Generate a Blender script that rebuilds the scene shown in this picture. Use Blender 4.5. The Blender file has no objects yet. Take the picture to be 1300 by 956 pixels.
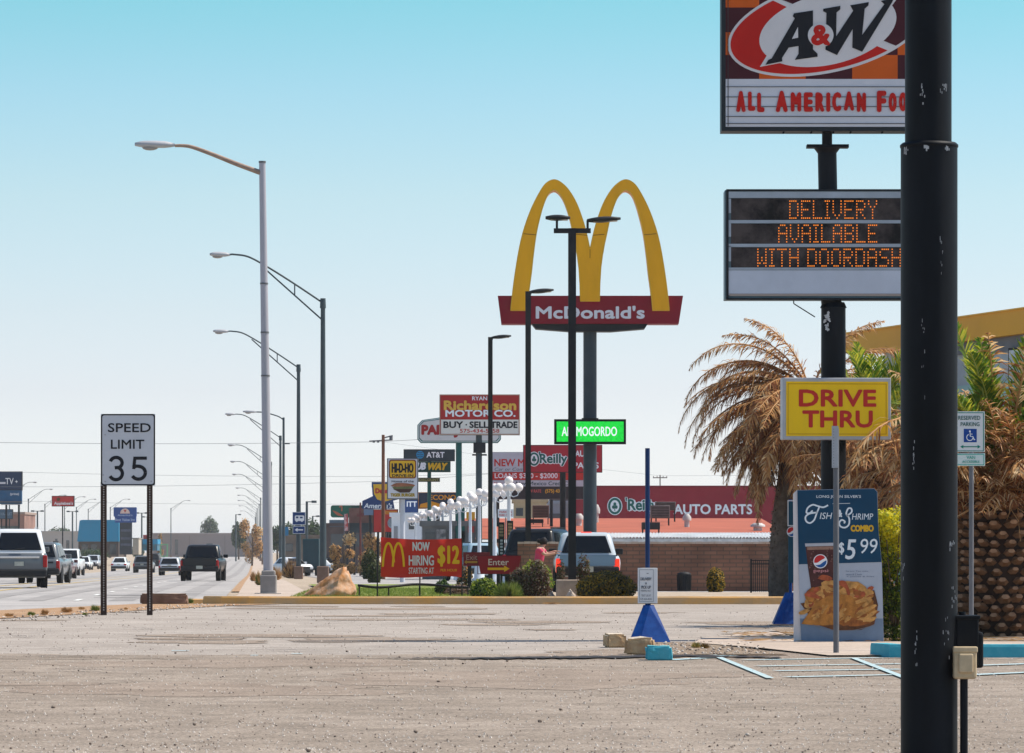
import bpy, bmesh, math, random
from math import sin, cos, pi, radians, sqrt, exp, atan2
from mathutils import Vector, Matrix, noise
random.seed(7)
R = random.random
U = random.uniform
F = 5200.0; CX = 650.0; HY = 700.0; CAM = 1.2
scene = bpy.context.scene
COL = scene.collection

# ------------------------------------------------------------------ terrain
GZ = [(-500, 0), (115, 0), (150, -.1), (193, -.24), (260, -.5), (350, -.85), (450, -1.05), (560, -1.05), (800, -.75), (1200, -.15), (1500, 0), (9000, 0)]
def gz(y):
    for (a, za), (b, zb) in zip(GZ, GZ[1:]):
        if y <= b:
            t = max(0, (y - a) / (b - a))
            return za + (zb - za) * t
    return 0
def sc(D): return F / D
def PX(px, D): return (px - CX) / F * D
def PZ(py, D): return CAM + (HY - py) / F * D
def gy(D): return HY + (CAM - gz(D)) * F / D      # image row of the ground at a distance

# ------------------------------------------------------------------ materials
MATS = {}
def M(name, col, rough=.6, metal=0., var=.10, vs=2.0, bump=0., bs=40., emit=0., spec=.22, trans=0., streak=1., col2=None, alpha=None, coat=0.):
    if name in MATS: return MATS[name]
    m = bpy.data.materials.new(name); m.use_nodes = True
    nt = m.node_tree; b = nt.nodes['Principled BSDF']
    b.inputs['Roughness'].default_value = rough; b.inputs['Metallic'].default_value = metal
    b.inputs['Specular IOR Level'].default_value = spec
    if coat: b.inputs['Coat Weight'].default_value = coat; b.inputs['Coat Roughness'].default_value = .08
    c = (col[0], col[1], col[2], 1)
    tc = nt.nodes.new('ShaderNodeTexCoord')
    mp = nt.nodes.new('ShaderNodeMapping'); mp.inputs['Scale'].default_value = (1, 1, streak)
    nt.links.new(tc.outputs['Object'], mp.inputs['Vector'])
    if var > 0 or col2:
        n = nt.nodes.new('ShaderNodeTexNoise'); n.inputs['Scale'].default_value = vs; n.inputs['Detail'].default_value = 6; n.inputs['Roughness'].default_value = .65
        nt.links.new(mp.outputs[0], n.inputs['Vector'])
        r = nt.nodes.new('ShaderNodeValToRGB')
        if col2:
            r.color_ramp.elements[0].position = .38; r.color_ramp.elements[1].position = .62
            r.color_ramp.elements[0].color = c; r.color_ramp.elements[1].color = (*col2, 1)
        else:
            r.color_ramp.elements[0].position = .3; r.color_ramp.elements[1].position = .7
            r.color_ramp.elements[0].color = tuple(max(0, v * (1 - var)) for v in col) + (1,)
            r.color_ramp.elements[1].color = tuple(min(1, v * (1 + var)) for v in col) + (1,)
        nt.links.new(n.outputs['Fac'], r.inputs['Fac'])
        nt.links.new(r.outputs['Color'], b.inputs['Base Color'])
    else: b.inputs['Base Color'].default_value = c
    if bump > 0:
        n2 = nt.nodes.new('ShaderNodeTexNoise'); n2.inputs['Scale'].default_value = bs; n2.inputs['Detail'].default_value = 5
        nt.links.new(mp.outputs[0], n2.inputs['Vector'])
        bp = nt.nodes.new('ShaderNodeBump'); bp.inputs['Strength'].default_value = bump; bp.inputs['Distance'].default_value = .02
        nt.links.new(n2.outputs['Fac'], bp.inputs['Height']); nt.links.new(bp.outputs[0], b.inputs['Normal'])
    if emit > 0:
        b.inputs['Emission Color'].default_value = c; b.inputs['Emission Strength'].default_value = emit
    if trans > 0: b.inputs['Subsurface Weight'].default_value = trans; b.inputs['Subsurface Radius'].default_value = (.1, .1, .1)
    MATS[name] = m
    return m
def leafmat(name, col, col2=None, vs=3., tr=.5):
    if name in MATS: return MATS[name]
    m = bpy.data.materials.new(name); m.use_nodes = True; nt = m.node_tree
    b = nt.nodes['Principled BSDF']; out = nt.nodes['Material Output']
    b.inputs['Roughness'].default_value = .55; b.inputs['Specular IOR Level'].default_value = .3
    t = nt.nodes.new('ShaderNodeBsdfTranslucent'); mx = nt.nodes.new('ShaderNodeMixShader'); mx.inputs[0].default_value = tr
    tc = nt.nodes.new('ShaderNodeTexCoord'); n = nt.nodes.new('ShaderNodeTexNoise'); n.inputs['Scale'].default_value = vs; n.inputs['Detail'].default_value = 8; n.inputs['Roughness'].default_value = .8
    nt.links.new(tc.outputs['Object'], n.inputs['Vector'])
    r = nt.nodes.new('ShaderNodeValToRGB'); r.color_ramp.elements[0].position = .4; r.color_ramp.elements[1].position = .6
    c2 = col2 or tuple(v * 1.5 for v in col)
    r.color_ramp.elements[0].color = (*col, 1); r.color_ramp.elements[1].color = (*c2, 1)
    nt.links.new(n.outputs['Fac'], r.inputs['Fac'])
    nt.links.new(r.outputs[0], b.inputs['Base Color']); nt.links.new(r.outputs[0], t.inputs['Color'])
    nt.links.new(b.outputs[0], mx.inputs[1]); nt.links.new(t.outputs[0], mx.inputs[2]); nt.links.new(mx.outputs[0], out.inputs['Surface'])
    MATS[name] = m
    return m

def groundmat(name, cA, cB, cC, big=.35, fine=30., speck=.5, bump=.4, stretch=1.):
    m = bpy.data.materials.new(name); m.use_nodes = True; nt = m.node_tree; b = nt.nodes['Principled BSDF']
    b.inputs['Roughness'].default_value = .95; b.inputs['Specular IOR Level'].default_value = .15
    tc = nt.nodes.new('ShaderNodeTexCoord')
    mp = nt.nodes.new('ShaderNodeMapping'); mp.inputs['Scale'].default_value = (1, stretch, 1); nt.links.new(tc.outputs['Object'], mp.inputs['Vector'])
    def nz(s, d=6, rgh=.6):
        n = nt.nodes.new('ShaderNodeTexNoise'); n.inputs['Scale'].default_value = s; n.inputs['Detail'].default_value = d; n.inputs['Roughness'].default_value = rgh
        nt.links.new(mp.outputs[0], n.inputs['Vector']); return n
    def ramp(a, bb, c0, c1, src):
        r = nt.nodes.new('ShaderNodeValToRGB'); r.color_ramp.elements[0].position = a; r.color_ramp.elements[1].position = bb
        r.color_ramp.elements[0].color = (*c0, 1); r.color_ramp.elements[1].color = (*c1, 1); nt.links.new(src, r.inputs['Fac']); return r
    def mix(f, a, bb, mode='MIX'):
        x = nt.nodes.new('ShaderNodeMix'); x.data_type = 'RGBA'; x.blend_type = mode
        if isinstance(f, float): x.inputs[0].default_value = f
        else: nt.links.new(f, x.inputs[0])
        nt.links.new(a, x.inputs[6]); nt.links.new(bb, x.inputs[7]); return x.outputs[2]
    r1 = ramp(.35, .65, cA, cB, nz(big, 8, .62).outputs['Fac'])
    r2 = ramp(.45, .6, (0, 0, 0), (1, 1, 1), nz(big * 4.3, 5, .7).outputs['Fac'])
    rc = nt.nodes.new('ShaderNodeRGB'); rc.outputs[0].default_value = (*cC, 1)
    mu = nt.nodes.new('ShaderNodeMath'); mu.operation = 'MULTIPLY'; mu.inputs[1].default_value = .45; nt.links.new(r2.outputs[0], mu.inputs[0])
    c = mix(mu.outputs[0], r1.outputs[0], rc.outputs[0])
    g = ramp(.3, .7, (1 - speck,) * 3, (1 + speck * .6,) * 3, nz(fine, 4, .8).outputs['Fac'])
    c = mix(1., c, g.outputs[0], 'MULTIPLY')
    v = nt.nodes.new('ShaderNodeTexVoronoi'); v.inputs['Scale'].default_value = fine * .55; nt.links.new(mp.outputs[0], v.inputs['Vector'])
    g2 = ramp(.05, .32, (.6,) * 3, (1,) * 3, v.outputs['Distance'])
    c = mix(.7, c, mix(1., c, g2.outputs[0], 'MULTIPLY'))
    nt.links.new(c, b.inputs['Base Color'])
    bp = nt.nodes.new('ShaderNodeBump'); bp.inputs['Strength'].default_value = bump; bp.inputs['Distance'].default_value = .03
    nt.links.new(nz(fine * .7, 5, .7).outputs['Fac'], bp.inputs['Height']); nt.links.new(bp.outputs[0], b.inputs['Normal'])
    MATS[name] = m
    return m

# ------------------------------------------------------------------ mesh builder
class MB:
    def __init__(s): s.v = []; s.f = []; s.m = []; s.sm = []
    def add(s, vs, fs, mi=0, smooth=False):
        o = len(s.v); s.v += [tuple(v) for v in vs]
        for f in fs: s.f.append([i + o for i in f]); s.m.append(mi); s.sm.append(smooth)
    def box(s, c, d, mi=0, rot=None, taper=None):
        x, y, z = d[0] / 2, d[1] / 2, d[2] / 2
        vs = [Vector((a * x * (taper if (taper and k > 0) else 1), b * y * (taper if (taper and k > 0) else 1), k * z)) for k in (-1, 1) for b in (-1, 1) for a in (-1, 1)]
        if rot is not None: vs = [rot @ v for v in vs]
        vs = [v + Vector(c) for v in vs]
        s.add(vs, [(0, 2, 3, 1), (4, 5, 7, 6), (0, 1, 5, 4), (2, 6, 7, 3), (0, 4, 6, 2), (1, 3, 7, 5)], mi)
    def bb(s, x0, x1, y0, y1, z0, z1, mi=0):
        s.box(((x0 + x1) / 2, (y0 + y1) / 2, (z0 + z1) / 2), (abs(x1 - x0), abs(y1 - y0), abs(z1 - z0)), mi)
    def rbox(s, x0, x1, y0, y1, z0, z1, r, mi=0, seg=2):
        bm = bmesh.new(); bmesh.ops.create_cube(bm, size=1)
        bmesh.ops.scale(bm, vec=(abs(x1 - x0), abs(y1 - y0), abs(z1 - z0)), verts=bm.verts)
        bmesh.ops.bevel(bm, geom=bm.edges[:], offset=r, segments=seg, affect='EDGES', profile=.5)
        bmesh.ops.translate(bm, vec=((x0 + x1) / 2, (y0 + y1) / 2, (z0 + z1) / 2), verts=bm.verts)
        bm.verts.index_update()
        s.add([v.co for v in bm.verts], [[v.index for v in f.verts] for f in bm.faces], mi, False); bm.free()
    def cyl(s, p0, p1, r0, r1=None, n=12, mi=0, caps=True, smooth=True):
        if r1 is None: r1 = r0
        p0 = Vector(p0); p1 = Vector(p1); d = (p1 - p0)
        if d.length < 1e-6: return
        d.normalize(); a = d.orthogonal().normalized(); b = d.cross(a)
        vs = []
        for p, r in ((p0, r0), (p1, r1)):
            for i in range(n):
                t = 2 * pi * i / n; vs.append(p + (a * cos(t) + b * sin(t)) * r)
        s.add(vs, [(i, (i + 1) % n, n + (i + 1) % n, n + i) for i in range(n)], mi, smooth)
        if caps: s.add(vs, [tuple(range(n))[::-1], tuple(range(n, 2 * n))], mi)
    def path(s, pts, r, n=8, mi=0):
        for i, (a, b) in enumerate(zip(pts, pts[1:])):
            ra = r[i] if isinstance(r, (list, tuple)) else r; rb = r[i + 1] if isinstance(r, (list, tuple)) else r
            s.cyl(a, b, ra, rb, n, mi)
    def lathe(s, prof, c=(0, 0, 0), n=20, mi=0, smooth=True):
        vs = []
        for r, z in prof:
            for i in range(n):
                t = 2 * pi * i / n; vs.append((c[0] + r * cos(t), c[1] + r * sin(t), c[2] + z))
        fs = []
        for k in range(len(prof) - 1):
            for i in range(n): fs.append((k * n + i, k * n + (i + 1) % n, (k + 1) * n + (i + 1) % n, (k + 1) * n + i))
        s.add(vs, fs, mi, smooth)
        s.add(vs, [tuple(range(n))[::-1], tuple(range((len(prof) - 1) * n, len(prof) * n))], mi)
    def ball(s, c, r, n=12, m=8, mi=0, sq=(1, 1, 1), jit=0, seed=0):
        vs = []; fs = []
        for j in range(m + 1):
            ph = pi * j / m
            for i in range(n):
                t = 2 * pi * i / n
                v = Vector((sin(ph) * cos(t), sin(ph) * sin(t), cos(ph)))
                k = 1 + (jit * noise.noise(v * 1.7 + Vector((seed, seed * .7, 0))) if jit else 0)
                vs.append((c[0] + v.x * r * sq[0] * k, c[1] + v.y * r * sq[1] * k, c[2] + v.z * r * sq[2] * k))
        for j in range(m):
            for i in range(n): fs.append((j * n + i, (j + 1) * n + i, (j + 1) * n + (i + 1) % n, j * n + (i + 1) % n))
        s.add(vs, fs, mi, True)
    def prism(s, pts, y0, y1, mi=0):
        """pts: (x,z) outline; extruded from y0 (front) to y1"""
        n = len(pts)
        a = sum(pts[i][0] * pts[(i + 1) % n][1] - pts[(i + 1) % n][0] * pts[i][1] for i in range(n))
        if a < 0: pts = pts[::-1]
        vs = [(p[0], y0, p[1]) for p in pts] + [(p[0], y1, p[1]) for p in pts]
        fs = [tuple(range(n)), tuple(range(n, 2 * n))[::-1]] + [(i, n + i, n + (i + 1) % n, (i + 1) % n) for i in range(n)]
        s.add(vs, fs, mi)
    def flat(s, pts, y, mi=0):
        n = len(pts)
        a = sum(pts[i][0] * pts[(i + 1) % n][1] - pts[(i + 1) % n][0] * pts[i][1] for i in range(n))
        if a < 0: pts = pts[::-1]
        s.add([(p[0], y, p[1]) for p in pts], [tuple(range(n))], mi)
    def stroke(s, pts, w, y, mi=0):
        n = len(pts); L = []; Rr = []
        for i, p in enumerate(pts):
            a = pts[max(0, i - 1)]; b = pts[min(n - 1, i + 1)]
            dx, dz = b[0] - a[0], b[1] - a[1]; l = sqrt(dx * dx + dz * dz) or 1
            ww = (w[i] if isinstance(w, list) else w) / 2
            L.append((p[0] - dz / l * ww, y, p[1] + dx / l * ww)); Rr.append((p[0] + dz / l * ww, y, p[1] - dx / l * ww))
        s.add(L + Rr, [(i, i + 1, n + i + 1, n + i)[::-1] for i in range(n - 1)], mi)
    def build(s, name, mats, parent=None, loc=None):
        me = bpy.data.meshes.new(name); me.from_pydata(s.v, [], s.f)
        if not isinstance(mats, (list, tuple)): mats = [mats]
        for m in mats: me.materials.append(m)
        me.polygons.foreach_set('material_index', s.m); me.polygons.foreach_set('use_smooth', s.sm)
        me.update()
        o = bpy.data.objects.new(name, me); COL.objects.link(o)
        if parent: o.parent = parent
        if loc: o.location = loc
        return o

def tag(o, label=None, cat=None, group=None, kind=None):
    if label: o['label'] = label
    if cat: o['category'] = cat
    if group: o['group'] = group
    if kind: o['kind'] = kind
    return o
def thing(name, label, cat, loc, rz=0, group=None):
    o = bpy.data.objects.new(name, None); COL.objects.link(o); o.empty_display_size = .2
    o.location = loc; o.rotation_euler = (0, 0, rz)
    return tag(o, label, cat, group)
KIDS = {}
def dup(root, loc, rz=None, label=None, group=None, scale=None):
    r = root.copy(); COL.objects.link(r); r.location = loc
    if rz is not None: r.rotation_euler = (0, 0, rz)
    if scale: r.scale = (scale,) * 3
    if label: r['label'] = label
    if group: r['group'] = group
    for ch in [o for o in bpy.data.objects if o.parent == root]:
        c = ch.copy(); COL.objects.link(c); c.parent = r
        for g in [o for o in bpy.data.objects if o.parent == ch]:
            d = g.copy(); COL.objects.link(d); d.parent = c
    return r

# ------------------------------------------------------------------ text
TC = {}
def textgeo(s, bold=0., shear=0.):
    k = (s, bold, shear)
    if k in TC: return TC[k]
    cu = bpy.data.curves.new('t', 'FONT'); cu.body = s; cu.offset = bold; cu.shear = shear; cu.resolution_u = 3; cu.fill_mode = 'FRONT'
    o = bpy.data.objects.new('t', cu); COL.objects.link(o)
    dg = bpy.context.evaluated_depsgraph_get(); me = o.evaluated_get(dg).to_mesh()
    vs = [(v.co.x, v.co.y) for v in me.vertices]; fs = [tuple(p.vertices) for p in me.polygons]
    o.evaluated_get(dg).to_mesh_clear(); bpy.data.objects.remove(o); bpy.data.curves.remove(cu)
    xs = [v[0] for v in vs]; ys = [v[1] for v in vs]; x0, x1, y0, y1 = min(xs), max(xs), min(ys), max(ys)
    vs = [((x - x0) / (x1 - x0), (y - y0) / (y1 - y0)) for x, y in vs]
    TC[k] = (vs, fs); return TC[k]

class Rig:
    """a thing placed at image column px and distance D; parts are given in image pixels at that distance"""
    def __init__(s, name, label, cat, px, D, group=None, rz=0, base=None):
        s.D = D; s.s = F / D; s.px = px; s.g = gz(D) if base is None else base; s.rz = rz
        s.root = thing(name, label, cat, (PX(px, D), D, s.g), rz, group)
    def x(s, px): return (px - s.px) / s.s
    def z(s, py): return CAM + (HY - py) / s.s - s.g
    def p(s, px, py): return (s.x(px), s.z(py))
    def box(s, name, x0, y0, x1, y1, yf, dep, mat, r=0, parent=None):
        b = MB()
        X0, X1, Z0, Z1 = s.x(x0), s.x(x1), s.z(y1), s.z(y0)
        if r: b.rbox(X0, X1, yf, yf + dep, Z0, Z1, r)
        else: b.bb(X0, X1, yf, yf + dep, Z0, Z1)
        return b.build(name, mat, parent or s.root)
    def poly(s, name, pts, yf, dep, mat, parent=None):
        b = MB(); b.prism([s.p(*q) for q in pts], yf, yf + dep); return b.build(name, mat, parent or s.root)
    def pole(s, name, px, ytop, wpx, mat, y=0, ybot=None, r1=None, parent=None, n=14):
        b = MB(); z0 = 0 if ybot is None else s.z(ybot)
        b.cyl((s.x(px), y, z0), (s.x(px), y, s.z(ytop)), wpx / 2 / s.s, (r1 or wpx) / 2 / s.s, n); return b.build(name, mat, parent or s.root)
    def text(s, items, mat, yf, ext=0., name='lettering', parent=None):
        """items: (string, xc, yc, w, h[, bold, shear])"""
        b = MB()
        for it in items:
            t, xc, yc, w, h = it[:5]; bo = it[5] if len(it) > 5 else .012; sh = it[6] if len(it) > 6 else 0.
            vs, fs = textgeo(t, 0., sh)
            X = s.x(xc); Z = s.z(yc); H = h / s.s; d = max(0, bo) / .72 * H * .9; W = w / s.s - 2 * d; H -= 2 * d
            # heavier weights: the glyphs repeated a hair to each side, every layer at its own depth
            offs = [(0, 0)] if d <= 0 else [(-d, 0), (d, 0), (0, -d), (0, d), (-d * .7, d * .7), (d * .7, d * .7), (-d * .7, -d * .7), (d * .7, -d * .7)]
            for q_, (ox, oz) in enumerate(offs):
                pv = [(X + ox + (u - .5) * W, yf - q_ * .0004, Z + oz + (v - .5) * H) for u, v in vs]
                b.add(pv, fs)
            if ext:
                # side walls along boundary edges
                cnt = {}
                for f in fs:
                    for i in range(len(f)):
                        a, c = f[i], f[(i + 1) % len(f)]
                        if (c, a) in cnt: cnt[(c, a)] = None
                        else: cnt[(a, c)] = 1
                back = [(x, y + ext, z) for x, y, z in pv]
                n = len(pv)
                b.add(pv + back, [(c, a, n + a, n + c) for (a, c), q in cnt.items() if q])
        return b.build(name, mat, parent or s.root)
# ------------------------------------------------------------------ world, sun, camera
SUN = Vector((.80, .16, 1.30)).normalized()
el = math.asin(SUN.z); az = atan2(SUN.x, SUN.y)
w = bpy.data.worlds.new('World'); scene.world = w; w.use_nodes = True; nt = w.node_tree
bg = nt.nodes['Background']; sky = nt.nodes.new('ShaderNodeTexSky'); sky.sky_type = 'NISHITA'; sky.sun_disc = False
sky.sun_elevation = el; sky.sun_rotation = az; sky.air_density = 1.0; sky.dust_density = .6; sky.ozone_density = 1.6
geo = nt.nodes.new('ShaderNodeTexCoord'); sep = nt.nodes.new('ShaderNodeSeparateXYZ'); nt.links.new(geo.outputs['Generated'], sep.inputs[0])
rmp = nt.nodes.new('ShaderNodeValToRGB'); nt.links.new(sep.outputs['Z'], rmp.inputs['Fac'])
SKYR = [(p, tuple(v * q for v, q in zip(c, (1.07, 1.08, 1.08)))) for p, c in [(0., (.89, .97, 1.30)), (.0115, (.885, .925, 1.20)), (.0385, (.765, .744, .915)), (.0577, (.74, .724, .82)), (.0865, (.68, .728, .744)), (.1115, (.56, .721, .729)), (.1327, (.43, .72, .68)), (.25, (.5, .7, .76)), (.45, (.6, .68, .72))]]
for i, (p, c) in enumerate(SKYR):
    e = rmp.color_ramp.elements[i] if i < 2 else rmp.color_ramp.elements.new(p)
    e.position = p; e.color = (*c, 1)
mul = nt.nodes.new('ShaderNodeMix'); mul.data_type = 'RGBA'; mul.blend_type = 'MULTIPLY'; mul.inputs[0].default_value = 1
nt.links.new(sky.outputs[0], mul.inputs[6]); nt.links.new(rmp.outputs[0], mul.inputs[7]); nt.links.new(mul.outputs[2], bg.inputs[0])
bg.inputs[1].default_value = .15
sl = bpy.data.lights.new('sun', 'SUN'); sl.energy = 4.9; sl.angle = radians(.53); sl.color = (1, .93, .81)
so = bpy.data.objects.new('sun', sl); COL.objects.link(so); so.rotation_euler = (-SUN).to_track_quat('-Z', 'Y').to_euler()
cam = bpy.data.cameras.new('camera'); co = bpy.data.objects.new('camera', cam); COL.objects.link(co); scene.camera = co
cam.sensor_fit = 'HORIZONTAL'; cam.sensor_width = 36; cam.lens = 36 * F / 1300; cam.shift_y = (HY - 478) / 1300; cam.clip_end = 20000; cam.clip_start = .5
co.location = (0, 0, CAM); co.rotation_euler = (pi / 2, 0, 0)
vs_ = scene.view_settings; vs_.view_transform = 'Standard'; vs_.look = 'None'; vs_.exposure = 0.3; vs_.gamma = 1; vs_.use_curve_mapping = False

# ------------------------------------------------------------------ ground sheets
def sheet(name, rows, off, mat, kind='structure', step=4.):
    """rows: (y, xl, xr) outline rows, resampled so the sheet follows the dip in the ground"""
    out = []
    for (a, al, ar), (b, bl, br) in zip(rows, rows[1:]):
        n = max(1, int(min(60, (b - a) / step)))
        for i in range(n):
            t = i / n; out.append((a + (b - a) * t, al + (bl - al) * t, ar + (br - ar) * t))
    out.append(rows[-1])
    vs = []; fs = []
    for y, l, r in out: vs += [(l, y, gz(y) + off), (r, y, gz(y) + off)]
    for i in range(len(out) - 1): fs.append((2 * i, 2 * i + 1, 2 * i + 3, 2 * i + 2))
    m = MB(); m.add(vs, fs); o = m.build(name, mat); o['kind'] = kind; return o
g_dirt = groundmat('dry_soil', (.40, .31, .23), (.50, .41, .32), (.34, .27, .2), .2, 12)
g_lot = groundmat('old_asphalt', (.345, .278, .222), (.465, .38, .312), (.215, .175, .142), .55, 34, .75, 1.)
g_road = groundmat('road_asphalt', (.35, .328, .315), (.45, .418, .40), (.27, .252, .246), .14, 25, .3, .3)
g_walk = groundmat('walk_concrete', (.46, .37, .30), (.54, .44, .37), (.37, .29, .24), .4, 30, .3, .3)
g_lawn = groundmat('lawn_soil', (.17, .22, .04), (.24, .28, .07), (.32, .29, .12), .4, 20, .5, .6)
g_verge = groundmat('red_dirt', (.42, .24, .13), (.5, .34, .22), (.36, .2, .1), 1.2, 30, .6, 1.)
YS = [-60, 0, 60, 120, 160, 200, 260, 350, 450, 560, 700, 900, 1200, 1500, 2500, 3900]
sheet('ground', [(y, -1200, 1200) for y in YS], -.03, g_dirt, step=6)
def rv(v, y): return v - .0625 * y
sheet('road', [(-60, -45, -13), (60, -45, -12.6), (75, -45, -11.3), (83, -45, -10.4), (92, -45, -8.7), (96, -45, -7.5), (100, -45, rv(-.8, 100))] + [(y, rv(-17, y) if y > 130 else -45, rv(-.8, y)) for y in YS[3:] if y < 2000], -.012, g_road, step=5)
g_lot2 = groundmat('newer_asphalt', (.36, .31, .27), (.45, .39, .345), (.265, .227, .20), .35, 34, .45, .6)
sheet('parking_lot', [(-60, -11.0, 60), (46.8, -10.95, 60)], -.004, g_lot)
sheet('parking_lot', [(46.0, -10.95, 60), (60, -10.9, 60), (75, -9.15, 60), (93, -7.0, 60), (93.6, -6.9, 60)], -.007, g_lot2)
sheet('verge', [(52, -13.2, -11.2), (60, -12.7, -10.7), (74, -11.4, -9.0), (79, -10.9, -8.1), (83, -10.45, -7.6), (90, -9.1, -6.3), (93.3, -8.5, -5.2)], .006, g_verge)
sheet('sidewalk', [(94.4, -6.9, -5.6), (100, -6.95, -5.4)] + [(y, rv(-.5, y), rv(1.5, y)) for y in (112, 120, 160, 200, 260, 350, 450, 560, 700, 900)], .012, g_walk)
sheet('dirt_strip', [(y, rv(-.75, y), rv(-.3, y) + (1.2 if y > 170 else 0)) for y in (125, 160, 200, 260, 350, 450, 560, 700, 900)], .004, g_verge)
sheet('lawn', [(94.1, -5.55, .4), (100, -5.35, .6), (112, -5.6, .6), (135, -6.3, .5), (165, -8.2, .3)], .03, g_lawn)
sheet('island_concrete', [(94.1, .42, 13), (112, .62, 13), (118, .62, 13)], .035, g_dirt)
sheet('drive_lane', [(118.2, .6, 30), (126.4, .6, 30)], .0, g_road)
sheet('restaurant_lot', [(166, rv(4, 166), 60), (260, rv(4, 260), 60), (450, rv(4, 450), 80)], -.004, g_road)
# corner walk by the teal kerbs
sheet('corner_walk', [(46.6, 3.6, 14), (50.5, 3.0, 14), (53, 2.35, 14), (56, 2.6, 14), (60, 3.6, 14)], .02, g_walk)
sheet('corner_soil', [(47.2, 1.75, 3.2), (49.4, 1.6, 3.0), (53.6, 1.5, 2.34)], .012, groundmat('gravel_soil', (.30, .21, .15), (.42, .33, .25), (.22, .16, .11), 2., 40, .7, 1.))
# lane lines on the road
white_p = M('road_paint', (.75, .74, .70), .8, var=.25, vs=6)
yel_p = M('yellow_paint', (.62, .42, .10), .8, var=.25, vs=3)
for v in (-4.4, -13.4):
    m = MB(); y = 100
    while y < 560:
        m.add([(rv(v - .07, y), y, gz(y) + .0), (rv(v + .07, y), y, gz(y)), (rv(v + .07, y + 3), y + 3, gz(y + 3)), (rv(v - .07, y + 3), y + 3, gz(y + 3))], [(0, 1, 2, 3)]); y += 12
    o = m.build('lane_marking', white_p); o['kind'] = 'structure'
for v in (-8.2, -9.9):
    sheet('lane_marking', [(y, rv(v - .07, y), rv(v + .07, y)) for y in (100, 160, 260, 450, 900)], -.002, yel_p)
# pale blue hatching painted on the lot near the accessible bay
blue_p = groundmat('faded_blue_paint', (.42, .60, .66), (.5, .55, .52), (.36, .5, .56), 3, 60, .5, .4)
def gline(pts, wd, mat, name='bay_marking', off=.002):
    m = MB()
    for q_, ((x0, y0), (x1, y1)) in enumerate(pts):
        off += .0007
        d = Vector((x1 - x0, y1 - y0)).normalized(); nx, ny = -d.y * wd / 2, d.x * wd / 2
        m.add([(x0 - nx, y0 - ny, off), (x0 + nx, y0 + ny, off), (x1 + nx, y1 + ny, off), (x1 - nx, y1 - ny, off)], [(3, 2, 1, 0)])
    o = m.build(name, mat); o['kind'] = 'structure'; return o
def G(px, py):
    D = CAM * F / (py - HY); return (PX(px, D), D)
gline([(G(905, 832), G(978, 862)), (G(1083, 836), G(1150, 862))], .075, blue_p, off=.0095)
gline([(G(945, 838), G(1118, 835)), (G(880, 834), G(930, 832)), (G(850, 838), G(905, 835)), 
       (G(962, 846), G(1145, 843)), (G(985, 852), G(1145, 850)), (G(1000, 860), G(1140, 857)), (G(1220, 846), G(1310, 843)), (G(1220, 858), G(1310, 854))], .2, blue_p)
gline([(G(218, 826), G(240, 826)), (G(318, 832), G(328, 832)), (G(370, 830), G(384, 830))], .22, blue_p, 'paint_splash')
# long ragged crack and minor cracks, some painted shadows: dark tar lines
tar = M('tar_and_shade', (.035, .03, .03), .8, var=.3, vs=20)
def crack(pts, w0, seed, name='crack_and_shadow_line'):
    m = MB(); rnd = random.Random(seed); P = []
    for (a, b) in zip(pts, pts[1:]):
        n = 14
        for i in range(n):
            t = i / n; px = a[0] + (b[0] - a[0]) * t; py = a[1] + (b[1] - a[1]) * t + rnd.uniform(-.5, .5)
            P.append((*G(px, py), (a[2] + (b[2] - a[2]) * t) * rnd.uniform(.6, 1.3) * w0))
    vs = [];
    for x, y, ww in P: vs += [(x, y - ww / 2, .0125 + seed * .0003), (x, y + ww / 2, .0125 + seed * .0003)]
    m.add(vs, [(2 * i, 2 * i + 2, 2 * i + 3, 2 * i + 1) for i in range(len(P) - 1)])
    o = m.build(name, tar); o['kind'] = 'structure'
crack([(492, 836.5, .1), (560, 836.8, .5), (660, 836, .9), (740, 835.2, 1.1), (870, 833.5, 1.1), (1000, 836, .6)], .85, 1)
for i, (a, b) in enumerate([((150, 796), (215, 802)), ((0, 807), (50, 810)), ((490, 784), (565, 783)), ((675, 775), (770, 777)), ((515, 811), (620, 812)), ((600, 811), (665, 812)), ((910, 804), (1000, 802)),
                            ((270, 789), (300, 788)), ((0, 835), (160, 834)), ((680, 789), (715, 788)), ((380, 792), (470, 786)), ((60, 852), (150, 853)), ((300, 826), (420, 828)), ((880, 812), (905, 811)), ((40, 826), (120, 824))]):
    crack([(*a, .2), ((a[0] + b[0]) / 2, (a[1] + b[1]) / 2 - .6, 1), (*b, .2)], .10 if i not in (6,) else .25, i + 5)  # lines left of the blue base and poster paint in their cast shadows
gline([(G(490, 790), G(780, 783)), ], .01, tar, 'crack_and_shadow_line')
# tar patches that also paint in mirage and shadow streaks, tyre worn wheel tracks
for v in (-1.9, -3.3, -5.5, -6.9, -11.2, -12.6):
    sheet('wheel_track', [(y, rv(v - .3, y), rv(v + .3, y)) for y in (100, 160, 260, 450, 900)], -.006, groundmat('wheel_track_asphalt', (.28, .262, .252), (.38, .354, .34), (.225, .21, .205), .2, 25, .3, .3) if 'wheel_track_asphalt' not in MATS else MATS['wheel_track_asphalt'])
rnd = random.Random(12); m = MB()
for i in range(26):
    y = rnd.uniform(100, 330); v = rnd.uniform(-14, -1.4); L = rnd.uniform(.4, 2.2); wd = rnd.uniform(.15, .7); z = gz(y) - .001
    m.add([(rv(v + L * u * k, y), y + wd * (u2 + rnd.uniform(-.2, .2)), z) for u, u2, k in ((-1, 0, .5), (-.2, -.5, 1), (.6, -.4, 1), (1, 0, .5), (.4, .5, 1), (-.5, .5, 1))], [(0, 1, 2, 3, 4, 5)])
o = m.build('tar_and_mirage_patch', tar); o['kind'] = 'structure'
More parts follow.
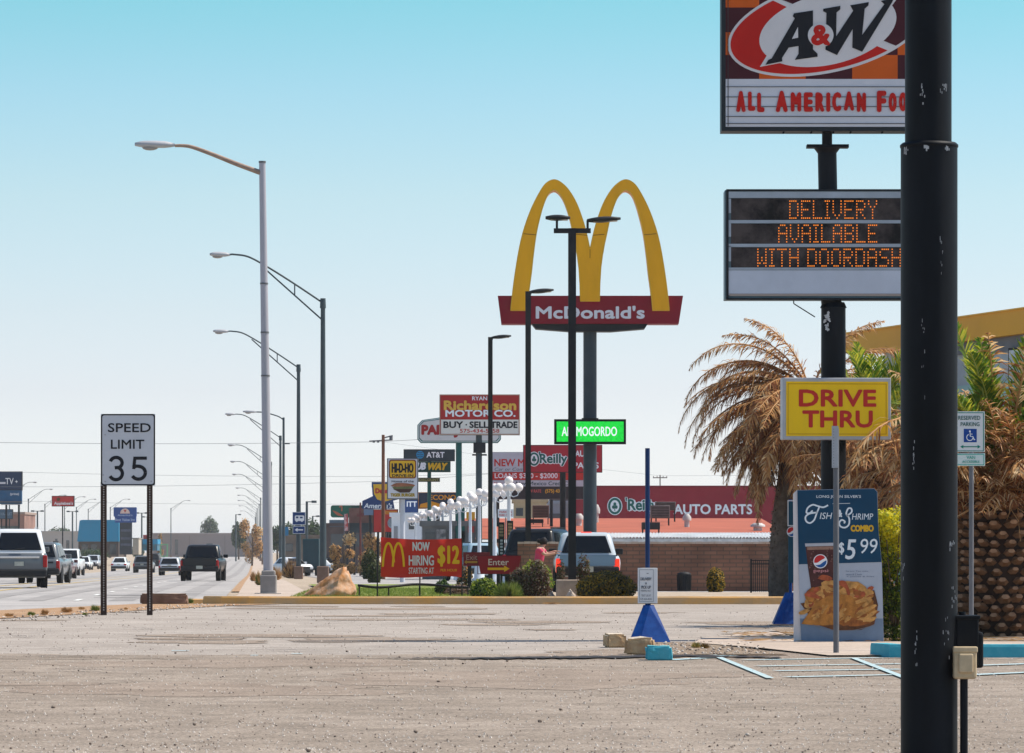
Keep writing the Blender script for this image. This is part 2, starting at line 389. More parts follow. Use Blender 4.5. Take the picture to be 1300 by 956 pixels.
# worn patches and oil stains in the lot
pa = groundmat('patched_asphalt', (.30, .235, .185), (.42, .335, .27), (.22, .17, .14), .8, 30, .7, .8); m = MB()
for i in range(30):
    y = rnd.uniform(34, 90); x_ = rnd.uniform(-.12, .08) * y; rx = rnd.uniform(.3, 1.8); ry = rx * rnd.uniform(.5, 1.6); sd = rnd.random() * 99
    P = [(x_ + rx * cos(a) * (1 + .5 * noise.noise(Vector((cos(a) * 2, sin(a) * 2, sd)))), y + ry * sin(a) * (1 + .5 * noise.noise(Vector((cos(a) * 2, sin(a) * 2, sd)))), -.002 + i * .00006) for a in [k * pi / 14 for k in range(28)]]
    if max(p[1] for p in P) < 92: m.add(P, [tuple(range(28))])
o = m.build('lot_patch', pa); o['kind'] = 'structure'
m = MB()
for i in range(150):
    y = 46.8 + rnd.gauss(0, .35); x_ = rnd.uniform(-10, 8); rx = rnd.uniform(.15, 1.1); ry = rnd.uniform(.1, .6); sd = rnd.random() * 99
    m.add([(x_ + rx * cos(a) * (1 + .6 * noise.noise(Vector((cos(a) * 2, sin(a) * 2, sd)))), y + ry * sin(a) * (1 + .6 * noise.noise(Vector((cos(a) * 2, sin(a) * 2, sd)))), -.0019 + i * .00001) for a in [k * pi / 10 for k in range(20)]], [tuple(range(20))])
o = m.build('lot_edge', g_lot); o['kind'] = 'structure'
# small loose stones
pm = [M('pebble', (.20, .155, .125), .9, var=.4, vs=3), M('pebble_pale', (.55, .48, .42), .9, var=.3, vs=3)]
m = MB(); rnd = random.Random(3)
for i in range(900):
    y = 24 + 68 * rnd.random() ** 1.3; x = rnd.uniform(-.135, .1) * y
    r = rnd.choice([.005, .007, .009, .006, .016 if rnd.random() < .2 else .006])
    m.ball((x, y, r * .4), r, 6, 4, rnd.choice([0, 0, 1]), (1, 1.2, .7), .5, i)
for i in range(260):
    y = rnd.uniform(47.3, 53.5); x = rnd.uniform(1.6, 3.1); r = rnd.choice([.01, .018, .012])
    m.ball((x, y, .012 + r * .3), r, 6, 4, rnd.choice([0, 1]), (1, 1.2, .7), .5, i)
for i in range(400):
    t = rnd.random(); y = 70 + 22 * t; x = -9.9 + 22 * t * .108 + rnd.uniform(0, 2.0) * .8; r = rnd.choice([.008, .012, .015, .024])
    m.ball((x, y, .006 + r * .3), r, 6, 4, rnd.choice([0, 1, 1]), (1, 1.2, .7), .5, i)
for i in range(7500):
    y = 23.5 + 58 * rnd.random() ** 2.2; x = rnd.uniform(-.135, .13) * y; r = rnd.uniform(.003, .0075) * (1 + y / 60); q = rnd.uniform(0, 1.5); c, s_ = cos(q) * r, sin(q) * r
    m.add([(x + c, y + s_, .0), (x - s_, y + c, .0), (x - c, y - s_, .0), (x + s_, y - c, .0), (x, y, r * rnd.uniform(.8, 1.5))], [(0, 1, 4), (1, 2, 4), (2, 3, 4), (3, 0, 4)], 0 if rnd.random() < .3 else 1)
o = m.build('gravel', pm); tag(o, 'loose dark and pale stones scattered over the dusty lot', 'gravel', kind='stuff')

# ------------------------------------------------------------------ kerbs
kerb_m = M('kerb_tan', (.62, .33, .10), .85, var=.3, vs=1.2, bump=.5, bs=8, col2=(.50, .33, .18))
def kerb(name, pts, wd, h, mat, label, r=.03):
    """continuous kerb following ground points, with cast joints"""
    b = MB(); n = len(pts)
    P = []
    for i, p in enumerate(pts):
        a = Vector(pts[max(0, i - 1)]); c = Vector(pts[min(n - 1, i + 1)]); d = (c - a).normalized(); nn = Vector((-d.y, d.x))
        z = gz(p[1]); j = 1 + .05 * noise.noise(Vector((p[0] * 2, p[1], 0)))
        q = Vector(p)
        P.append([(*(q - nn * wd / 2), z - .05), (*(q - nn * wd / 2 * .94), z + h * .8 * j), (*(q - nn * (wd / 2 - r)), z + h * j), (*(q + nn * (wd / 2 - r)), z + h * j), (*(q + nn * wd / 2), z - .05)])
    vs = [v for row in P for v in row]
    fs = []
    for i in range(n - 1):
        for k in range(4): fs.append((i * 5 + k, (i + 1) * 5 + k, (i + 1) * 5 + k + 1, i * 5 + k + 1))
    fs += [(0, 1, 2, 3, 4), tuple((n - 1) * 5 + k for k in (4, 3, 2, 1, 0))]
    b.add(vs, fs)
    o = b.build(name, mat); o['kind'] = 'structure'; o['label'] = label; return o
pts = [(-7.05, 94.6), (-6.6, 93.9), (-6.0, 93.7)] + [(-5.5 + i * .55, 93.7 + .05 * sin(i)) for i in range(21)] + [(6.4, 93.9), (6.75, 95.2)]
kerb('kerb', pts, .2, .17, kerb_m, 'tan painted kerb along the front of the planted island')
kerb('kerb', [(-7.5 + i, 94.9 + i * .25) for i in range(3)], .16, .10, kerb_m, 'low end of the tan kerb near the road')
teal = M('teal_paint', (.04, .33, .42), .7, var=.25, vs=4, bump=.3, bs=15, col2=(.08, .38, .46))
kerb('teal_kerb', [(PX(1116, 47.0), 47.0)] + [(4.35 + i * .4, 46.4 + .02 * i) for i in range(12)], .22, .15, teal, 'teal painted kerb beside the accessible bay', .015)

# ------------------------------------------------------------------ common materials
black = M('black_paint', (.0045, .0055, .008), .55, spec=.18, var=.8, vs=2.5, bump=.08, bs=6, streak=.3)
black2 = M('dark_pole_paint', (.012, .013, .016), .55, spec=.25, var=.3, vs=3)
galv = M('galvanised_steel', (.15, .15, .16), .6, .1, var=.15, vs=4)
alu = M('pale_metal', (.42, .42, .44), .55, .1, var=.12, vs=2)
concrete = M('concrete', (.42, .37, .33), .9, var=.2, vs=3, bump=.4, bs=15)
white = M('white_sheet', (.72, .72, .72), .5, var=.05, vs=2)
inkb = M('black_ink', (.012, .012, .016), .6, var=0)
white_ink = M('white_ink', (.82, .82, .84), .6, var=0)
red_ink = M('red_ink', (.50, .02, .02), .6, var=.1)
blue_gloss = M('blue_plastic', (.002, .032, .17), .55, var=.15, vs=7, spec=.1, col2=(.006, .055, .23), bump=.15, bs=9)
rust = M('rusty_steel', (.07, .045, .035), .8, var=.4, vs=8)

# ================================================================== FOREGROUND POLE
r = Rig('sign_pole', 'thick black steel pole with a stepped collar and electrical boxes at its foot', 'pole', 1179.5, 23)
x = 0
b = MB(); b.cyl((0, 0, 0), (0, 0, r.z(188)), 36 / r.s, 36 / r.s, 40); b.build('lower_shaft', black, r.root)
b = MB(); b.cyl((-1 / r.s, 0, r.z(188)), (-1 / r.s, 0, r.z(-160)), 29.5 / r.s, 29.5 / r.s, 36); b.build('upper_shaft', black, r.root)
b = MB(); b.lathe([(36 / r.s, 0), (37 / r.s, .004), (37 / r.s, .016), (34 / r.s, .028), (29.6 / r.s, .03)], (0, 0, r.z(188)), 36); b.build('collar', black, r.root)
b = MB(); b.cyl((0, 0, 0), (0, 0, .04), 50 / r.s, 50 / r.s, 28)
for i in range(6): b.cyl((44 / r.s * cos(i + .3), 44 / r.s * sin(i + .3), .04), (44 / r.s * cos(i + .3), 44 / r.s * sin(i + .3), .07), .012, n=6)
b.build('base_plate', black, r.root)
b = MB(); b.rbox(r.x(1212), r.x(1241), -.06, .1, r.z(845), r.z(783), .008); b.rbox(r.x(1210), r.x(1243), -.075, .11, r.z(786), r.z(781), .006)
b.rbox(r.x(1236), r.x(1247.5), -.05, .08, r.z(848), r.z(802), .016); b.cyl((r.x(1222), .02, r.z(781)), (r.x(1222), .02, r.z(777)), .02)
bx_ = b.build('junction_box', black, r.root)
b = MB(); b.rbox(r.x(1207), r.x(1236), -.17, -.075, r.z(861), r.z(822), .014); b.rbox(r.x(1206), r.x(1237), -.175, -.14, r.z(828), r.z(820), .008)
b.rbox(r.x(1213), r.x(1231), -.19, -.165, r.z(853), r.z(829), .008)
b.build('outlet_cover', M('yellowed_plastic', (.55, .42, .26), .5, var=.15, vs=12), r.root)
b = MB(); b.cyl((r.x(1221), -.11, r.z(861)), (r.x(1221), -.11, 0), .022); b.build('conduit', black, r.root)
chip = M('chipped_paint', (.5, .5, .5), .7, var=.3, vs=30)
b = MB()
for (px, y0, y1, ww) in ((1171, 109, 135, 1.2), (1158, 560, 600, .6), (1190, 300, 360, .5), (1200, 780, 840, .7), (1160, 800, 850, .7), (1150, 190, 196, 1.5), (1172, 189, 193, 2), (1199, 189, 194, 1.5), (1165, 400, 520, .4), (1192, 110, 123, 1.2), (1211, 686, 700, 1.2), (1145, 715, 735, .8), (1208, 745, 770, .8)):
    for k in range(9):
        yy = y0 + (y1 - y0) * R(); px = px + U(-2.2, 2.2); a = (px - 1179.5) / (36 if y0 > 188 else 29.5); a = max(-.985, min(.985, a)); ang = math.asin(a); rr = (36.05 if y0 > 188 else 29.55) / r.s
        xx = (px - 1179.5) / r.s * 1.002; b.box((sin(ang) * rr - (0 if y0 > 188 else 1 / r.s), -cos(ang) * rr, r.z(yy)), (ww * U(.5, 1.2) / r.s, .002, U(2, 5) / r.s))
b.build('paint_chip', chip, r.root)

# ================================================================== A&W / READER BOARD / DRIVE THRU PYLON  (D = 56)
r = Rig('restaurant_pylon', 'tall black pylon carrying a checkered root beer sign and an amber reader board', 'pylon sign', 1058, 56)
b = MB(); b.cyl((0, 0, 0), (0, 0, r.z(390)), 16.5 / r.s, 15.5 / r.s, 28); b.cyl((r.x(1056), 0, r.z(390)), (r.x(1055), 0, r.z(378)), 13 / r.s, n=24)
b.cyl((r.x(1051), .0, r.z(242)), (r.x(1050), .0, r.z(190)), 12 / r.s, n=24); b.build('pole', black, r.root)
b = MB(); b.cyl((0, 0, r.z(391)), (0, 0, r.z(384)), 17 / r.s, 14 / r.s, 28)
b.bb(r.x(1024), r.x(1077), -.1, .1, r.z(188), r.z(184)); b.cyl((r.x(1050), 0, r.z(196)), (r.x(1050), 0, r.z(188)), 11 / r.s, 17 / r.s, 20)
b.cyl((r.x(1050), 0, r.z(188)), (r.x(1050), 0, r.z(160)), 6.5 / r.s, n=16); b.build('mounting_plate', black, r.root)
# upper sign
cab = r.box('upper_cabinet', 915, -60, 1186, 168, -.18, .4, M('sign_black_edge', (.02, .025, .03), .5, var=.1))
b = MB()
for xx in (995, 1030, 1058, 1080, 1120): b.cyl((r.x(xx), -.1, r.z(168)), (r.x(xx - 2), -.1, r.z(170.5)), .012)
b.build('cabinet_hook', black, r.root)
def S1(x, y): return (900 + x / 3.8235, y / 3.8235)
W1, O1, MA, RD = M('sign_cream', (.66, .63, .63), .5, var=.06), M('sign_orange', (.60, .10, .008), .5, var=.1), M('sign_maroon', (.06, .008, .014), .5, var=.1), M('sign_red', (.52, .012, .006), .5, var=.1)
b = MB(); yf = -.183
cols = [78, 240, 465, 690, 910, 1135]; rowsz = [-230, -70, 45, 165, 275, 391]
for i in range(5):
    for j in range(5):
        x0, x1 = cols[i], min(cols[i + 1], 1088); y0, y1 = rowsz[j], rowsz[j + 1]
        b.flat([r.p(*S1(x0, y0)), r.p(*S1(x1, y0)), r.p(*S1(x1, y1)), r.p(*S1(x0, y1))], yf, 0 if (i + j) % 2 == 0 else 1)
b.build('checker_panel', [MA, O1], r.root)
def ell(cx, cy, a, bb_, tilt, n=64, a0=0, a1=2 * pi):
    t = radians(tilt); out = []
    for i in range(n + (0 if a1 - a0 > 6.28 else 1)):
        q = a0 + (a1 - a0) * i / n; u, v = a * cos(q), bb_ * sin(q); out.append(S1(cx + u * cos(t) - v * sin(t), cy + u * sin(t) + v * cos(t)))
    return out
b = MB()
E = (575, 137, 498, 222, -13)
b.flat([r.p(*q) for q in ell(*E)], yf - .004, 0)
# red / maroon ring halves
t = radians(-13)
b.flat([r.p(*q) for q in ell(E[0], E[1], 484, 208, -13, 60, pi * .325, pi * 1.34)], yf - .008, 1)
b.flat([r.p(*q) for q in ell(E[0], E[1], 484, 208, -13, 60, -pi * .64, pi * .29)], yf - .008, 2)
b.flat([r.p(*q) for q in ell(E[0], E[1], 484, 208, -13, 20, pi * .29, pi * .325)] + [r.p(*S1(575, 137))], yf - .009, 0)
b.flat([r.p(*q) for q in ell(E[0], E[1], 484, 208, -13, 20, pi * 1.34, pi * 1.36)] + [r.p(*S1(575, 137))], yf - .009, 0)
b.flat([r.p(*q) for q in ell(572, 150, 338, 172, -13)], yf - .012, 0)
b.flat([r.p(*S1(*q)) for q in [(243, 333), (352, 312), (400, 240), (300, 240)]], yf - .0125, 0)
b.flat([r.p(*S1(*q)) for q in [(770, 80), (850, 80), (912, -4), (830, -4)]], yf - .0125, 0)
b.build('oval_emblem', [W1, RD, MA], r.root)
b = MB()
for pl in ([(408, 74), (500, 60), (500, 248), (522, 270), (522, 284), (412, 299), (430, 270), (430, 232), (382, 240), (350, 290), (352, 306), (270, 323), (283, 300), (300, 292), (412, 98), (402, 88)],
           [(550, 52), (632, 38), (632, 55), (614, 70), (612, 185), (694, 62), (680, 35), (770, 20), (768, 36), (750, 52), (738, 178), (845, 30), (828, 14), (889, 0), (884, 18), (738, 260), (690, 240), (692, 150), (616, 276), (560, 250), (565, 72), (549, 64)]):
    b.prism([r.p(*S1(*q)) for q in pl], yf - .02, yf - .014)
b.flat([r.p(*S1(*q)) for q in [(427, 140), (428, 192), (398, 198)]], yf - .022, 1)
b.build('emblem_letter', [inkb, W1], r.root)
b = MB(); b.flat([r.p(*q) for q in ell(537, 180, 62, 58, 0)], yf - .024, 0); b.build('ampersand_disc', W1, r.root)
r.text([('&', *S1(537, 180), 94 / 3.82, 100 / 3.82, .05)], RD, yf - .028)
b = MB(); b.flat([r.p(*S1(*q)) for q in [(78, 391), (1088, 391), (1088, 622), (78, 622)]], yf - .001); b.build('letter_panel', M('reader_white', (.60, .61, .66), .5, var=.07, vs=2), r.root)
b = MB()
for yy in (429, 478, 525, 573, 607): b.bb(*[r.x(S1(q, 0)[0]) for q in (80, 1088)], yf - .012, yf - .002, r.z(S1(0, yy)[1]) - .004, r.z(S1(0, yy)[1]) + .004)
b.bb(r.x(S1(88, 0)[0]), r.x(S1(91, 0)[0]), yf - .012, yf - .002, r.z(S1(0, 620)[1]), r.z(S1(0, -200)[1]))
b.build('track_rail', M('rail_dark', (.06, .05, .05), .5), r.root)
its = []
for wd_, xa, xb, in (('ALL', 122, 270), ('AMERICAN', 312, 762), ('FOOD', 803, 1010)):
    n = len(wd_); wt = [1.15 if c in 'AM' else (.45 if c == 'I' else 1) for c in wd_]; wt[0] *= 1.15; tot = sum(wt); xx = xa
    for c, q in zip(wd_, wt):
        ww = (xb - xa) * q / tot; first = c == wd_[0] and xx == xa
        its.append((c, *S1(xx + ww / 2, 500 if first else 502 + U(-4, 4)), ww * .80 / 3.8235, (104 if first else 94) / 3.8235, .055)); xx += ww
r.text(its, RD, yf - .016)
# amber reader board
cab = r.box('reader_cabinet', 919.5, 243, 1187, 381, -.2, .42, M('cabinet_teal_grey', (.10, .16, .19), .5, var=.15, vs=3))
b = MB(); fr = []
for (x0, y0, x1, y1) in ((921, 242, 1187, 244.2), (921, 379.5, 1187, 382), (921, 244, 923.8, 380), (1184, 244, 1187, 380)): b.bb(r.x(x0), r.x(x1), -.225, -.195, r.z(y1), r.z(y0))
b.build('cabinet_frame', black2, r.root)
b = MB()
for (x0, y0, x1, y1) in ((924, 245, 1184, 253), (924, 281, 1184, 285), (924, 311, 1184, 315), (924, 341, 1184, 344), (924, 254, 927, 272), (924, 285, 927, 302), (924, 314, 927, 333)): b.bb(r.x(x0), r.x(x1), -.214, -.196, r.z(y1), r.z(y0))
b.build('panel_trim', M('trim_grey', (.34, .38, .43), .45, .2, var=.15), r.root)
scr = M('dark_acrylic', (.012, .010, .010), .35, var=.6, vs=2.2, col2=(.075, .058, .055), spec=.12)
b = MB()
for y0, y1 in ((253.5, 281), (285.5, 311), (315.5, 341)): b.bb(r.x(927), r.x(1184), -.208, -.197, r.z(y1), r.z(y0))
b.build('led_screen', scr, r.root)
r.box('blank_panel', 924, 344.5, 1184, 376, -.21, .01, M('blank_white', (.50, .54, .62), .5, var=.08))
r.box('lower_trim', 925, 374, 1184, 377, -.216, .01, M('tan_trim', (.35, .29, .26), .6))
LED = {'D': '11110 10001 10001 10001 10001 10001 11110', 'E': '11111 10000 10000 11110 10000 10000 11111', 'L': '10000 10000 10000 10000 10000 10000 11111', 'I': '111 010 010 010 010 010 111',
       'V': '10001 10001 10001 10001 10001 01010 00100', 'R': '11110 10001 10001 11110 10100 10010 10001', 'Y': '10001 10001 01010 00100 00100 00100 00100', 'A': '01110 10001 10001 11111 10001 10001 10001',
       'B': '11110 10001 10001 11110 10001 10001 11110', 'W': '10001 10001 10001 10101 10101 11011 10001', 'T': '11111 00100 00100 00100 00100 00100 00100', 'H': '10001 10001 10001 11111 10001 10001 10001',
       'O': '01110 10001 10001 10001 10001 10001 01110', 'S': '01111 10000 10000 01110 00001 00001 11110', ' ': '00 00 00 00 00 00 00'}
b = MB()
for t, x0, x1, y0, y1 in (('DELIVERY', 1001.5, 1111, 257, 278.5), ('AVAILABLE', 987.5, 1111, 287.5, 308.5), ('WITH DOORDASH', 961, 1141, 318, 339)):
    nc = sum(len(LED[c].split()[0]) + 1 for c in t) - 1; dx = (x1 - x0) / (nc - 1); dy = (y1 - y0) / 6; cx = 0
    for c in t:
        rows_ = LED[c].split()
        for j, rw in enumerate(rows_):
            for i, ch in enumerate(rw):
                if ch == '1': b.box((r.x(x0 + (cx + i) * dx), -.212, r.z(y0 + j * dy)), (1.35 / r.s, .006, 1.55 / r.s))
        cx += len(rows_[0]) + 1
b.build('dot_lettering', M('led_amber', (.85, .21, .02), .5, var=.3, vs=25, emit=.75), r.root)
b = MB(); b.cyl((r.x(1007), -.1, r.z(382)), (r.x(1007), -.1, r.z(386)), .008, n=6); b.cyl((r.x(1007), -.1, r.z(386)), (r.x(1034), -.1, r.z(403)), .008, n=6); b.build('loose_wire', black, r.root)
# pale sticker residue on pole
b = MB(); st = []
for k in range(26):
    a = R() * 2 * pi; rr_ = U(.4, 1); px_, py_ = 1049 + 5.5 * rr_ * cos(a) * .8, 408 + 12 * rr_ * sin(a)
    an = math.asin((px_ - 1058) / 16.6); b.box((sin(an) * 16.8 / r.s, -cos(an) * 16.8 / r.s, r.z(py_)), (U(1, 3) / r.s, .004, U(2, 5) / r.s), rot=Matrix.Rotation(U(-1, 1), 3, 'Y') @ Matrix.Rotation(-an * 0, 3, 'Z'))
b.build('sticker_residue', chip, r.root)
# drive thru sign (a panel bolted to the front of the pole)
q = Rig('drive_thru_sign', 'yellow sign with red DRIVE THRU lettering on the black pylon', 'sign', 1060, 55.6)
q.root.rotation_euler = (0, 0, radians(4)); 
q.box('cabinet', 991.5, 480, 1130, 558.5, -.12, .24, M('sign_frame_grey', (.42, .42, .44), .45, .2, var=.1), r=.012)
q.box('face', 996, 485, 1126, 554, -.13, .02, M('sign_yellow', (.92, .56, .008), .45, var=.07, vs=3, streak=.15))
b = MB()
for (x0, y0, x1, y1) in ((998, 487.5, 1124, 488.3), (998, 551, 1124, 551.8), (998, 487.5, 998.8, 551.8), (1123.2, 487.5, 1124, 551.8)): b.bb(q.x(x0), q.x(x1), -.133, -.129, q.z(y1), q.z(y0))
b.build('border_line', M('ochre_line', (.5, .25, .01), .5), q.root)
dr = M('drive_red', (.55, .03, .02), .5, var=.05)
q.text([('DRIVE', 1061.5, 506, 99, 22, .035), ('THRU', 1061.5, 532.5, 90, 22, .035)], dr, -.134)
b = MB(); b.bb(q.x(1046), q.x(1074), .12, .26, q.z(545), q.z(493)); b.build('bracket', black, q.root)

# ================================================================== thin steel post in front of poster (D = 47.7)
r = Rig('steel_post', 'thin bare steel channel post standing in front of the food poster', 'post', 1061.5, 47.7)
r.pole('shaft', 1061.5, 544, 7.2, galv)
b = MB(); b.bb(r.x(1055.8), r.x(1060), -.05, -.03, r.z(594), r.z(541)); b.bb(r.x(1060), r.x(1064), -.045, -.025, r.z(594), r.z(541)); b.build('channel', alu, r.root)
b = MB()
for k in range(14): b.cyl((r.x(1058), -.053, r.z(545 + k * 3.6)), (r.x(1058), -.049, r.z(545 + k * 3.6)), .004, n=8)
b.build('bolt_hole', inkb, r.root)

# ================================================================== reserved parking sign (D = 48)
r = Rig('parking_sign', 'white and green reserved accessible parking sign beside the thick black pole', 'sign', 1233.5, 49)
r.pole('post', 1233.5, 530, 6, galv, .03)
r.box('plate', 1207, 522.5, 1250, 574, 0, .005, white, r=.002)
green_ink = M('green_ink', (.01, .22, .15), .5, var=0)
def frame(rg, nm, x0, y0, x1, y1, t, yf, mat, d=.004, parent=None):
    b = MB()
    for (a, c, e, f) in ((x0, y0, x1, y0 + t), (x0, y1 - t, x1, y1), (x0, y0 + t, x0 + t, y1 - t), (x1 - t, y0 + t, x1, y1 - t)): b.bb(rg.x(a), rg.x(e), yf, yf + d, rg.z(f), rg.z(c))
    return b.build(nm, mat, parent or rg.root)
frame(r, 'border', 1208, 523.5, 1249, 573, 1.0, -.003, green_ink, .002)
r.text([('RESERVED', 1230.5, 530.5, 28, 5.2, .01), ('PARKING', 1231.5, 538.5, 24, 5.2, .01)], M('sign_green_ink', (.02, .12, .10), .5, var=0), -.003)
r.box('emblem_panel', 1223.5, 544.5, 1240, 561.5, -.003, .002, M('access_blue', (.01, .06, .28), .5, var=0))
b = MB()
b.flat([r.p(1231.3 + 1.2 * cos(a), 547.6 + 1.2 * sin(a)) for a in [i * pi / 6 for i in range(12)]], -.005)
b.stroke([r.p(1231.5, 549), r.p(1231.8, 554), r.p(1235, 554.2), r.p(1236.8, 558.5), r.p(1238, 558)], 1.2 / r.s, -.005)
b.stroke([r.p(1231.5, 551), r.p(1234.5, 551.2)], .9 / r.s, -.005)
b.stroke([r.p(1231.2 + 4.0 * cos(a), 555.3 + 4.0 * sin(a)) for a in [(.05 + i * .07) * pi for i in range(20)]], 1.0 / r.s, -.0052)
b.build('wheelchair_symbol', white_ink, r.root)
b = MB(); b.stroke([r.p(1221, 567.2), r.p(1243, 567.2)], 1.3 / r.s, -.003)
b.flat([r.p(1219, 567.2), r.p(1223, 564.8), r.p(1223, 569.6)], -.0035); b.flat([r.p(1245, 567.2), r.p(1241, 564.8), r.p(1241, 569.6)], -.0035); b.build('arrow', green_ink, r.root)
r.box('lower_plate', 1207, 575.5, 1250.5, 591.5, 0, .005, M('van_plate', (.66, .74, .70), .5, var=.08), r=.002)
frame(r, 'lower_border', 1208, 576.5, 1249.5, 590.5, .9, -.003, M('mint_ink', (.05, .42, .33), .5, var=0), .002)
r.text([('VAN', 1232.5, 580.8, 11, 4, .01), ('ACCESSIBLE', 1232.5, 586.2, 22, 3, .01)], M('mint_ink', (.05, .42, .33)), -.003)

# ================================================================== food poster (D = 53.6)
def S8(x, y): return (980 + x / 4.156, 600 + y / 4.156)
r = Rig('poster_board', 'blue and white seafood combo poster board beside the yellow green shrub', 'poster', 1066, 53.6)
r.root.rotation_euler = (0, 0, 0)
pts = [(133, 92), (540, 84), (556, 100), (562, 300), (580, 480), (590, 905), (155, 912), (140, 480)]
r.poly('board', [S8(*q) for q in pts], 0, .06, M('poster_lower_white', (.38, .42, .49), .5, var=.1, vs=1.))
b = MB(); b.prism([r.p(*S8(*q)) for q in [(113, 112), (133, 92), (140, 480), (155, 912), (116, 900)]], .012, .055); b.build('side_panel', M('side_white', (.62, .58, .58), .5, var=.08), r.root)
b = MB(); b.prism([r.p(*S8(*q)) for q in [(134, 94), (539, 86), (554, 101), (561, 300), (578, 472), (141, 484)]], -.004, .0); b.build('blue_panel', M('poster_blue', (.002, .045, .10), .45, var=.12, vs=2), r.root)
b = MB(); b.prism([r.p(*S8(*q)) for q in [(148, 770), (585, 770), (588, 903), (157, 910)]], -.003, .0); b.build('grey_blue_panel', M('poster_greyblue', (.16, .22, .31), .5, var=.2, vs=2), r.root)
r.text([('LONG JOHN SILVER\'S', *S8(352, 128), 235 / 4.156, 19 / 4.156, .012), ('ISH', *S8(285, 228), 66 / 4.156, 34 / 4.156, .0, .2), ('HRIMP', *S8(478, 232), 112 / 4.156, 32 / 4.156, .0, .15), ('&', *S8(357, 215), 28 / 4.156, 40 / 4.156, .05),
        ('5', *S8(415, 405), 58 / 4.156, 106 / 4.156, .012, .15), ('99', *S8(512, 388), 90 / 4.156, 78 / 4.156, -.005, .12), ('$', *S8(367, 400), 28 / 4.156, 66 / 4.156, .02)], M('poster_white', (.72, .78, .82), .5, var=.03), -.006)
r.text([('COMBO', *S8(476, 294), 122 / 4.156, 36 / 4.156, .05)], M('poster_gold', (.72, .42, .02), .5, var=.05), -.006)
r.text([('Six pcs. Two sides,', *S8(450, 521), 120 / 4.156, 9 / 4.156, 0), ('sauce & 2 hush', *S8(432, 537), 84 / 4.156, 9 / 4.156, 0), ('4 pieces & fries', *S8(466, 549), 146 / 4.156, 8 / 4.156, 0)], M('poster_small_ink', (.10, .14, .22), .5, var=0), -.006)
def spline(P, n=10):
    out = []
    for i in range(len(P) - 1):
        p0 = P[max(0, i - 1)]; p1 = P[i]; p2 = P[i + 1]; p3 = P[min(len(P) - 1, i + 2)]
        for k in range(n):
            t = k / n
            out.append(tuple(.5 * (2 * p1[j] + (p2[j] - p0[j]) * t + (2 * p0[j] - 5 * p1[j] + 4 * p2[j] - p3[j]) * t * t + (3 * p1[j] - p0[j] - 3 * p2[j] + p3[j]) * t ** 3) for j in range(2)))
    out.append(tuple(P[-1])); return out
b = MB()
Fs = spline([(296, 172), (270, 183), (240, 176), (215, 170), (190, 185), (182, 210), (198, 214), (215, 200)]); b.stroke([r.p(*S8(*q)) for q in Fs], 8.5 / 4.156 / r.s, -.006)
Fs = spline([(250, 180), (236, 215), (222, 250), (200, 266), (180, 255), (178, 232), (200, 216), (240, 210)]); b.stroke([r.p(*S8(*q)) for q in Fs], 8.5 / 4.156 / r.s, -.0064)
Ss = spline([(400, 232), (392, 215), (402, 190), (418, 190), (420, 208), (400, 225), (398, 225), (408, 245), (405, 275), (385, 290), (362, 284), (355, 265), (368, 250), (384, 258), (380, 268)])
b.stroke([r.p(*S8(*q)) for q in Ss], 8.5 / 4.156 / r.s, -.006)
b.stroke([r.p(*S8(*q)) for q in [(320, 164), (412, 162)]], 2.4 / 4.156 / r.s, -.006)
b.build('script_letter', M('poster_white', (.72, .78, .82)), r.root)
# printed drink
b = MB(); b.flat([r.p(*S8(*q)) for q in [(176, 376), (330, 372), (345, 600), (290, 610), (207, 612), (190, 500)]], -.005, 0)
b.flat([r.p(*S8(*q)) for q in [(174, 374), (332, 370), (333, 386), (176, 390)]], -.007, 1)
b.flat([r.p(*S8(*q)) for q in [(184, 392), (332, 389), (333, 405), (186, 408)]], -.0065, 2)
for k in range(30): 
    cx_, cy_ = U(195, 320), U(400, 580); b.flat([r.p(*S8(cx_ + U(2, 7) * cos(a), cy_ + U(2, 7) * sin(a))) for a in [i * pi / 3 for i in range(6)]], -.0066 - k * 1e-5, 3)
b.build('printed_drink', [M('cola', (.07, .022, .02), .4, var=.5, vs=6), M('cup_rim', (.45, .46, .5), .4), M('cola_foam', (.30, .17, .12), .5, var=.2, vs=20), M('ice_tone', (.16, .07, .06), .5, var=.3)], r.root)
def emblem(rg, cx, cy, rad, yf, T, parent=None):
    b = MB(); circ = [(cx + rad * cos(a), cy + rad * sin(a)) for a in [i * pi / 16 for i in range(32)]]
    b.flat([rg.p(*T(*q)) for q in circ], yf, 0)
    k = .88
    top = [(cx + rad * k * cos(a), cy + rad * k * sin(a)) for a in [pi * (.92 + i * .045) for i in range(20)]]
    b.flat([rg.p(*T(*q)) for q in top + spline([(cx + rad * .62, cy - rad * .42), (cx + rad * .05, cy - rad * .12), (cx - rad * .4, cy + rad * .18), (cx - rad * .85, cy + rad * .22)], 6)[1:-1]], yf - .001, 1)
    bot = [(cx + rad * k * cos(a), cy + rad * k * sin(a)) for a in [pi * (-.04 + i * .045) for i in range(20)]]
    b.flat([rg.p(*T(*q)) for q in bot + spline([(cx - rad * .6, cy + rad * .55), (cx - rad * .05, cy + rad * .45), (cx + rad * .4, cy + rad * .12), (cx + rad * .85, cy - rad * .15)], 6)[1:-1]], yf - .001, 2)
    return b.build('round_emblem', [white_ink, M('emblem_red', (.55, .02, .02), .5, var=0), M('emblem_blue', (.01, .09, .30), .5, var=0)], parent or rg.root)
emblem(r, 255, 468, 37, -.009, S8)
r.text([('pepsi', *S8(258, 520), 76 / 4.156, 20 / 4.156, .0)], M('pink_ink', (.7, .3, .32), .5, var=0), -.009)
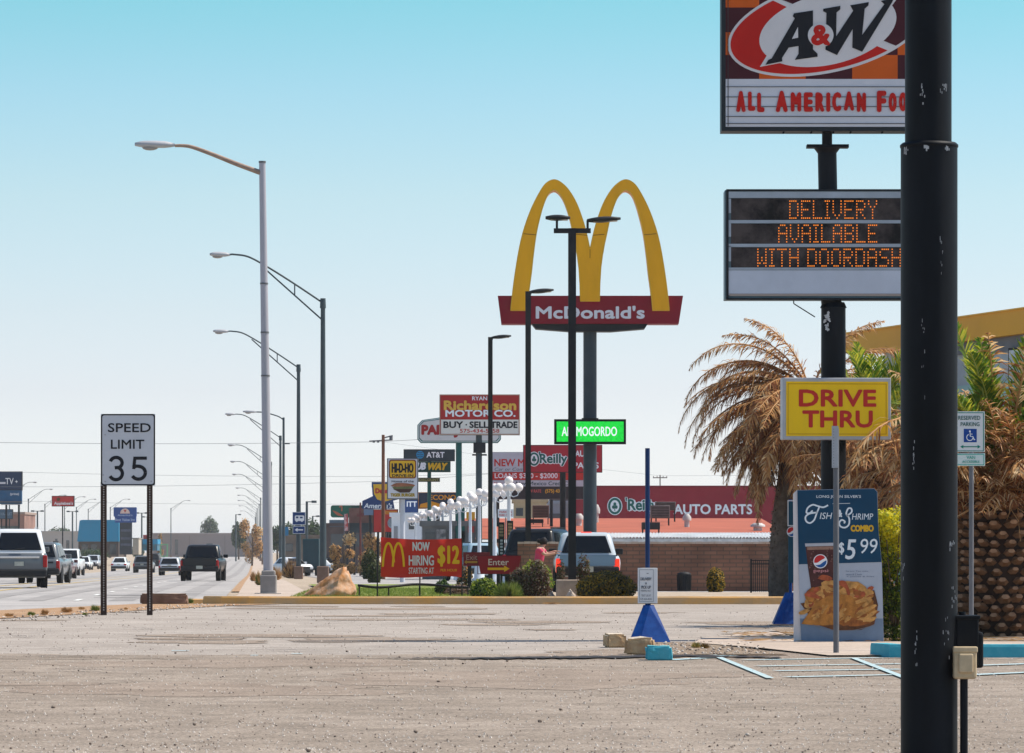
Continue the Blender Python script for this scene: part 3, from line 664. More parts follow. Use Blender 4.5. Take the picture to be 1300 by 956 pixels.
# printed fried food
rnd = random.Random(5); b = MB()
def blob(cx, cy, rx, ry, rot, yf, mi, jag=.12, n=18):
    t = radians(rot); P = []
    sd = rnd.random() * 50
    for i in range(n):
        a = 2 * pi * i / n; k = 1 + jag * noise.noise(Vector((cos(a) * 2 + sd, sin(a) * 2, 0))) * 2
        u, v = rx * cos(a) * k, ry * sin(a) * k; P.append(r.p(*S8(cx + u * cos(t) - v * sin(t), cy + u * sin(t) + v * cos(t))))
    b.flat(P, yf, mi)
y0 = -.010; dz = 6e-5; k = 0
b.flat([r.p(*S8(*q)) for q in [(150, 690), (230, 800), (330, 832), (470, 830), (540, 800), (560, 700), (540, 620)]], -.0085, 4)
def bl(*a, **kw):
    global k
    blob(*a[:5], y0 - dz * k, a[5], **kw); k += 1
bl(375, 700, 175, 98, 3, 0); bl(170, 735, 30, 12, -20, 1); bl(250, 640, 60, 38, -20, 1); bl(330, 600, 70, 32, 5, 1); bl(430, 620, 80, 45, 10, 1); bl(210, 650, 32, 45, 20, 2); bl(195, 690, 26, 28, 10, 1); bl(208, 692, 12, 20, 30, 3)
for i in range(60): bl(rnd.uniform(190, 520), rnd.uniform(595, 690), rnd.uniform(8, 28), rnd.uniform(6, 16), rnd.uniform(-60, 60), rnd.choice([0, 1, 1, 2, 2, 3]))
for i in range(12): bl(rnd.uniform(430, 528), rnd.uniform(670, 785), rnd.uniform(30, 50), rnd.uniform(9, 14), rnd.uniform(-45, -15), rnd.choice([1, 2, 1]))
for i in range(5): bl(rnd.uniform(370, 500), 775 + i * 6, 60, 9, rnd.uniform(-12, 4), rnd.choice([1, 2]))
b.flat([r.p(*S8(*q)) for q in spline([(155, 798), (190, 745), (235, 690), (300, 650), (400, 645), (440, 680), (430, 720), (390, 760), (330, 800), (240, 806), (155, 798)], 5)[:-1]], y0 - dz * k - .0004, 0)
k += 10
for i in range(40):
    aa = rnd.random(); xx = 215 + 190 * aa + rnd.uniform(-10, 10); yy = 775 - 95 * rnd.random() * (1 - abs(aa - .55)); kk = k; bl(xx, yy, rnd.uniform(5, 20), rnd.uniform(3, 8), rnd.uniform(-70, 0), rnd.choice([1, 2, 1])); 
for P_ in ([(240, 560), (262, 540), (300, 545), (318, 560), (300, 572), (265, 566)], [(335, 575), (380, 570), (402, 600), (412, 640), (398, 645), (385, 610), (350, 590)], [(170, 650), (190, 625), (240, 645), (250, 665), (215, 660)]):
    b.flat([r.p(*S8(*q)) for q in spline(P_ + [P_[0]], 4)[:-1]], y0 - dz * k, 3); k += 1
b.stroke([r.p(*S8(*q)) for q in spline([(215, 803), (280, 824), (350, 833), (440, 830), (540, 805)])], 3 / 4.156 / r.s, y0 - dz * k, 5)
b.build('printed_meal', [M('fry_gold', (.40, .16, .03), .5, var=.5, vs=9), M('fry_pale', (.50, .25, .07), .5, var=.5, vs=12), M('fry_brown', (.28, .09, .02), .5, var=.5, vs=12), M('shrimp_red', (.36, .08, .03), .5, var=.4, vs=12), M('fry_shade', (.13, .05, .02), .5, var=.5, vs=8), M('plate_rim', (.2, .2, .22), .4)], r.root)

# ================================================================== blue wedge based signs
def wedge(rg, x0, x1, yt, yb, xa, xb, mat):
    """tapered hollow plastic base: front panel leaning back, two side panels"""
    b = MB(); f = .36
    A = [(rg.x(x0), -f, rg.z(yb)), (rg.x(x1), -f, rg.z(yb)), (rg.x(x1) - .02, f, rg.z(yb)), (rg.x(x0) + .02, f, rg.z(yb))]
    T = [(rg.x(xa), -.05, rg.z(yt)), (rg.x(xb), -.05, rg.z(yt)), (rg.x(xb), .05, rg.z(yt)), (rg.x(xa), .05, rg.z(yt))]
    b.add(A + T, [(0, 1, 5, 4), (1, 2, 6, 5), (2, 3, 7, 6), (3, 0, 4, 7), (4, 5, 6, 7)])
    xm = rg.x((xa + xb) / 2 + 1); 
    b.add([(rg.x(xa), -.052, rg.z(yt)), (xm, -.10, rg.z(yt + 1)), (rg.x((x0 * .75 + x1 * .25)), -f - .05, rg.z(yb)), (rg.x(x0), -f - .002, rg.z(yb))], [(0, 3, 2, 1)])
    b.add([(xm, -.10, rg.z(yt + 1)), (rg.x(xb), -.052, rg.z(yt)), (rg.x(x1), -f - .002, rg.z(yb)), (rg.x((x0 * .75 + x1 * .25)), -f - .05, rg.z(yb))], [(0, 3, 2, 1)])
    return b.build('base', mat, rg.root)
r = Rig('delivery_sign', 'white delivery and pickup notice on a blue pole with a blue wedge base', 'sign', 823, 54)
wedge(r, 798, 850, 768, 814.5, 817, 830, blue_gloss)
navy = M('navy_pole', (.006, .03, .11), .45, var=.15)
r.pole('pole', 822, 569, 6, navy, 0, ybot=775)
b = MB(); b.bb(r.x(819), r.x(826), -.04, .04, r.z(772), r.z(762)); b.build('socket', navy, r.root)
r.box('plate', 809.5, 721, 834.5, 766, -.05, .012, white, r=.004)
frame(r, 'border', 811.5, 723, 829.5, 764, .5, -.053, M('notice_grey', (.25, .27, .3), .5), .002)
r.text([('DELIVERY', 820, 735, 14, 3.6, .01), ('&', 820, 740.5, 2, 2.6), ('PICK UP', 820, 745.5, 12, 4, .01), ('PARKING ONLY', 820, 750, 13, 2.2, .0), ('TEXT US AT', 820, 756, 12, 2.6, .0), ('575 434-4235', 820, 760.5, 14, 2.4, .0)], M('notice_ink', (.05, .06, .09), .5, var=0), -.055)
b = MB(); b.box((r.x(822), -.055, r.z(728)), (2.4 / r.s, .004, .8 / r.s)); b.build('clip', galv, r.root)
r = Rig('flag_sign', 'narrow blue banner stand with a round emblem half hidden behind the food poster', 'sign', 1003, 67)
wedge(r, 980, 1012, 752, 792, 997, 1008, blue_gloss)
r.pole('pole', 1003.5, 634, 4, blue_gloss, 0, ybot=755)
r.box('panel', 1000.5, 637, 1016, 740, -.04, .02, M('flag_blue', (.01, .07, .12), .5), r=.003)
frame(r, 'panel_frame', 999.5, 635, 1017, 668, 1.3, -.05, white)
emblem(r, 1005, 675, 6.5, -.055, lambda a, c: (a, c))

# ================================================================== broken kerb blocks
def rough_block(name, label, x0, x1, y0_, y1_, dep, D, mat, seed, rz=0, group=None, topmat=None):
    s_ = F / D; wd = (x1 - x0) / s_; h = (y1_ - y0_) / s_
    bm = bmesh.new(); bmesh.ops.create_cube(bm, size=1); bmesh.ops.scale(bm, vec=(wd, dep, h), verts=bm.verts)
    bmesh.ops.bevel(bm, geom=bm.edges[:], offset=min(h, wd) * .13, segments=2, affect='EDGES')
    bmesh.ops.subdivide_edges(bm, edges=bm.edges[:], cuts=3, use_grid_fill=True)
    for v in bm.verts:
        k = noise.noise(v.co * 6 + Vector((seed, 0, 0))) * .12 * min(h, wd) * 1.3 + noise.noise(v.co * 22 + Vector((seed, 5, 0))) * .05 * h
        v.co += v.co.normalized() * k
    bmesh.ops.translate(bm, vec=(0, 0, h / 2), verts=bm.verts); bm.verts.index_update()
    b = MB(); b.add([v.co for v in bm.verts], [[v.index for v in f.verts] for f in bm.faces], 0, False)
    for i, f in enumerate(bm.faces):
        if f.normal.z > .8 and topmat: b.m[i] = 1
    bm.free()
    o = b.build(name, [mat] + ([topmat] if topmat else []), None, (PX((x0 + x1) / 2, D), D + dep / 2, gz(D) - .01)); o.rotation_euler = (0, 0, rz)
    return tag(o, label, 'block', group)
blk_t = M('worn_tan_paint', (.52, .36, .20), .9, var=.35, vs=6, bump=.6, bs=25, col2=(.38, .24, .13)); blk_l = M('bare_concrete_top', (.55, .47, .38), .9, var=.25, vs=6, bump=.5, bs=30)
rough_block('concrete_block', 'tan kerb block with a broken end, leftmost of the three by the blue base', 769, 794, 804, 822, .42, 51.3, blk_t, 1, .1, None, blk_l)
rough_block('concrete_block', 'tan kerb block with a chipped pale top, between the other two blocks', 794, 831, 809.5, 832, .3, 47.6, blk_t, 2, -.12, None, blk_l)
rough_block('concrete_block', 'teal painted kerb block with a worn top in front of the blue sign base', 821, 853, 820.5, 839.5, .34, 45.2, teal, 3, -.03, None, M('worn_teal', (.16, .35, .36), .9, var=.4, vs=10, bump=.5, bs=25, col2=(.06, .32, .38)))
rough_block('stone_block', 'low dark brown slab lying behind the speed limit sign', 178, 237, 753, 767, .5, 93, M('brown_stone', (.17, .10, .07), .9, var=.4, vs=3, bump=.6, bs=8), 4, .04, None, M('brown_stone_top', (.36, .26, .2), .9, var=.3, vs=5))

# boulder
def rock(name, label, px, D, wd, h, dep, mat, seed, cat='boulder', peak=.15):
    bm = bmesh.new(); bmesh.ops.create_icosphere(bm, subdivisions=5, radius=1)
    rnd = random.Random(seed); pl = []
    for i in range(22):
        n = Vector((rnd.uniform(-1, 1), rnd.uniform(-1, 1), rnd.uniform(-.1, 1))).normalized(); pl.append((n, rnd.uniform(.62, .9)))
    for v in bm.verts:
        for n, d in pl:
            e = v.co.dot(n) - d
            if e > 0: v.co -= n * e * .92
        v.co += v.co.normalized() * (noise.noise(v.co * 3 + Vector((seed, 0, 0))) * .09 + noise.noise(v.co * 9) * .035 + noise.noise(v.co * 25) * .012)
    xs = [v.co.x for v in bm.verts]; zs = [v.co.z for v in bm.verts]
    for v in bm.verts:
        z = (v.co.z + .35) / (max(zs) + .35); 
        v.co.x = (v.co.x + .0) * (1.06 - .72 * max(0, z)) + peak * max(0, z)
        v.co.z = z
    xs = [v.co.x for v in bm.verts]; x0, x1 = min(xs), max(xs)
    for v in bm.verts: v.co.x = ((v.co.x - x0) / (x1 - x0) - .5) * wd; v.co.y *= dep / 2; v.co.z *= h
    bm.verts.index_update(); b = MB(); b.add([v.co for v in bm.verts], [[v.index for v in f.verts] for f in bm.faces], 0, True); bm.free()
    o = b.build(name, mat, None, (PX(px, D), D, gz(D) + .01)); return tag(o, label, cat)
rockm = M('orange_rock', (.46, .19, .06), .95, var=.3, vs=3.2, bump=1., bs=9, col2=(.54, .36, .25))
rock('boulder', 'large orange and pink boulder on the lawn beside the grey lamp post', 416, 106.5, 1.52, .80, 1.1, rockm, 11, peak=.62)
rock('rock', 'small pale rock between the dark scrub and the concrete lamp base', 695, 104, .5, .28, .35, M('pale_rock', (.5, .42, .36), .95, var=.3, vs=3, bump=.8, bs=9), 4, 'rock', 0)
rock('rock', 'small pale rock against the foot of the concrete lamp base', 724, 100.5, .34, .27, .3, MATS['pale_rock'], 9, 'rock', 0)

# ================================================================== speed limit sign
r = Rig('speed_limit_sign', 'white SPEED LIMIT 35 sign on two perforated dark posts', 'sign', 162, 77)
for px_, wd_ in ((131.5, 7.5), (190, 7)):
    b = MB(); X = r.x(px_); hw = wd_ / 2 / r.s; zb, zt = 0, r.z(612)
    b.bb(X - hw, X + hw, .03, .04, zb, zt); b.bb(X - hw - .002, X - hw + .012, .006, .032, zb, zt); b.bb(X + hw - .012, X + hw + .002, .006, .032, zb, zt)
    b.build('post', rust, r.root)
    b = MB(); n = 52
    for k in range(n): b.cyl((X, .029, zb + .1 + k * (zt - zb - .1) / n), (X, .0285, zb + .1 + k * (zt - zb - .1) / n), .012, n=8)
    b.build('hole_pattern', M('hole_light', (.62, .56, .5), .8), r.root)
b = MB(); b.rbox(r.x(128), r.x(197), -.002, .002, r.z(616.5), r.z(525.5), .0008)
r.box('plate', 128, 525.5, 197, 616.5, 0, .004, M('speed_plate', (.56, .57, .60), .5, var=.05))
def rrect(x0, y0_, x1, y1_, rad, n=5):
    out = []
    for cx_, cy_, a0 in ((x1 - rad, y0_ + rad, -90), (x1 - rad, y1_ - rad, 0), (x0 + rad, y1_ - rad, 90), (x0 + rad, y0_ + rad, 180)):
        for i in range(n + 1): a = radians(a0 + 90 * i / n); out.append((cx_ + rad * cos(a), cy_ + rad * sin(a)))
    return out
def ring(rg, nm, o_, i_, yf, mat, rad, parent=None, d=.0):
    A = [rg.p(*q) for q in rrect(*o_, rad)]; B = [rg.p(*q) for q in rrect(*i_, rad * .75)]; n = len(A)
    b = MB(); b.add([(p[0], yf, p[1]) for p in A] + [(p[0], yf, p[1]) for p in B], [(i, n + i, n + (i + 1) % n, (i + 1) % n) for i in range(n)])
    if d: b.add([(p[0], yf, p[1]) for p in A] + [(p[0], yf + d, p[1]) for p in A], [(i, (i + 1) % n, n + (i + 1) % n, n + i) for i in range(n)])
    return b.build(nm, mat, parent or rg.root)
ring(r, 'border', (128, 525.5, 197, 616.5), (129.8, 527.3, 195.2, 614.7), -.002, inkb, 3.5)
def bigdigit(rg, b, pts, wpx, yf): b.stroke([rg.p(*q) for q in pts], wpx / rg.s, yf)
b = MB()
c3 = [(138.7 + 0, 584.5)] + [(147.5 + 8.3 * cos(a), 587 + 6.7 * sin(a)) for a in [radians(-160 + i * 15) for i in range(15)]] + [(144.5, 593.6)]
r.text([('SPEED', 164.3, 543, 54.5, 11.6, .016), ('LIMIT', 162, 564, 42.5, 11.6, .016)], inkb, -.003)
def S3(x, y): return (x / 3.1864, 480 + y / 3.1867)
def arc(cx, cy, rx, ry, a0, a1, n=18): return [(cx + rx * cos(radians(a0 + (a1 - a0) * i / n)), cy + ry * sin(radians(a0 + (a1 - a0) * i / n))) for i in range(n + 1)]
b.stroke([r.p(*S3(*q)) for q in arc(470, 343, 24, 22, -165, 60) + [(477, 362)]], 14 / 3.187 / r.s, -.003)
b.stroke([r.p(*S3(*q)) for q in [(464, 363)] + arc(469, 386, 26, 25, -75, 155)], 14 / 3.187 / r.s, -.0034)
b.stroke([r.p(*S3(*q)) for q in [(594, 324), (545, 324)]], 13 / 3.187 / r.s, -.003)
b.stroke([r.p(*S3(*q)) for q in [(546, 318), (541, 368)]], 13 / 3.187 / r.s, -.0034)
b.stroke([r.p(*S3(*q)) for q in [(537, 362), (552, 356)] + arc(560, 383, 28, 26, -85, 150)], 14 / 3.187 / r.s, -.0038)
b.build('numeral', inkb, r.root)
b = MB()
for x_, y_ in ((133.5, 552), (192, 611), (185.5, 600), (131, 603), (133.5, 611.5)): b.cyl((r.x(x_), -.002, r.z(y_)), (r.x(x_), -.007, r.z(y_)), .009, n=8)
b.build('bolt', galv, r.root)

# ================================================================== banner
r = Rig('hiring_banner', 'red NOW HIRING banner with a yellow M, stretched on three thin black stakes', 'banner', 533, 105)
for px_, yt in ((479, 681), (533, 690), (586.5, 683)):
    b = MB(); b.cyl((r.x(px_), .03, 0), (r.x(px_), .03, r.z(yt)), .018, n=8); b.build('stake', inkb, r.root)
b = MB(); nx, nz_ = 40, 12; vs = []
def bann(u, v):
    x_ = 483.3 + (585.8 - 483.3) * u + .6 * sin(v * 3); ytop = 682 + 2.2 * sin(u * pi) + 1.5 * u; ybot = 732 + 1.3 * sin(u * pi * 2) + .8 * u
    yy = ytop + (ybot - ytop) * v; return x_, yy, -.012 - .035 * sin(u * 9 + v * 2.2) * sin(v * 3.1) + .02 * sin(u * 25 - v * 4) * (1 - v) - .012 * sin((u + v) * 16)
for j in range(nz_ + 1):
    for i in range(nx + 1):
        a, c, y_ = bann(i / nx, j / nz_); vs.append((r.x(a), y_ - .02, r.z(c)))
b.add(vs, [(j * (nx + 1) + i, (j + 1) * (nx + 1) + i, (j + 1) * (nx + 1) + i + 1, j * (nx + 1) + i + 1) for j in range(nz_) for i in range(nx)], 0, True)
b.add([(v[0], v[1] + .006, v[2]) for v in vs], [(j * (nx + 1) + i, j * (nx + 1) + i + 1, (j + 1) * (nx + 1) + i + 1, (j + 1) * (nx + 1) + i) for j in range(nz_) for i in range(nx)], 0, True)
b.build('cloth', M('banner_red', (.62, .03, .015), .55, var=.06, vs=2), r.root)
yb = -.105
bw = M('banner_white', (.70, .66, .66), .6, var=0); by = M('banner_gold', (.85, .45, .01), .6, var=0)
r.text([('NOW', 534.7, 693.7, 22, 11.5, .03), ('HIRING', 535, 711.5, 32, 13, .02), ('STARTING AT', 535, 724.5, 32, 8, .01)], bw, yb)
r.text([('$12', 569.5, 706, 28, 27, .03), ('PER HOUR', 570, 723.8, 21, 3.2, .0)], by, yb)
b = MB()
for sx in (0, 1):
    c0 = 493.3 + sx * 12.6
    b.stroke([r.p(*q) for q in spline([(c0 - 7.2, 719.5), (c0 - 6, 706), (c0 - 3.5, 694), (c0, 689.6), (c0 + 3.5, 694), (c0 + 6, 706), (c0 + 7, 719.5 if sx else 714)], 8)], 2.7 / r.s, yb - .001 * sx)
b.build('letter_emblem', by, r.root)

# ================================================================== Enter / Exit boards
ek = M('enter_maroon', (.27, .012, .02), .5, var=.1)
tanw = M('enter_tan', (.72, .58, .52), .5, var=0)
r = Rig('enter_sign', 'dark red Enter board with a yellow arrow on a short dark post', 'sign', 633, 108)
r.poly('board', [(606, 706), (661.5, 706), (657.5, 728.5), (610, 728.5)], -.08, .16, ek)
frame(r, 'edge', 606, 705.2, 661.5, 728.9, .8, -.02, M('maroon_edge', (.10, .01, .015), .5), .05)
r.box('post', 630.3, 728, 635, 760, -.04, .08, black2)
r.text([('Enter', 633, 713.6, 26, 8, .01)], tanw, -.084)
b = MB(); b.flat([r.p(*q) for q in [(619, 720.6), (640, 720.6), (640, 718), (647, 722), (640, 726), (640, 723.6), (619, 723.6)]], -.084); b.build('arrow', by, r.root)
r = Rig('exit_sign', 'dark red Exit board half hidden behind the Enter board', 'sign', 600, 118)
r.box('board', 588, 701, 622, 718.5, -.07, .14, M('exit_maroon', (.16, .012, .02), .5, var=.1))
r.box('post', 594, 718, 598.5, 752, -.04, .08, black2)
r.text([('Exit', 599, 707.5, 14, 6.5, .0)], M('exit_tan', (.36, .22, .19), .5, var=0), -.075)
b = MB(); b.flat([r.p(*q) for q in [(589.5, 713.5), (592.5, 710.8), (592.5, 712.3), (606, 712.3), (606, 714.7), (592.5, 714.7), (592.5, 716.2)]], -.075); b.build('arrow', M('exit_gold', (.42, .2, .03), .5, var=0), r.root)

# ================================================================== big M sign
MD = 150
r = Rig('arch_sign', 'tall sign of two yellow arches over a dark red name board', 'pylon sign', 749, MD)
r.pole('pole', 749, 420, 17, M('sign_pole_grey', (.035, .05, .065), .5, var=.2, vs=1), n=24)
r.poly('board', [(632, 376.5), (866.5, 376.5), (861, 412), (636.5, 412)], -.5, 1.0, M('board_maroon', (.22, .006, .018), .5, var=.12, vs=1.))
r.poly('board_base', [(675, 411.8), (822, 411.8), (818, 418), (775, 421.5), (725, 421.5), (680, 418)], -.42, .84, black2)
def Z3(x, y): return (600 + x / 3.983, 200 + y / 3.983)
def mir(P): return [(1181 - x, y) for x, y in P][::-1]
gold = M('arch_gold', (.80, .38, .003), .45, var=.12, vs=.9, streak=.3)
# left arch band: outer and inner outlines as rows, so each face is a proper quad strip
outer = spline([(193, 780), (203, 680), (218, 570), (238, 455), (262, 360), (300, 258), (345, 172), (375, 135), (410, 120), (445, 133), (485, 172), (525, 240), (558, 330), (577, 400), (591, 466)], 4)
inner = spline([(276, 780), (285, 680), (297, 590), (308, 490), (322, 390), (340, 310), (360, 240), (382, 190), (412, 171), (440, 190), (465, 235), (490, 312), (508, 395), (520, 450), (527, 492)], 4)
def band(rg, A, B, y0_, y1_, T, mat, name, parent=None):
    n = len(A); b = MB()
    P = [rg.p(*T(*q)) for q in A]; Q = [rg.p(*T(*q)) for q in B]
    vs = [(p[0], y0_, p[1]) for p in P] + [(p[0], y0_, p[1]) for p in Q] + [(p[0], y1_, p[1]) for p in P] + [(p[0], y1_, p[1]) for p in Q]
    fs = []
    for i in range(n - 1): fs += [(i, i + 1, n + i + 1, n + i), (2 * n + i, 3 * n + i, 3 * n + i + 1, 2 * n + i + 1), (i, 2 * n + i, 2 * n + i + 1, i + 1), (n + i, n + i + 1, 3 * n + i + 1, 3 * n + i)]
    fs += [(0, n, 3 * n, 2 * n), (n - 1, 3 * n - 1, 4 * n - 1, 2 * n - 1)]
    b.add(vs, fs); return b.build(name, mat, parent or rg.root)
AY0, AY1 = -.62, .45
for T in (Z3, lambda x, y: Z3(1184 - x, y)): band(r, outer, inner, AY0, AY1, T, gold, 'arch')
b = MB(); b.prism([r.p(*Z3(*q)) for q in [(592, 462), (527, 490), (536, 560), (541, 640), (543, 733), (641, 733), (643, 640), (648, 560), (657, 490)]], AY0 - .006, AY1 + .006); b.build('arch_foot', gold, r.root)
rim = M('arch_rim', (.72, .42, .03), .4, var=.1); b = MB()
for T in (Z3, lambda x, y: Z3(1184 - x, y)):
    for L in (outer, inner): b.stroke([r.p(*T(*q)) for q in L], 5.0 / 3.983 / r.s, AY0 - .012)
    b.stroke([r.p(*T(*q)) for q in [(193, 778), (276, 778)]], .9 / r.s, AY0 - .013)
b.stroke([r.p(*Z3(*q)) for q in [(527, 492), (536, 560), (541, 640), (543, 731), (641, 731), (643, 640), (648, 560), (657, 492)]], .8 / r.s, AY0 - .012)
# underside and backs so the rim reads as a folded lip
b.build('rim', rim, r.root)
b = MB()
for T in (Z3, lambda x, y: Z3(1184 - x, y)):
    for q0, q1 in (((258, 392), (320, 398)), ((520, 395), (578, 400))): b.stroke([r.p(*T(*q0)), r.p(*T(*q1))], .7 / r.s, AY0 - .014)
b.stroke([r.p(*Z3(592, 470)), r.p(*Z3(592, 515))], .6 / r.s, AY0 - .014)
b.build('panel_seam', M('seam_brown', (.16, .07, .005), .6), r.root)
r.text([("McDonald's", 749, 397.5, 138, 16.5, .035)], M('sign_lilac_white', (.68, .68, .76), .5, var=0), -.505)
# green LED board
q = Rig('led_board', 'bright green ALAMOGORDO display board fixed to the arch sign pole', 'display board', 749, MD - .4)
q.root.location.z = gz(MD - .4)
q.box('cabinet', 703.5, 532.5, 794.5, 564, -.3, .5, black)
scrg = M('led_green', (.01, .62, .05), .5, var=.35, vs=14, emit=.55)
q.box('screen', 706.5, 535.5, 791.5, 561, -.32, .03, scrg)
q.text([('ALAMOGORDO', 748, 548, 70, 12, .012)], M('led_white', (.85, .85, .9), .5, var=0, emit=.5), -.326)
q.box('seam', 738.5, 531, 759.5, 533.5, -.26, .4, black2)

# ================================================================== dark parking lot lamps
headm = M('lamp_lens', (.42, .34, .27), .35, var=.2, vs=3)
def lotlamp(px, D, top, label, double, basepx=None):
    r = Rig('lot_lamp', label, 'lamp post', px, D, 'dark lamp posts round the drive-in lots')
    s_ = r.s; wd = {True: .20, False: .185}[double]
    b = MB(); zt = r.z(top)
    b.bb(-wd / 2, wd / 2, -wd / 2, wd / 2, 0, zt); b.build('pole', black2, r.root)
    def head(cx, z, sg, ln, tilt):
        b = MB(); n = 16
        prof = []
        for k in range(9):
            t = k / 8; prof.append((t * ln, .16 * sqrt(max(0, 1 - (2 * t - 1) ** 4)) + .03, .06 * sin(pi * (.1 + .85 * t)) + .02))
        vs = []
        for (u, hw, hh) in prof:
            for a in range(12):
                q = 2 * pi * a / 12; vs.append((cx + sg * u, hw * cos(q), z + hh * sin(q) + u * tilt))
        fs = [(k * 12 + a, k * 12 + (a + 1) % 12, (k + 1) * 12 + (a + 1) % 12, (k + 1) * 12 + a) for k in range(8) for a in range(12)]
        b.add(vs, fs + [tuple(range(12)), tuple(range(96, 108))], 0, True)
        h = b.build('lamp_head', black2, r.root)
        b = MB(); b.box((cx + sg * ln * .55, 0, z - .055 + ln * .55 * tilt), (ln * .7, .22, .02), rot=Matrix.Rotation(-sg * atan2(tilt, 1), 3, 'Y')); b.build('lens', headm, h)
    if double:
        b = MB(); b.bb(r.x(703), r.x(750), -.06, .06, r.z(296), r.z(290)); b.bb(r.x(705.5), r.x(708.5), -.04, .04, r.z(290), r.z(278)); b.bb(r.x(744.5), r.x(747.5), -.04, .04, r.z(290), r.z(280)); b.bb(r.x(723.5), r.x(729), -.07, .07, r.z(303), r.z(295)); b.build('cross_arm', black2, r.root)
        head(r.x(692.5), r.z(276.5), 1, .63, .0); head(r.x(745), r.z(280), 1, .86, .06)
    else:
        b = MB(); b.bb(-wd / 2, wd * .6, -.05, .05, zt - .1, zt); b.build('arm', black2, r.root)
        head(wd / 2 - .05, zt - .02, 1, .80, .09)
    return r
r = lotlamp(726.3, 104, 290, 'tall dark lamp post with two heads in front of the yellow arches', True)
q = Rig('lamp_footing', 'square pale concrete footing under the double headed lamp post', 'footing', 721, 104 - .2)
b = MB(); b.rbox(q.x(706), q.x(737), -.35, .4, 0, q.z(736), .02); o = b.build('block', M('pale_concrete', (.44, .35, .28), .9, var=.2, vs=3, bump=.4, bs=15), q.root)
lotlamp(670.5, 135, 370, 'dark single headed lamp post left of the double headed one', False)
lotlamp(622.5, 165, 428, 'dark single headed lamp post in front of the motor company sign', False)

# ================================================================== street lamps
r = Rig('street_lamp', 'pale grey street lamp with one plain arm and a square base shroud', 'street lamp', 341, 115)
b = MB(); b.cyl((0, 0, 0), (r.x(333), 0, r.z(207)), 6.4 / r.s, 4.1 / r.s, 24); b.build('pole', M('aluminium_pole', (.40, .385, .43), .6, .0, var=.10, vs=.7, streak=.3), r.root)
b = MB(); b.cyl((r.x(333), 0, r.z(207)), (r.x(333), 0, r.z(204.5)), 4.6 / r.s, n=16)
for yy in (360, 422, 477): b.cyl((r.x(333 + (yy - 205) / 549 * 8), 0, r.z(yy + 1)), (r.x(333 + (yy - 205) / 549 * 8), 0, r.z(yy - 1)), (4.6 + (yy - 205) / 549 * 2.2) / r.s, n=20)
b.build('band', galv, r.root)
b = MB(); b.rbox(-10 / r.s, 10 / r.s, -10 / r.s, 10 / r.s, 0, r.z(730), .03); b.rbox(-8.5 / r.s, 8.5 / r.s, -8.5 / r.s, 8.5 / r.s, r.z(731), r.z(724), .04); b.build('shroud', M('shroud_grey', (.27, .25, .24), .7, var=.15, vs=3), r.root)
b = MB(); b.rbox(-17 / r.s, 17 / r.s, -.36, .36, -.03, .035, .01); b.build('footing', concrete, r.root)
armm = M('weathered_arm', (.32, .22, .17), .6, .1, var=.25, vs=4)
b = MB(); P = spline([(334, 220), (326, 217.5), (300, 208), (270, 196), (245, 187), (233, 185), (222, 185)], 5)
b.path([(r.x(p), 0, r.z(q_)) for p, q_ in P], [(3.6 - 1.7 * i / len(P)) / r.s for i in range(len(P))], 10); b.build('arm', armm, r.root)
def cobra(parent, x, y, z, L, sc_=1., sg=-1):
    b = MB(); n = 12; prof = [(0, .05, .05), (.08, .09, .08), (.25, .15, .12), (.5, .17, .13), (.8, .15, .12), (1, .09, .06)]
    vs = []
    for u, hw, hh in prof:
        for a in range(n): q = 2 * pi * a / n; vs.append((x + sg * u * L, y + hw * cos(q) * sc_, z + hh * sin(q) * sc_ * (1 if sin(q) > 0 else .7) + (.02 * u)))
    b.add(vs, [(k * n + a, k * n + (a + 1) % n, (k + 1) * n + (a + 1) % n, (k + 1) * n + a) for k in range(5) for a in range(n)] + [tuple(range(n)), tuple(range(5 * n, 6 * n))], 0, True)
    h = b.build('lamp_head', alu, parent)
    b = MB(); b.ball((x + sg * L * .62, y, z - .07 * sc_), .14 * sc_, 12, 6, 0, (1.7, .9, .6)); b.build('lens', M('cobra_lens', (.30, .28, .27), .3, var=.1), h)
    return h
cobra(r.root, r.x(222), 0, r.z(184.5), 1.12, .95)
def trusslamp():
    H = 12.5; t = thing('street_lamp', 'tallest dark street lamp with a braced arm, right of the pale grey lamp', 'street lamp', (PX(410, 181), 181, gz(181)), 0, 'street lamps along the right side of the road')
    dk = M('lamp_dark_green', (.055, .075, .085), .5, .1, var=.15, vs=2)
    b = MB(); b.cyl((.0, 0, 0), (0, 0, H), .155, .10, 14); b.build('pole', dk, t)
    b = MB(); b.cyl((0, 0, H - .35), (0, 0, H + .08), .14, .12, 12); b.build('pole_cap', dk, t)
    b = MB(); b.rbox(-.26, .26, -.26, .26, 0, .75, .04); b.build('shroud', M('brown_shroud', (.20, .13, .10), .8, var=.2), t)
    b = MB(); P = spline([(0, H - .12), (-1.3, H + .75), (-2.5, H + 1.5), (-3.3, H + 1.92), (-3.9, H + 2.02), (-4.1, H + 2.02)], 5)
    b.path([(p, 0, q_) for p, q_ in P], .042, 8); b.cyl((0, 0, H - .9), (-2.75, 0, H + 1.55), .035, n=8); b.cyl((-1.25, 0, H + .72), (-1.25, 0, H + .22), .03, n=6); b.build('arm', dk, t)
    cobra(t, -4.1, 0, H + 2.0, .9)
    return t
T0 = trusslamp()
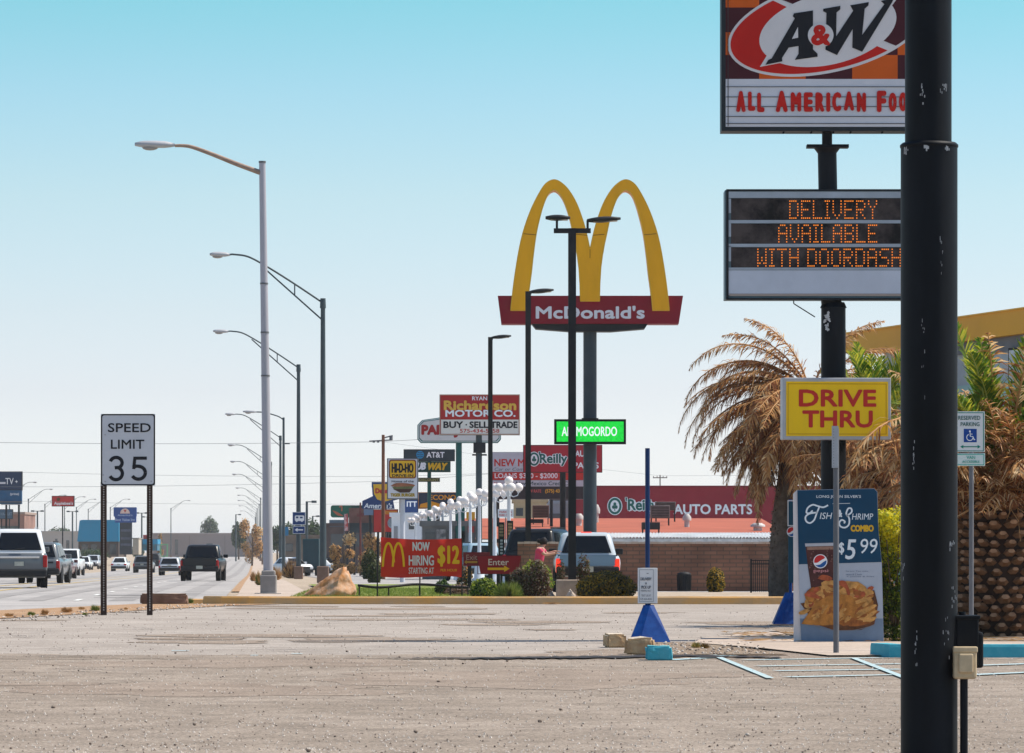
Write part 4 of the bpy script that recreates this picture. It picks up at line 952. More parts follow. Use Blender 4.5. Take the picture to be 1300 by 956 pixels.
rowlab = ['second dark street lamp with the blue camper sign', 'third dark street lamp with a braced arm', 'fourth dark street lamp with a braced arm', 'fifth dark street lamp with a braced arm', 'sixth dark street lamp with a braced arm', 'seventh dark street lamp with a braced arm', 'eighth dark street lamp with a braced arm', 'ninth dark street lamp with a braced arm', 'tenth dark street lamp in the distant row right of the road', 'farthest dark street lamp in the row beside the road']
for (px_, D), lb in zip([(379, 240), (356, 371), (344, 472), (338.5, 559), (334, 658), (331, 812), (329, 930), (326.5, 1040), (325, 1180), (324, 1340)], rowlab):
    dup(T0, (PX(px_, D), D, gz(D)), 0, lb)
r = Rig('street_lamp', 'slim dark street lamp with a plain curved arm just behind the pale grey lamp', 'street lamp', 360, 327)
dk = MATS['lamp_dark_green']; b = MB(); b.cyl((0, 0, 0), (0, 0, r.z(530)), .14, .09, 12); b.bb(-.02, .5, -.05, .05, r.z(564), r.z(562.5)); b.build('pole', dk, r.root)
b = MB(); b.path([(r.x(p), 0, r.z(q_)) for p, q_ in spline([(360, 533), (354, 529), (345, 526), (335, 523.5), (325, 523)], 4)], .05, 8); b.build('arm', dk, r.root)
cobra(r.root, r.x(326), 0, r.z(523), 1.1)
leftlab = ['beside the dark billboard', 'right of the dark billboard', 'left of the red restaurant sign', 'just left of the red restaurant sign', 'right of the red restaurant sign', 'above the blue building', 'behind the blue building', 'right of the speed limit sign']
for (px_, D), lb in zip([(12, 740), (36, 830), (57, 930), (82, 960), (97, 1010), (112, 1060), (140, 1010), (217, 1040)], leftlab):
    dup(T0, (PX(px_, D), D, gz(D)), pi, 'distant street lamp with its arm reaching right, ' + lb, 'street lamps along the left side of the road')
# small two headed lot lights far off
def farlamp(px, D, top, label, two=True):
    r = Rig('lot_lamp', label, 'lamp post', px, D, 'distant parking lot lights'); s_ = r.s
    b = MB(); b.cyl((0, 0, 0), (0, 0, r.z(top)), .16, .12, 8); b.build('pole', dk, r.root)
    b = MB(); b.bb(-.9 if two else -.1, .9, -.06, .06, r.z(top) - .1, r.z(top)); b.bb(.5, 1.0, -.2, .2, r.z(top) - .16, r.z(top) + .08)
    if two: b.bb(-1.0, -.5, -.2, .2, r.z(top) - .16, r.z(top) + .08)
    b.build('lamp_head', dk, r.root)
farlamp(47.5, 640, 648.5, 'two headed lot light left of the red restaurant sign'); farlamp(92, 700, 649, 'two headed lot light right of the red restaurant sign')
farlamp(180, 700, 651, 'two headed lot light right of the blue hotel sign'); farlamp(187, 800, 656, 'small two headed lot light near the right sign post')
farlamp(389.5, 420, 636.5, 'single headed lot light right of the camper sign', False); farlamp(299.5, 800, 653, 'single headed lot light beside the brown store', False); farlamp(397, 600, 655, 'tiny lot light above the trees right of the camper sign', False)
# ================================================================== camper sign on second dark lamp
navys = M('sign_navy', (.012, .045, .16), .5, var=.1)
r = Rig('camper_sign', 'blue sign with a white camper symbol above a blue left arrow plate', 'sign', 379.5, 239)
r.box('plate', 371.5, 650, 388, 666.5, -.22, .03, navys); frame(r, 'border', 371.5, 650, 388, 666.5, .5, -.223, white_ink, .003)
b = MB(); b.prism([r.p(*q) for q in rrect(374.5, 654.5, 386.5, 661.5, 1.3, 2)], -.226, -.222, 0); b.flat([r.p(*q) for q in [(376, 655.7), (379, 655.7), (379, 658), (376, 658)]], -.228, 1); b.flat([r.p(*q) for q in [(381, 656), (384.5, 656), (384.5, 658), (381, 658)]], -.228, 1)
for cx_ in (377, 383.5): b.flat([r.p(cx_ + 1.2 * cos(a), 661.5 + 1.2 * sin(a)) for a in [i * pi / 5 for i in range(10)]], -.227, 0)
b.build('camper_symbol', [white_ink, navys], r.root)
r.box('arrow_plate', 372, 668, 387.5, 677.5, -.22, .03, navys); frame(r, 'arrow_border', 372, 668, 387.5, 677.5, .4, -.223, white_ink, .003)
b = MB(); b.flat([r.p(*q) for q in [(374.5, 672.7), (378, 670.2), (378, 672), (385, 672), (385, 673.4), (378, 673.4), (378, 675.2)]], -.226); b.build('arrow', white_ink, r.root)

def signboard(name, label, px, D, x0, y0, x1, y1, face, polepx=(), polew=5, polemat=None, dep=.6, cat='sign', frm=None, base=None):
    r = Rig(name, label, cat, px, D)
    r.box('cabinet', x0, y0, x1, y1, -dep / 2, dep, frm or black2)
    if face: r.box('face', x0 + .8, y0 + .8, x1 - .8, y1 - .8, -dep / 2 - .015, .02, face)
    for p in polepx: r.pole('pole', p, y1 - 1, polew, polemat or black2, .0, n=10)
    r.yf = -dep / 2 - .03
    return r
red = M('red_face', (.50, .025, .02), .5, var=.1, vs=1); cream = M('cream_face', (.72, .68, .62), .5, var=.05); yel = M('yellow_face', (.75, .42, .02), .5, var=.06)
greenpole = M('green_pole', (.01, .10, .09), .5, var=.15)
# motor company
r = signboard('motor_company_sign', 'red and cream used car dealer sign above a small dark box', 609, 215, 558, 501, 660, 552.5, M('dealer_red', (.42, .02, .018), .5, var=.08), (608,), 8, M('slate_pole', (.05, .07, .08), .5, var=.1))
frame(r, 'frame', 558, 501, 660, 552.5, 1.1, r.yf - .02, M('cream_trim', (.45, .33, .25), .5), .04)
r.box('lower_face', 560, 533, 658.5, 551, r.yf, .01, cream)
ry = M('dealer_gold', (.72, .42, .06), .5, var=.1)
r.text([('RYAN', 609, 506, 19, 5, .02), ('MOTOR CO.', 610, 525, 89, 9, .04)], white_ink, r.yf - .01)
r.text([('Richardson', 609.5, 515, 92, 12.5, .05)], ry, r.yf - .014)
r.text([('BUY', 575.5, 539.5, 25, 8.5, .04), ('·', 592, 539.5, 2, 2), ('SELL', 608, 539.5, 24, 8.5, .04), ('TRADE', 640, 539.5, 34, 8.5, .04)], inkb, r.yf - .01)
r.text([('575-434-5858', 609, 547.2, 50, 5, .015)], red, r.yf - .01)
r.box('control_box', 601, 562, 616.5, 575, -.35, .5, black2); r.box('cross_brace', 599.5, 576.5, 618, 578.5, -.1, .2, black2)
# pizza sign
r = Rig('pizza_sign', 'white rounded pizza sign with dark green border behind the dealer sign', 'sign', 583, 232)
gb = M('sign_green', (.01, .12, .10), .5, var=.1)
pts = [(530, 540), (536, 533.5), (560, 530), (583, 528.5), (610, 530), (630, 533.5), (636, 540), (636, 558), (632, 562.5), (534, 562.5), (530, 558)]
r.poly('cabinet', pts, -.3, .6, gb)
def inset(P, k, cx, cy): return [(cx + (x - cx) * (1 - k / abs(52)), cy + (y - cy) * (1 - k / 17)) for x, y in P]
r.poly('border', inset(pts, 1.0, 583, 546), -.32, .02, white_ink); r.poly('inner_border', inset(pts, 1.8, 583, 546), -.335, .02, gb); r.poly('face', inset(pts, 2.8, 583, 546), -.35, .02, M('pizza_face', (.62, .58, .57), .5, var=.05))
r.text([("PAPA JOHN'S", 583, 547.5, 96, 17, .05)], M('pizza_red', (.36, .02, .02), .5, var=0), -.36)
r.pole('pole', 582.5, 562, 8, greenpole, n=12)
# phone and sandwich shops sign
r = signboard('shops_sign', 'dark two panel sign with a phone shop above a sandwich shop', 546, 260, 512.5, 570.5, 577.5, 585.5, M('charcoal_face', (.03, .045, .055), .5, var=.1), (545,), 5, greenpole)
r.box('lower_cabinet', 528, 585.8, 572, 599.5, -.28, .56, M('deep_green_face', (.008, .055, .04), .5, var=.1)); r.box('small_plate', 530.5, 606.5, 558.5, 611.8, -.2, .3, M('olive_plate', (.06, .06, .03), .5))
r.text([('AT&T', 553, 577.6, 23, 7.4, .03)], white_ink, r.yf - .005); r.text([('S', 525, 592, 7, 9.5, .06, .3), ('UB', 535, 592, 12, 9.5, .06, .3)], white_ink, r.yf - .012)
r.text([('WAY', 556, 592.3, 25, 9.5, .06, .3)], M('shop_gold', (.72, .42, .01), .5, var=0), r.yf - .012, name='gold_lettering'); r.text([('DISCOUNT', 544.5, 609.2, 25, 3)], M('olive_ink', (.4, .36, .12), .5, var=0), -.21, name='plate_lettering')
b = MB(); b.flat([r.p(533.5 + 5 * cos(a), 577.5 + 5 * sin(a)) for a in [i * pi / 8 for i in range(16)]], r.yf - .005, 0)
for yy, ww in ((574.5, 6), (577, 8), (579.5, 7)): b.stroke([r.p(533.5 - ww / 2, yy), r.p(533.5, yy + .8), r.p(533.5 + ww / 2, yy)], .8 / r.s, r.yf - .01, 1)
b.build('globe_emblem', [M('globe_blue', (.02, .25, .50), .5, var=0), MATS['charcoal_face']], r.root)
# drive-in sign
r = Rig('drive_in_sign', 'white drive-in sign with a yellow panel and a hamburger picture on a white post', 'sign', 511.5, 190)
r.box('cabinet', 491.5, 582, 531, 634, -.25, .5, M('cab_edge', (.12, .13, .15), .5)); r.box('face', 492.8, 583.2, 529.8, 632.6, -.27, .03, M('drive_in_face', (.66, .66, .70), .5, var=.05))
ob = M('oxblood', (.16, .02, .015), .5, var=.05)
r.poly('panel_edge', rrect(494, 583.8, 528.5, 607.5, 3), -.285, .015, ob); r.poly('yellow_panel', rrect(495.3, 585.1, 527.2, 606.2, 2.4), -.295, .01, yel)
r.text([('HI-D-HO', 511.3, 594.3, 28, 12.5, .04), ('DRIVE-IN', 511.5, 604, 27, 3.6, .04), ('Home of the', 511.5, 611.2, 28, 2.8, .02)], inkb, -.30)
r.text([('TIGER BURGER', 511.5, 628.5, 31, 4.4, .05)], M('mustard_ink', (.40, .26, .01), .5, var=0), -.29)
b = MB(); b.flat([r.p(*q) for q in spline([(496, 617), (503, 613.5), (515, 613.5), (526, 615.5), (525, 617.5), (510, 619), (496, 617)], 3)[:-1]], -.288, 0); b.flat([r.p(*q) for q in [(498, 618), (526, 617.5), (523, 621), (500, 621)]], -.289, 1); b.flat([r.p(*q) for q in [(499, 621), (524, 620.5), (520, 625.5), (508, 625.5)]], -.290, 2); b.build('printed_burger', [M('bun', (.32, .12, .06), .6, var=.3, vs=5), M('lettuce', (.12, .13, .05), .6, var=.4, vs=5), M('patty', (.07, .03, .02), .6, var=.4, vs=5)], r.root)
r.pole('post', 511, 632, 6.5, M('white_post', (.55, .56, .6), .5, var=.1), n=12)
# loans sign
r = Rig('loans_sign', 'grey red and dark loan company board behind the auto parts sign', 'sign', 680, 262)
r.box('cabinet', 624, 574, 745, 634, -.3, .6, M('cab_grey', (.2, .22, .24), .5))
r.box('title_panel', 625, 574.5, 744, 599, -.32, .03, M('loan_grey', (.50, .55, .60), .5, var=.06)); r.box('red_panel', 625, 599.5, 744, 609.5, -.32, .03, red); r.box('credit_panel', 625, 610, 744, 617.5, -.32, .03, MATS['loan_grey']); r.box('dark_panel', 625, 618, 744, 633.5, -.32, .03, M('loan_dark', (.03, .025, .03), .5))
r.text([('NEW MEXICO', 664, 587.5, 73, 9.5, .03)], red, -.325); r.text([('Car or Come In', 652, 595.8, 48, 4, .0, .2), ('New Mexico CreditCo', 690, 613.8, 70, 5, .02)], M('teal_ink', (.03, .09, .11), .5, var=0), -.325)
r.text([('LOANS $300 - $2000', 668, 604.5, 80, 7.5, .02)], white_ink, -.325); r.text([('Now', 632, 613.8, 10, 4, .0, .2), ('LOW RATE', 677, 623.5, 20, 4, .02)], M('soft_red', (.6, .1, .1), .5, var=0), -.326); r.text([('(575) 437-4', 705, 624, 26, 6, .02)], yel, -.326)
for px_ in (632, 700): r.pole('pole', px_, 634, 4, black2, n=10)
# auto parts sign
def clover(rg, cx, cy, rx, ry, yf, par=None, back=None):
    b = MB(); T = rg.p
    b.flat([T(cx + (rx + 1) * cos(a), cy + (ry + 1) * sin(a)) for a in [i * pi / 14 for i in range(28)]], yf, 0)
    b.flat([T(cx + rx * cos(a), cy + ry * sin(a)) for a in [i * pi / 14 for i in range(28)]], yf - .01, 1)
    b.flat([T(cx + rx * .66 * cos(a), cy + ry * .72 * sin(a)) for a in [i * pi / 14 for i in range(28)]], yf - .02, 2 if back else 0)
    for a in (90, 210, 330): 
        u, v = cx + rx * .24 * cos(radians(a)), cy - ry * .24 * sin(radians(a)); b.flat([T(u + rx * .22 * cos(q), v + ry * .22 * sin(q)) for q in [i * pi / 5 for i in range(10)]], yf - .03, 1)
    b.stroke([T(cx, cy), T(cx, cy + ry * .6)], rx * .12 / rg.s, yf - .03, 1)
    return b.build('round_emblem', [white_ink, gb] + ([back] if back else []), par or rg.root)
r = signboard('auto_parts_sign', 'red auto parts sign with white outlined green lettering and a round clover emblem', 714, 245, 664, 565, 764.5, 600, M('parts_red', (.40, .015, .03), .5, var=.06), (714.5,), 7.5, black)
r.text([("'", 685, 576, 3.5, 6, .10), ('Reilly', 702.5, 584, 37, 17, .10)], white_ink, r.yf)
r.text([("'", 685, 576, 2, 5, .02), ('Reilly', 702.5, 584, 35, 15.5, .025)], gb, r.yf - .012, name='green_lettering')
clover(r, 678, 583, 6.6, 8.5, r.yf - .02); r.text([('AUTO', 742, 576, 24, 8, .03), ('PARTS', 744, 591, 32, 8, .03)], white_ink, r.yf - .005, name='small_lettering')
# motel and diner signs
r = signboard('orange_sign', 'dark sign with orange lettering and an orange streak behind the globe lamps', 556, 300, 531, 625, 581, 646, M('econ_face', (.02, .03, .06), .5), (556,), 5, black2, frm=M('orange_edge', (.5, .17, .05), .5))
r.text([('ECONO', 562, 631.5, 34, 6.5, .03)], M('bright_orange', (.75, .28, .01), .5, var=0), r.yf); b = MB(); b.flat([r.p(*q) for q in [(532.5, 644.5), (534, 640), (548, 636.5), (560, 640), (579, 641), (579, 644.5)]], r.yf); b.build('streak', M('bright_orange', (.75, .28, .01)), r.root)
r = signboard('small_blue_sign', 'small dark blue sign just right of the drive-in sign', 519, 310, 507, 634, 531, 652, navys, (519,), 4)
r.text([('ITT', 523, 640, 13, 7, .03)], white_ink, r.yf)
r = signboard('shield_sign', 'yellow and blue diner sign behind the wooden utility pole', 486, 330, 472, 612, 502, 619, None, (), 4); r.root  # blue header
r.poly('blue_back', [(472, 612), (500, 612), (506, 616), (506, 634), (486, 639), (476, 636), (473, 628)], -.32, .3, navys)
r.poly('face', [(474, 615), (500, 614), (503, 618), (503, 633), (488, 637), (479, 634), (475, 627)], -.35, .03, yel); r.text([("Denny's", 489, 624, 25, 9, .05)], red, -.36); r.pole('pole', 489, 634, 4, black2, n=8)
r = Rig('mountain_sign', 'dark blue hotel sign shaped like a low mountain', 'sign', 480, 345)
r.poly('board', [(460, 646), (460, 636), (468, 632.5), (475, 629), (483, 633), (499, 635), (501, 646)], -.3, .6, navys); r.text([("America's", 480, 642, 36, 6.5, .03, .2)], white_ink, -.32)
r.box('lower_panel', 462, 646.5, 500, 654, -.3, .6, M('slate_panel', (.16, .22, .32), .5, var=.15)); r.pole('pole', 470, 653, 3.5, black2, n=8); r.pole('pole', 492, 653, 3.5, black2, n=8)
r = signboard('red_panel_sign', 'plain red sign with an orange stripe below the hotel sign', 489, 320, 474, 646.5, 505.5, 676, red, (480, 500), 3)
r.box('stripe', 488, 648.5, 504.5, 653, r.yf - .01, .012, M('orange_stripe', (.6, .2, .02), .5)); b = MB(); b.flat([r.p(498 + 6 * cos(a), 664 + 7 * sin(a)) for a in [i * pi / 8 for i in range(16)]], r.yf); b.build('printed_disc', M('grey_print', (.24, .26, .28), .5, var=.5, vs=3), r.root)
r = Rig('pepper_sign', 'long rounded green restaurant sign left of the brown boards', 'sign', 438, 380)
r.poly('board', rrect(420, 641.5, 446, 657, 3) , -.3, .6, M('chili_green', (.012, .11, .07), .5, var=.2)); r.box('top_beam', 440, 641.5, 462, 645, -.25, .5, M('dark_green', (.01, .05, .04), .5)); b = MB(); b.flat([r.p(*q) for q in spline([(422, 648), (428, 650), (436, 655), (428, 654), (422, 648)], 4)[:-1]], -.31, 0); b.stroke([r.p(*q) for q in spline([(431, 644), (434, 642.5), (434, 649)], 4)], 1.5 / r.s, -.312, 0); b.build('pepper_print', M('pepper_red', (.45, .12, .06), .5, var=0), r.root)
r.pole('pole', 441, 656, 3, black2, n=8)
r = Rig('brown_board', 'large dark brown and maroon patchwork board between the pepper sign and the red sign', 'board', 459, 360); r.box('board', 443, 645, 474, 676, -.2, .4, M('patch_brown', (.10, .045, .035), .7, var=.7, vs=.35, col2=(.22, .10, .08)))
r.box('dark_strip', 444, 664, 473, 676.5, -.24, .04, M('patch_dark', (.03, .04, .045), .7, var=.6, vs=.6)); r.pole('pole', 450, 675, 3, black2, n=8); r.pole('pole', 468, 675, 3, black2, n=8)
r = Rig('flag', 'narrow red and white pennant flag left of the brown board', 'flag', 439, 350); r.poly('cloth', [(437, 653), (441.5, 652), (442, 674), (437.5, 674)], -.03, .03, M('pennant', (.5, .06, .05), .6, vs=1.5, col2=(.7, .6, .6))); r.pole('pole', 437, 652, 1, galv, n=6)
r = Rig('small_sign', 'small blue roadside sign between the two nearest dark street lamps', 'sign', 361.5, 420); r.box('plate', 357, 669, 366, 680, -.1, .15, M('cyan_sign', (.02, .18, .35), .5)); r.pole('pole', 361.5, 679, 2, galv, n=6)
# far left signs
r = signboard('billboard', 'dark navy billboard with white lettering at the left edge', 8, 420, -30, 598.5, 28.5, 622.5, M('bill_navy', (.015, .035, .085), .5, var=.25, vs=.2), (8, 24), 2.6)
r.box('lower_board', -30, 622.5, 28, 640, -.35, .6, M('bill_blue', (.01, .10, .22), .5, var=.3, vs=.2, col2=(.02, .04, .1)))
r.text([('TV', 12.6, 611, 10.5, 8, .01), ('+', 21.5, 611.5, 3.6, 3.6, .01), ('(prime)', 19, 627.5, 11, 4, .01)], white_ink, -.37); r.box('ledge', -30, 636.5, 28.5, 638, -.6, .4, galv); r.box('streak_print', -5, 612, 7.5, 614.5, r.yf - .004, .01, M('soft_white', (.6, .6, .65), .5))
r.box('catwalk', 2, 640, 26, 641, -.5, .5, M('cloud_grey', (.4, .4, .42), .5))
r = signboard('shop_sign', 'small slate blue sign below the billboard', 4, 450, -12, 646.5, 16.5, 659, M('slate_face', (.06, .11, .17), .5, var=.3, vs=.5), (2, 12), 1.6)
r.text([('LAVA-SUIT', 6, 652.5, 20, 4, .02)], M('slate_ink', (.2, .26, .32), .5, var=0), r.yf)
r = Rig('shop_building', 'brown brick shop behind the pale suv at the left edge', 'building', 10, 520)
r.box('wall', -40, 651.5, 31, 712, 0, 12, M('brown_wall', (.28, .16, .13), .8, var=.4, vs=.4)); r.box('parapet', -41, 650, 32, 653, -.3, 12.6, M('parapet_tan', (.35, .26, .22), .8)); r.box('shop_front', -30, 668, 24, 690, -.12, .1, M('front_dark', (.08, .10, .09), .3, var=.6, vs=.6))
r = signboard('red_restaurant_sign', 'red sign with white script lettering above the far traffic', 80, 500, 66, 629.5, 94.5, 643, red, (79.5,), 1.6)
r.text([("Applebee's", 81, 639.5, 24, 5, .02)], white_ink, r.yf); b = MB(); b.ball((r.x(74.5), r.yf, r.z(634)), .22, 8, 6, 0, (1, .1, 1)); b.build('apple_print', M('apple_dark', (.10, .05, .01), .5), r.root)
r = Rig('hotel_sign', 'blue hotel pylon sign with a cream half dome emblem on a dark tower', 'pylon sign', 159, 600)
r.poly('board', rrect(144.5, 644, 173.5, 656, 1), -.4, .8, M('hotel_blue', (.01, .06, .26), .5, var=.1)); r.poly('lower_board', rrect(146, 655, 173, 663.5, 1), -.38, .7, M('hotel_blue', (.01, .06, .26)))
b = MB(); b.flat([r.p(159 + 6.2 * cos(a), 652 + 6.5 * sin(a)) for a in [pi + i * pi / 12 for i in range(13)]], -.41, 0); b.flat([r.p(*q) for q in [(157.3, 647.5), (160.7, 647.5), (159.2, 651)]], -.42, 1); b.build('dome_emblem', [M('peach', (.7, .5, .42), .5), red], r.root)
r.text([('America\'s', 159, 654, 19, 2.6), ('Best Value Inn', 159, 659.8, 25, 3.6)], M('hotel_ink', (.4, .5, .7), .5, var=0), -.415)
r.box('tower', 152, 663, 167.5, 704, -.3, .7, M('tower_dark', (.035, .04, .05), .6, var=.4, vs=.5))
for k, yy in enumerate((672, 682, 690)): r.box('tower_panel', 153.5, yy, 166, yy + 3, -.36, .06, M('tower_print', (.08, .09, .13), .5, var=.4, vs=1))

# ================================================================== buildings
def building(name, label, D, x0, x1, ytop, dep, wall, roofm=None, base=None, extra=()):
    r = Rig(name, label, 'building', (x0 + x1) / 2, D)
    b = MB(); b.bb(r.x(x0), r.x(x1), 0, dep, -1.2, r.z(ytop)); b.build('wall', wall, r.root)
    b = MB(); b.bb(r.x(x0) - .15, r.x(x1) + .15, -.15, dep + .15, r.z(ytop), r.z(ytop) + .3); b.build('roof', roofm or wall, r.root)
    for (nm, a, c, e, f, mt) in extra:
        b = MB(); b.bb(r.x(a), r.x(e), -.06, .02, r.z(f), r.z(c)); b.build(nm, mt, r.root)
    return r
glass = M('dark_glass', (.03, .04, .05), .15, var=.3, vs=.5, spec=.8)
teal_w = M('blue_cladding', (.012, .24, .42), .6, var=.08, vs=.2); brownw = M('store_brown', (.26, .205, .19), .85, var=.12, vs=.1)
r = Rig('blue_store', 'flat topped bright blue store with a dark brown base left of the speed limit posts', 'building', 124, 640)
r.poly('upper_wall', [(101, 661), (104, 660), (151, 660), (151, 687.5), (98, 687.5)], 0, 14, teal_w); r.box('lower_wall', 99, 687.5, 150, 707, .6, 13, M('dim_brown', (.10, .075, .065), .8, var=.3, vs=.4))
for k in range(4): r.box('window', 103 + k * 12, 691, 111 + k * 12, 704, .5, .08, glass)
r = building('brown_store', 'long low brown store closing the end of the road', 1120, 194, 330, 678, 30, brownw, M('store_cap', (.34, .28, .26), .8), extra=[('doorway', 222, 685, 226, 704, glass), ('doorway', 262, 690, 270, 704, glass), ('wall_panel', 240, 680, 241, 704, M('joint', (.2, .15, .14), .8)), ('wall_panel', 285, 680, 286, 704, MATS['joint']), ('wall_panel', 205, 680, 206, 704, MATS['joint'])])
r = building('pale_store', 'long pale tan store behind the queue of cars on the left', 900, 28, 104, 676, 30, M('pale_tan', (.42, .38, .35), .85, var=.1, vs=.1), None, extra=[('doorway', 50, 688, 56, 706, glass), ('doorway', 70, 684, 73, 706, glass), ('doorway', 84, 686, 88, 706, glass)])
r = Rig('blue_canopy', 'bright blue filling station canopy right of the hotel sign', 'canopy', 188, 700)
r.box('fascia', 176, 684.5, 200, 691, 0, 6, teal_w); r.box('shop', 179, 690, 199, 699, 1, 5, M('shop_blue', (.03, .16, .24), .5, var=.3)); r.box('red_box', 181, 679, 188, 684.6, 1, 1, red)
for p_ in (178, 197): r.pole('post', p_, 690, .8, galv, .3, n=6)
r = Rig('green_frame', 'small green goal shaped gantry in front of the brown store', 'gantry', 208, 720); frame(r, 'frame', 203, 690.5, 213, 707, 1.6, 0, M('pale_green', (.16, .40, .20), .6), .3)
r = Rig('tan_kiosk', 'pale tan wall beside the dark hotel tower', 'building', 173, 650); r.box('wall', 168.5, 684, 176, 704, 0, 5, M('tan_wall', (.50, .42, .33), .8)); r.box('roof', 168, 682.8, 176.5, 684.4, -.2, 5.4, M('tan_wall2', (.35, .3, .25), .8))

# brick screen wall
br = bpy.data.materials.new('brick'); br.use_nodes = True; nt = br.node_tree; bs = nt.nodes['Principled BSDF']; bs.inputs['Roughness'].default_value = .9
tc = nt.nodes.new('ShaderNodeTexCoord'); mp = nt.nodes.new('ShaderNodeMapping'); mp.inputs['Rotation'].default_value = (pi / 2, 0, 0); bt = nt.nodes.new('ShaderNodeTexBrick')
bt.inputs['Scale'].default_value = 1; bt.inputs['Brick Width'].default_value = .40; bt.inputs['Row Height'].default_value = .125; bt.inputs['Mortar Size'].default_value = .014; bt.inputs['Color1'].default_value = (.30, .135, .08, 1); bt.inputs['Color2'].default_value = (.24, .105, .062, 1); bt.inputs['Mortar'].default_value = (.13, .08, .055, 1)
nt.links.new(tc.outputs['Object'], mp.inputs[0]); nt.links.new(mp.outputs[0], bt.inputs[0])
nn = nt.nodes.new('ShaderNodeTexNoise'); nn.inputs['Scale'].default_value = .8; nt.links.new(tc.outputs['Object'], nn.inputs[0]); mm = nt.nodes.new('ShaderNodeMix'); mm.data_type = 'RGBA'; mm.blend_type = 'MULTIPLY'; mm.inputs[0].default_value = .8
rp = nt.nodes.new('ShaderNodeValToRGB'); rp.color_ramp.elements[0].position = .35; rp.color_ramp.elements[0].color = (.65, .65, .65, 1); rp.color_ramp.elements[1].position = .65; rp.color_ramp.elements[1].color = (1.15, 1.15, 1.15, 1); nt.links.new(nn.outputs[0], rp.inputs[0])
nt.links.new(bt.outputs[0], mm.inputs[6]); nt.links.new(rp.outputs[0], mm.inputs[7]); nt.links.new(mm.outputs[2], bs.inputs['Base Color'])
r = Rig('brick_wall', 'long low brown block wall with a pale coping behind the drive lane', 'wall', 820, 127)
r.box('wall', 657, 689, 1010, 752, 0, .25, br)
b = MB(); n = 44
for i in range(n):
    xa, xb = 657 + (1012 - 657) * i / n, 657 + (1012 - 657) * (i + 1) / n; zz = U(0, .03)
    b.bb(r.x(xa) + .004, r.x(xb) - .004, -.06, .31, r.z(690.5), r.z(688) + zz * .5)
b.build('coping', M('coping_tan', (.50, .33, .23), .85, var=.3, vs=1.2, col2=(.62, .5, .42)), r.root)
# second pale corrugated fascia, further back: eave of the salmon roofed building
r = Rig('salmon_roof_building', 'low building with a broad salmon roof and rooftop air conditioners', 'building', 800, 230)
zA = r.z(684); b = MB(); b.bb(r.x(606), r.x(1010), 0, 58, -.6, zA - .22); b.build('wall', M('salmon_wall', (.42, .22, .15), .8, var=.1), r.root)
zt = PZ(658, 288) - r.g
x0_, x1_ = r.x(604), r.x(1012)
b = MB(); b.add([(x0_, 0, zA), (x1_, 0, zA), (x1_ + 1.5, 58, zt), (x0_ - 1.5, 58, zt)], [(0, 1, 2, 3)]); b.add([(x0_, 0, zA - .05), (x1_, 0, zA - .05), (x1_ + 1.5, 58, zt - .05), (x0_ - 1.5, 58, zt - .05)], [(3, 2, 1, 0)])
b.build('roof', M('salmon_roof', (.37, .10, .055), .85, var=.16, vs=.25), r.root)
b = MB(); n = 110
for i in range(n): 
    xa = r.x(752) + (r.x(1008) - r.x(752)) * i / n; wd_ = (r.x(1008) - r.x(752)) / n
    b.bb(xa + .01, xa + wd_ * .72, -.06, -.01, zA - .22, zA + .02 + .05 * (i % 2)); 
b.bb(r.x(752), r.x(1008), -.01, .03, zA - .24, zA - .02)
b.build('eave', M('eave_white', (.72, .70, .68), .6, var=.25, vs=3), r.root)
b = MB(); n = 60
for i in range(n):
    xa = r.x(756) + (r.x(1010) - r.x(756)) * i / n; wd_ = (r.x(1010) - r.x(756)) / n; k = (zt - zA) / 58
    b.add([(xa, -.1, zA + .03), (xa + wd_ * .5, -.1, zA + .12), (xa + wd_, -.1, zA + .03), (xa + wd_, 11, zA + .03 + 11 * k), (xa + wd_ * .5, 11, zA + .12 + 11 * k), (xa, 11, zA + .03 + 11 * k)], [(0, 1, 4, 5), (1, 2, 3, 4)])
b.build('flashing', M('flashing_white', (.78, .76, .74), .6, var=.3, vs=.8), r.root)
def roofz(yl): return zA + (zt - zA) * yl / 58
acm = M('ac_grey', (.16, .14, .13), .6, .2, var=.3, vs=2); acl = M('ac_pale', (.5, .48, .46), .6, .1, var=.15)
def roofunit(label, x0, y0, x1, y1, yl, mt, legs=True):
    D = 230 + yl; q = Rig('rooftop_unit', label, 'air conditioner', (x0 + x1) / 2, D, base=r.g + roofz(yl))
    zb = max(.25, q.z(y1)); q_ = MB(); q_.rbox(q.x(x0), q.x(x1), 0, 1.1, zb, q.z(y0), .03); q_.build('casing', mt, q.root)
    q_ = MB()
    for k in range(7): z_ = zb + (q.z(y0) - zb) * (k + .8) / 8; q_.bb(q.x(x0 + 1.2), q.x(x1 - 1.2), -.02, -.004, z_ - .02, z_ + .02)
    q_.build('louvre', black2, q.root)
    q_ = MB()
    for xx in (q.x(x0) + .06, q.x(x1) - .06):
        for yy in (.06, 1.04): q_.bb(xx - .03, xx + .03, yy - .03, yy + .03, 0, zb)
    q_.build('stand', black2, q.root)
roofunit('brown louvred rooftop unit behind the single headed lamp posts', 676, 641.5, 697, 657, 38, M('ac_brown', (.14, .09, .07), .6, var=.2))
roofunit('large dark rooftop unit in front of the auto parts lettering', 826, 641.5, 850.5, 658, 34, acm)
roofunit('wide flat rooftop unit behind the large dark one', 832, 637, 858, 648, 46, acm)
roofunit('low dark rooftop unit in front of the large one', 815, 663, 838, 676, 12, black2, False)
roofunit('low dark rooftop unit near the left end of the salmon roof', 668, 659, 690, 669, 30, black2)
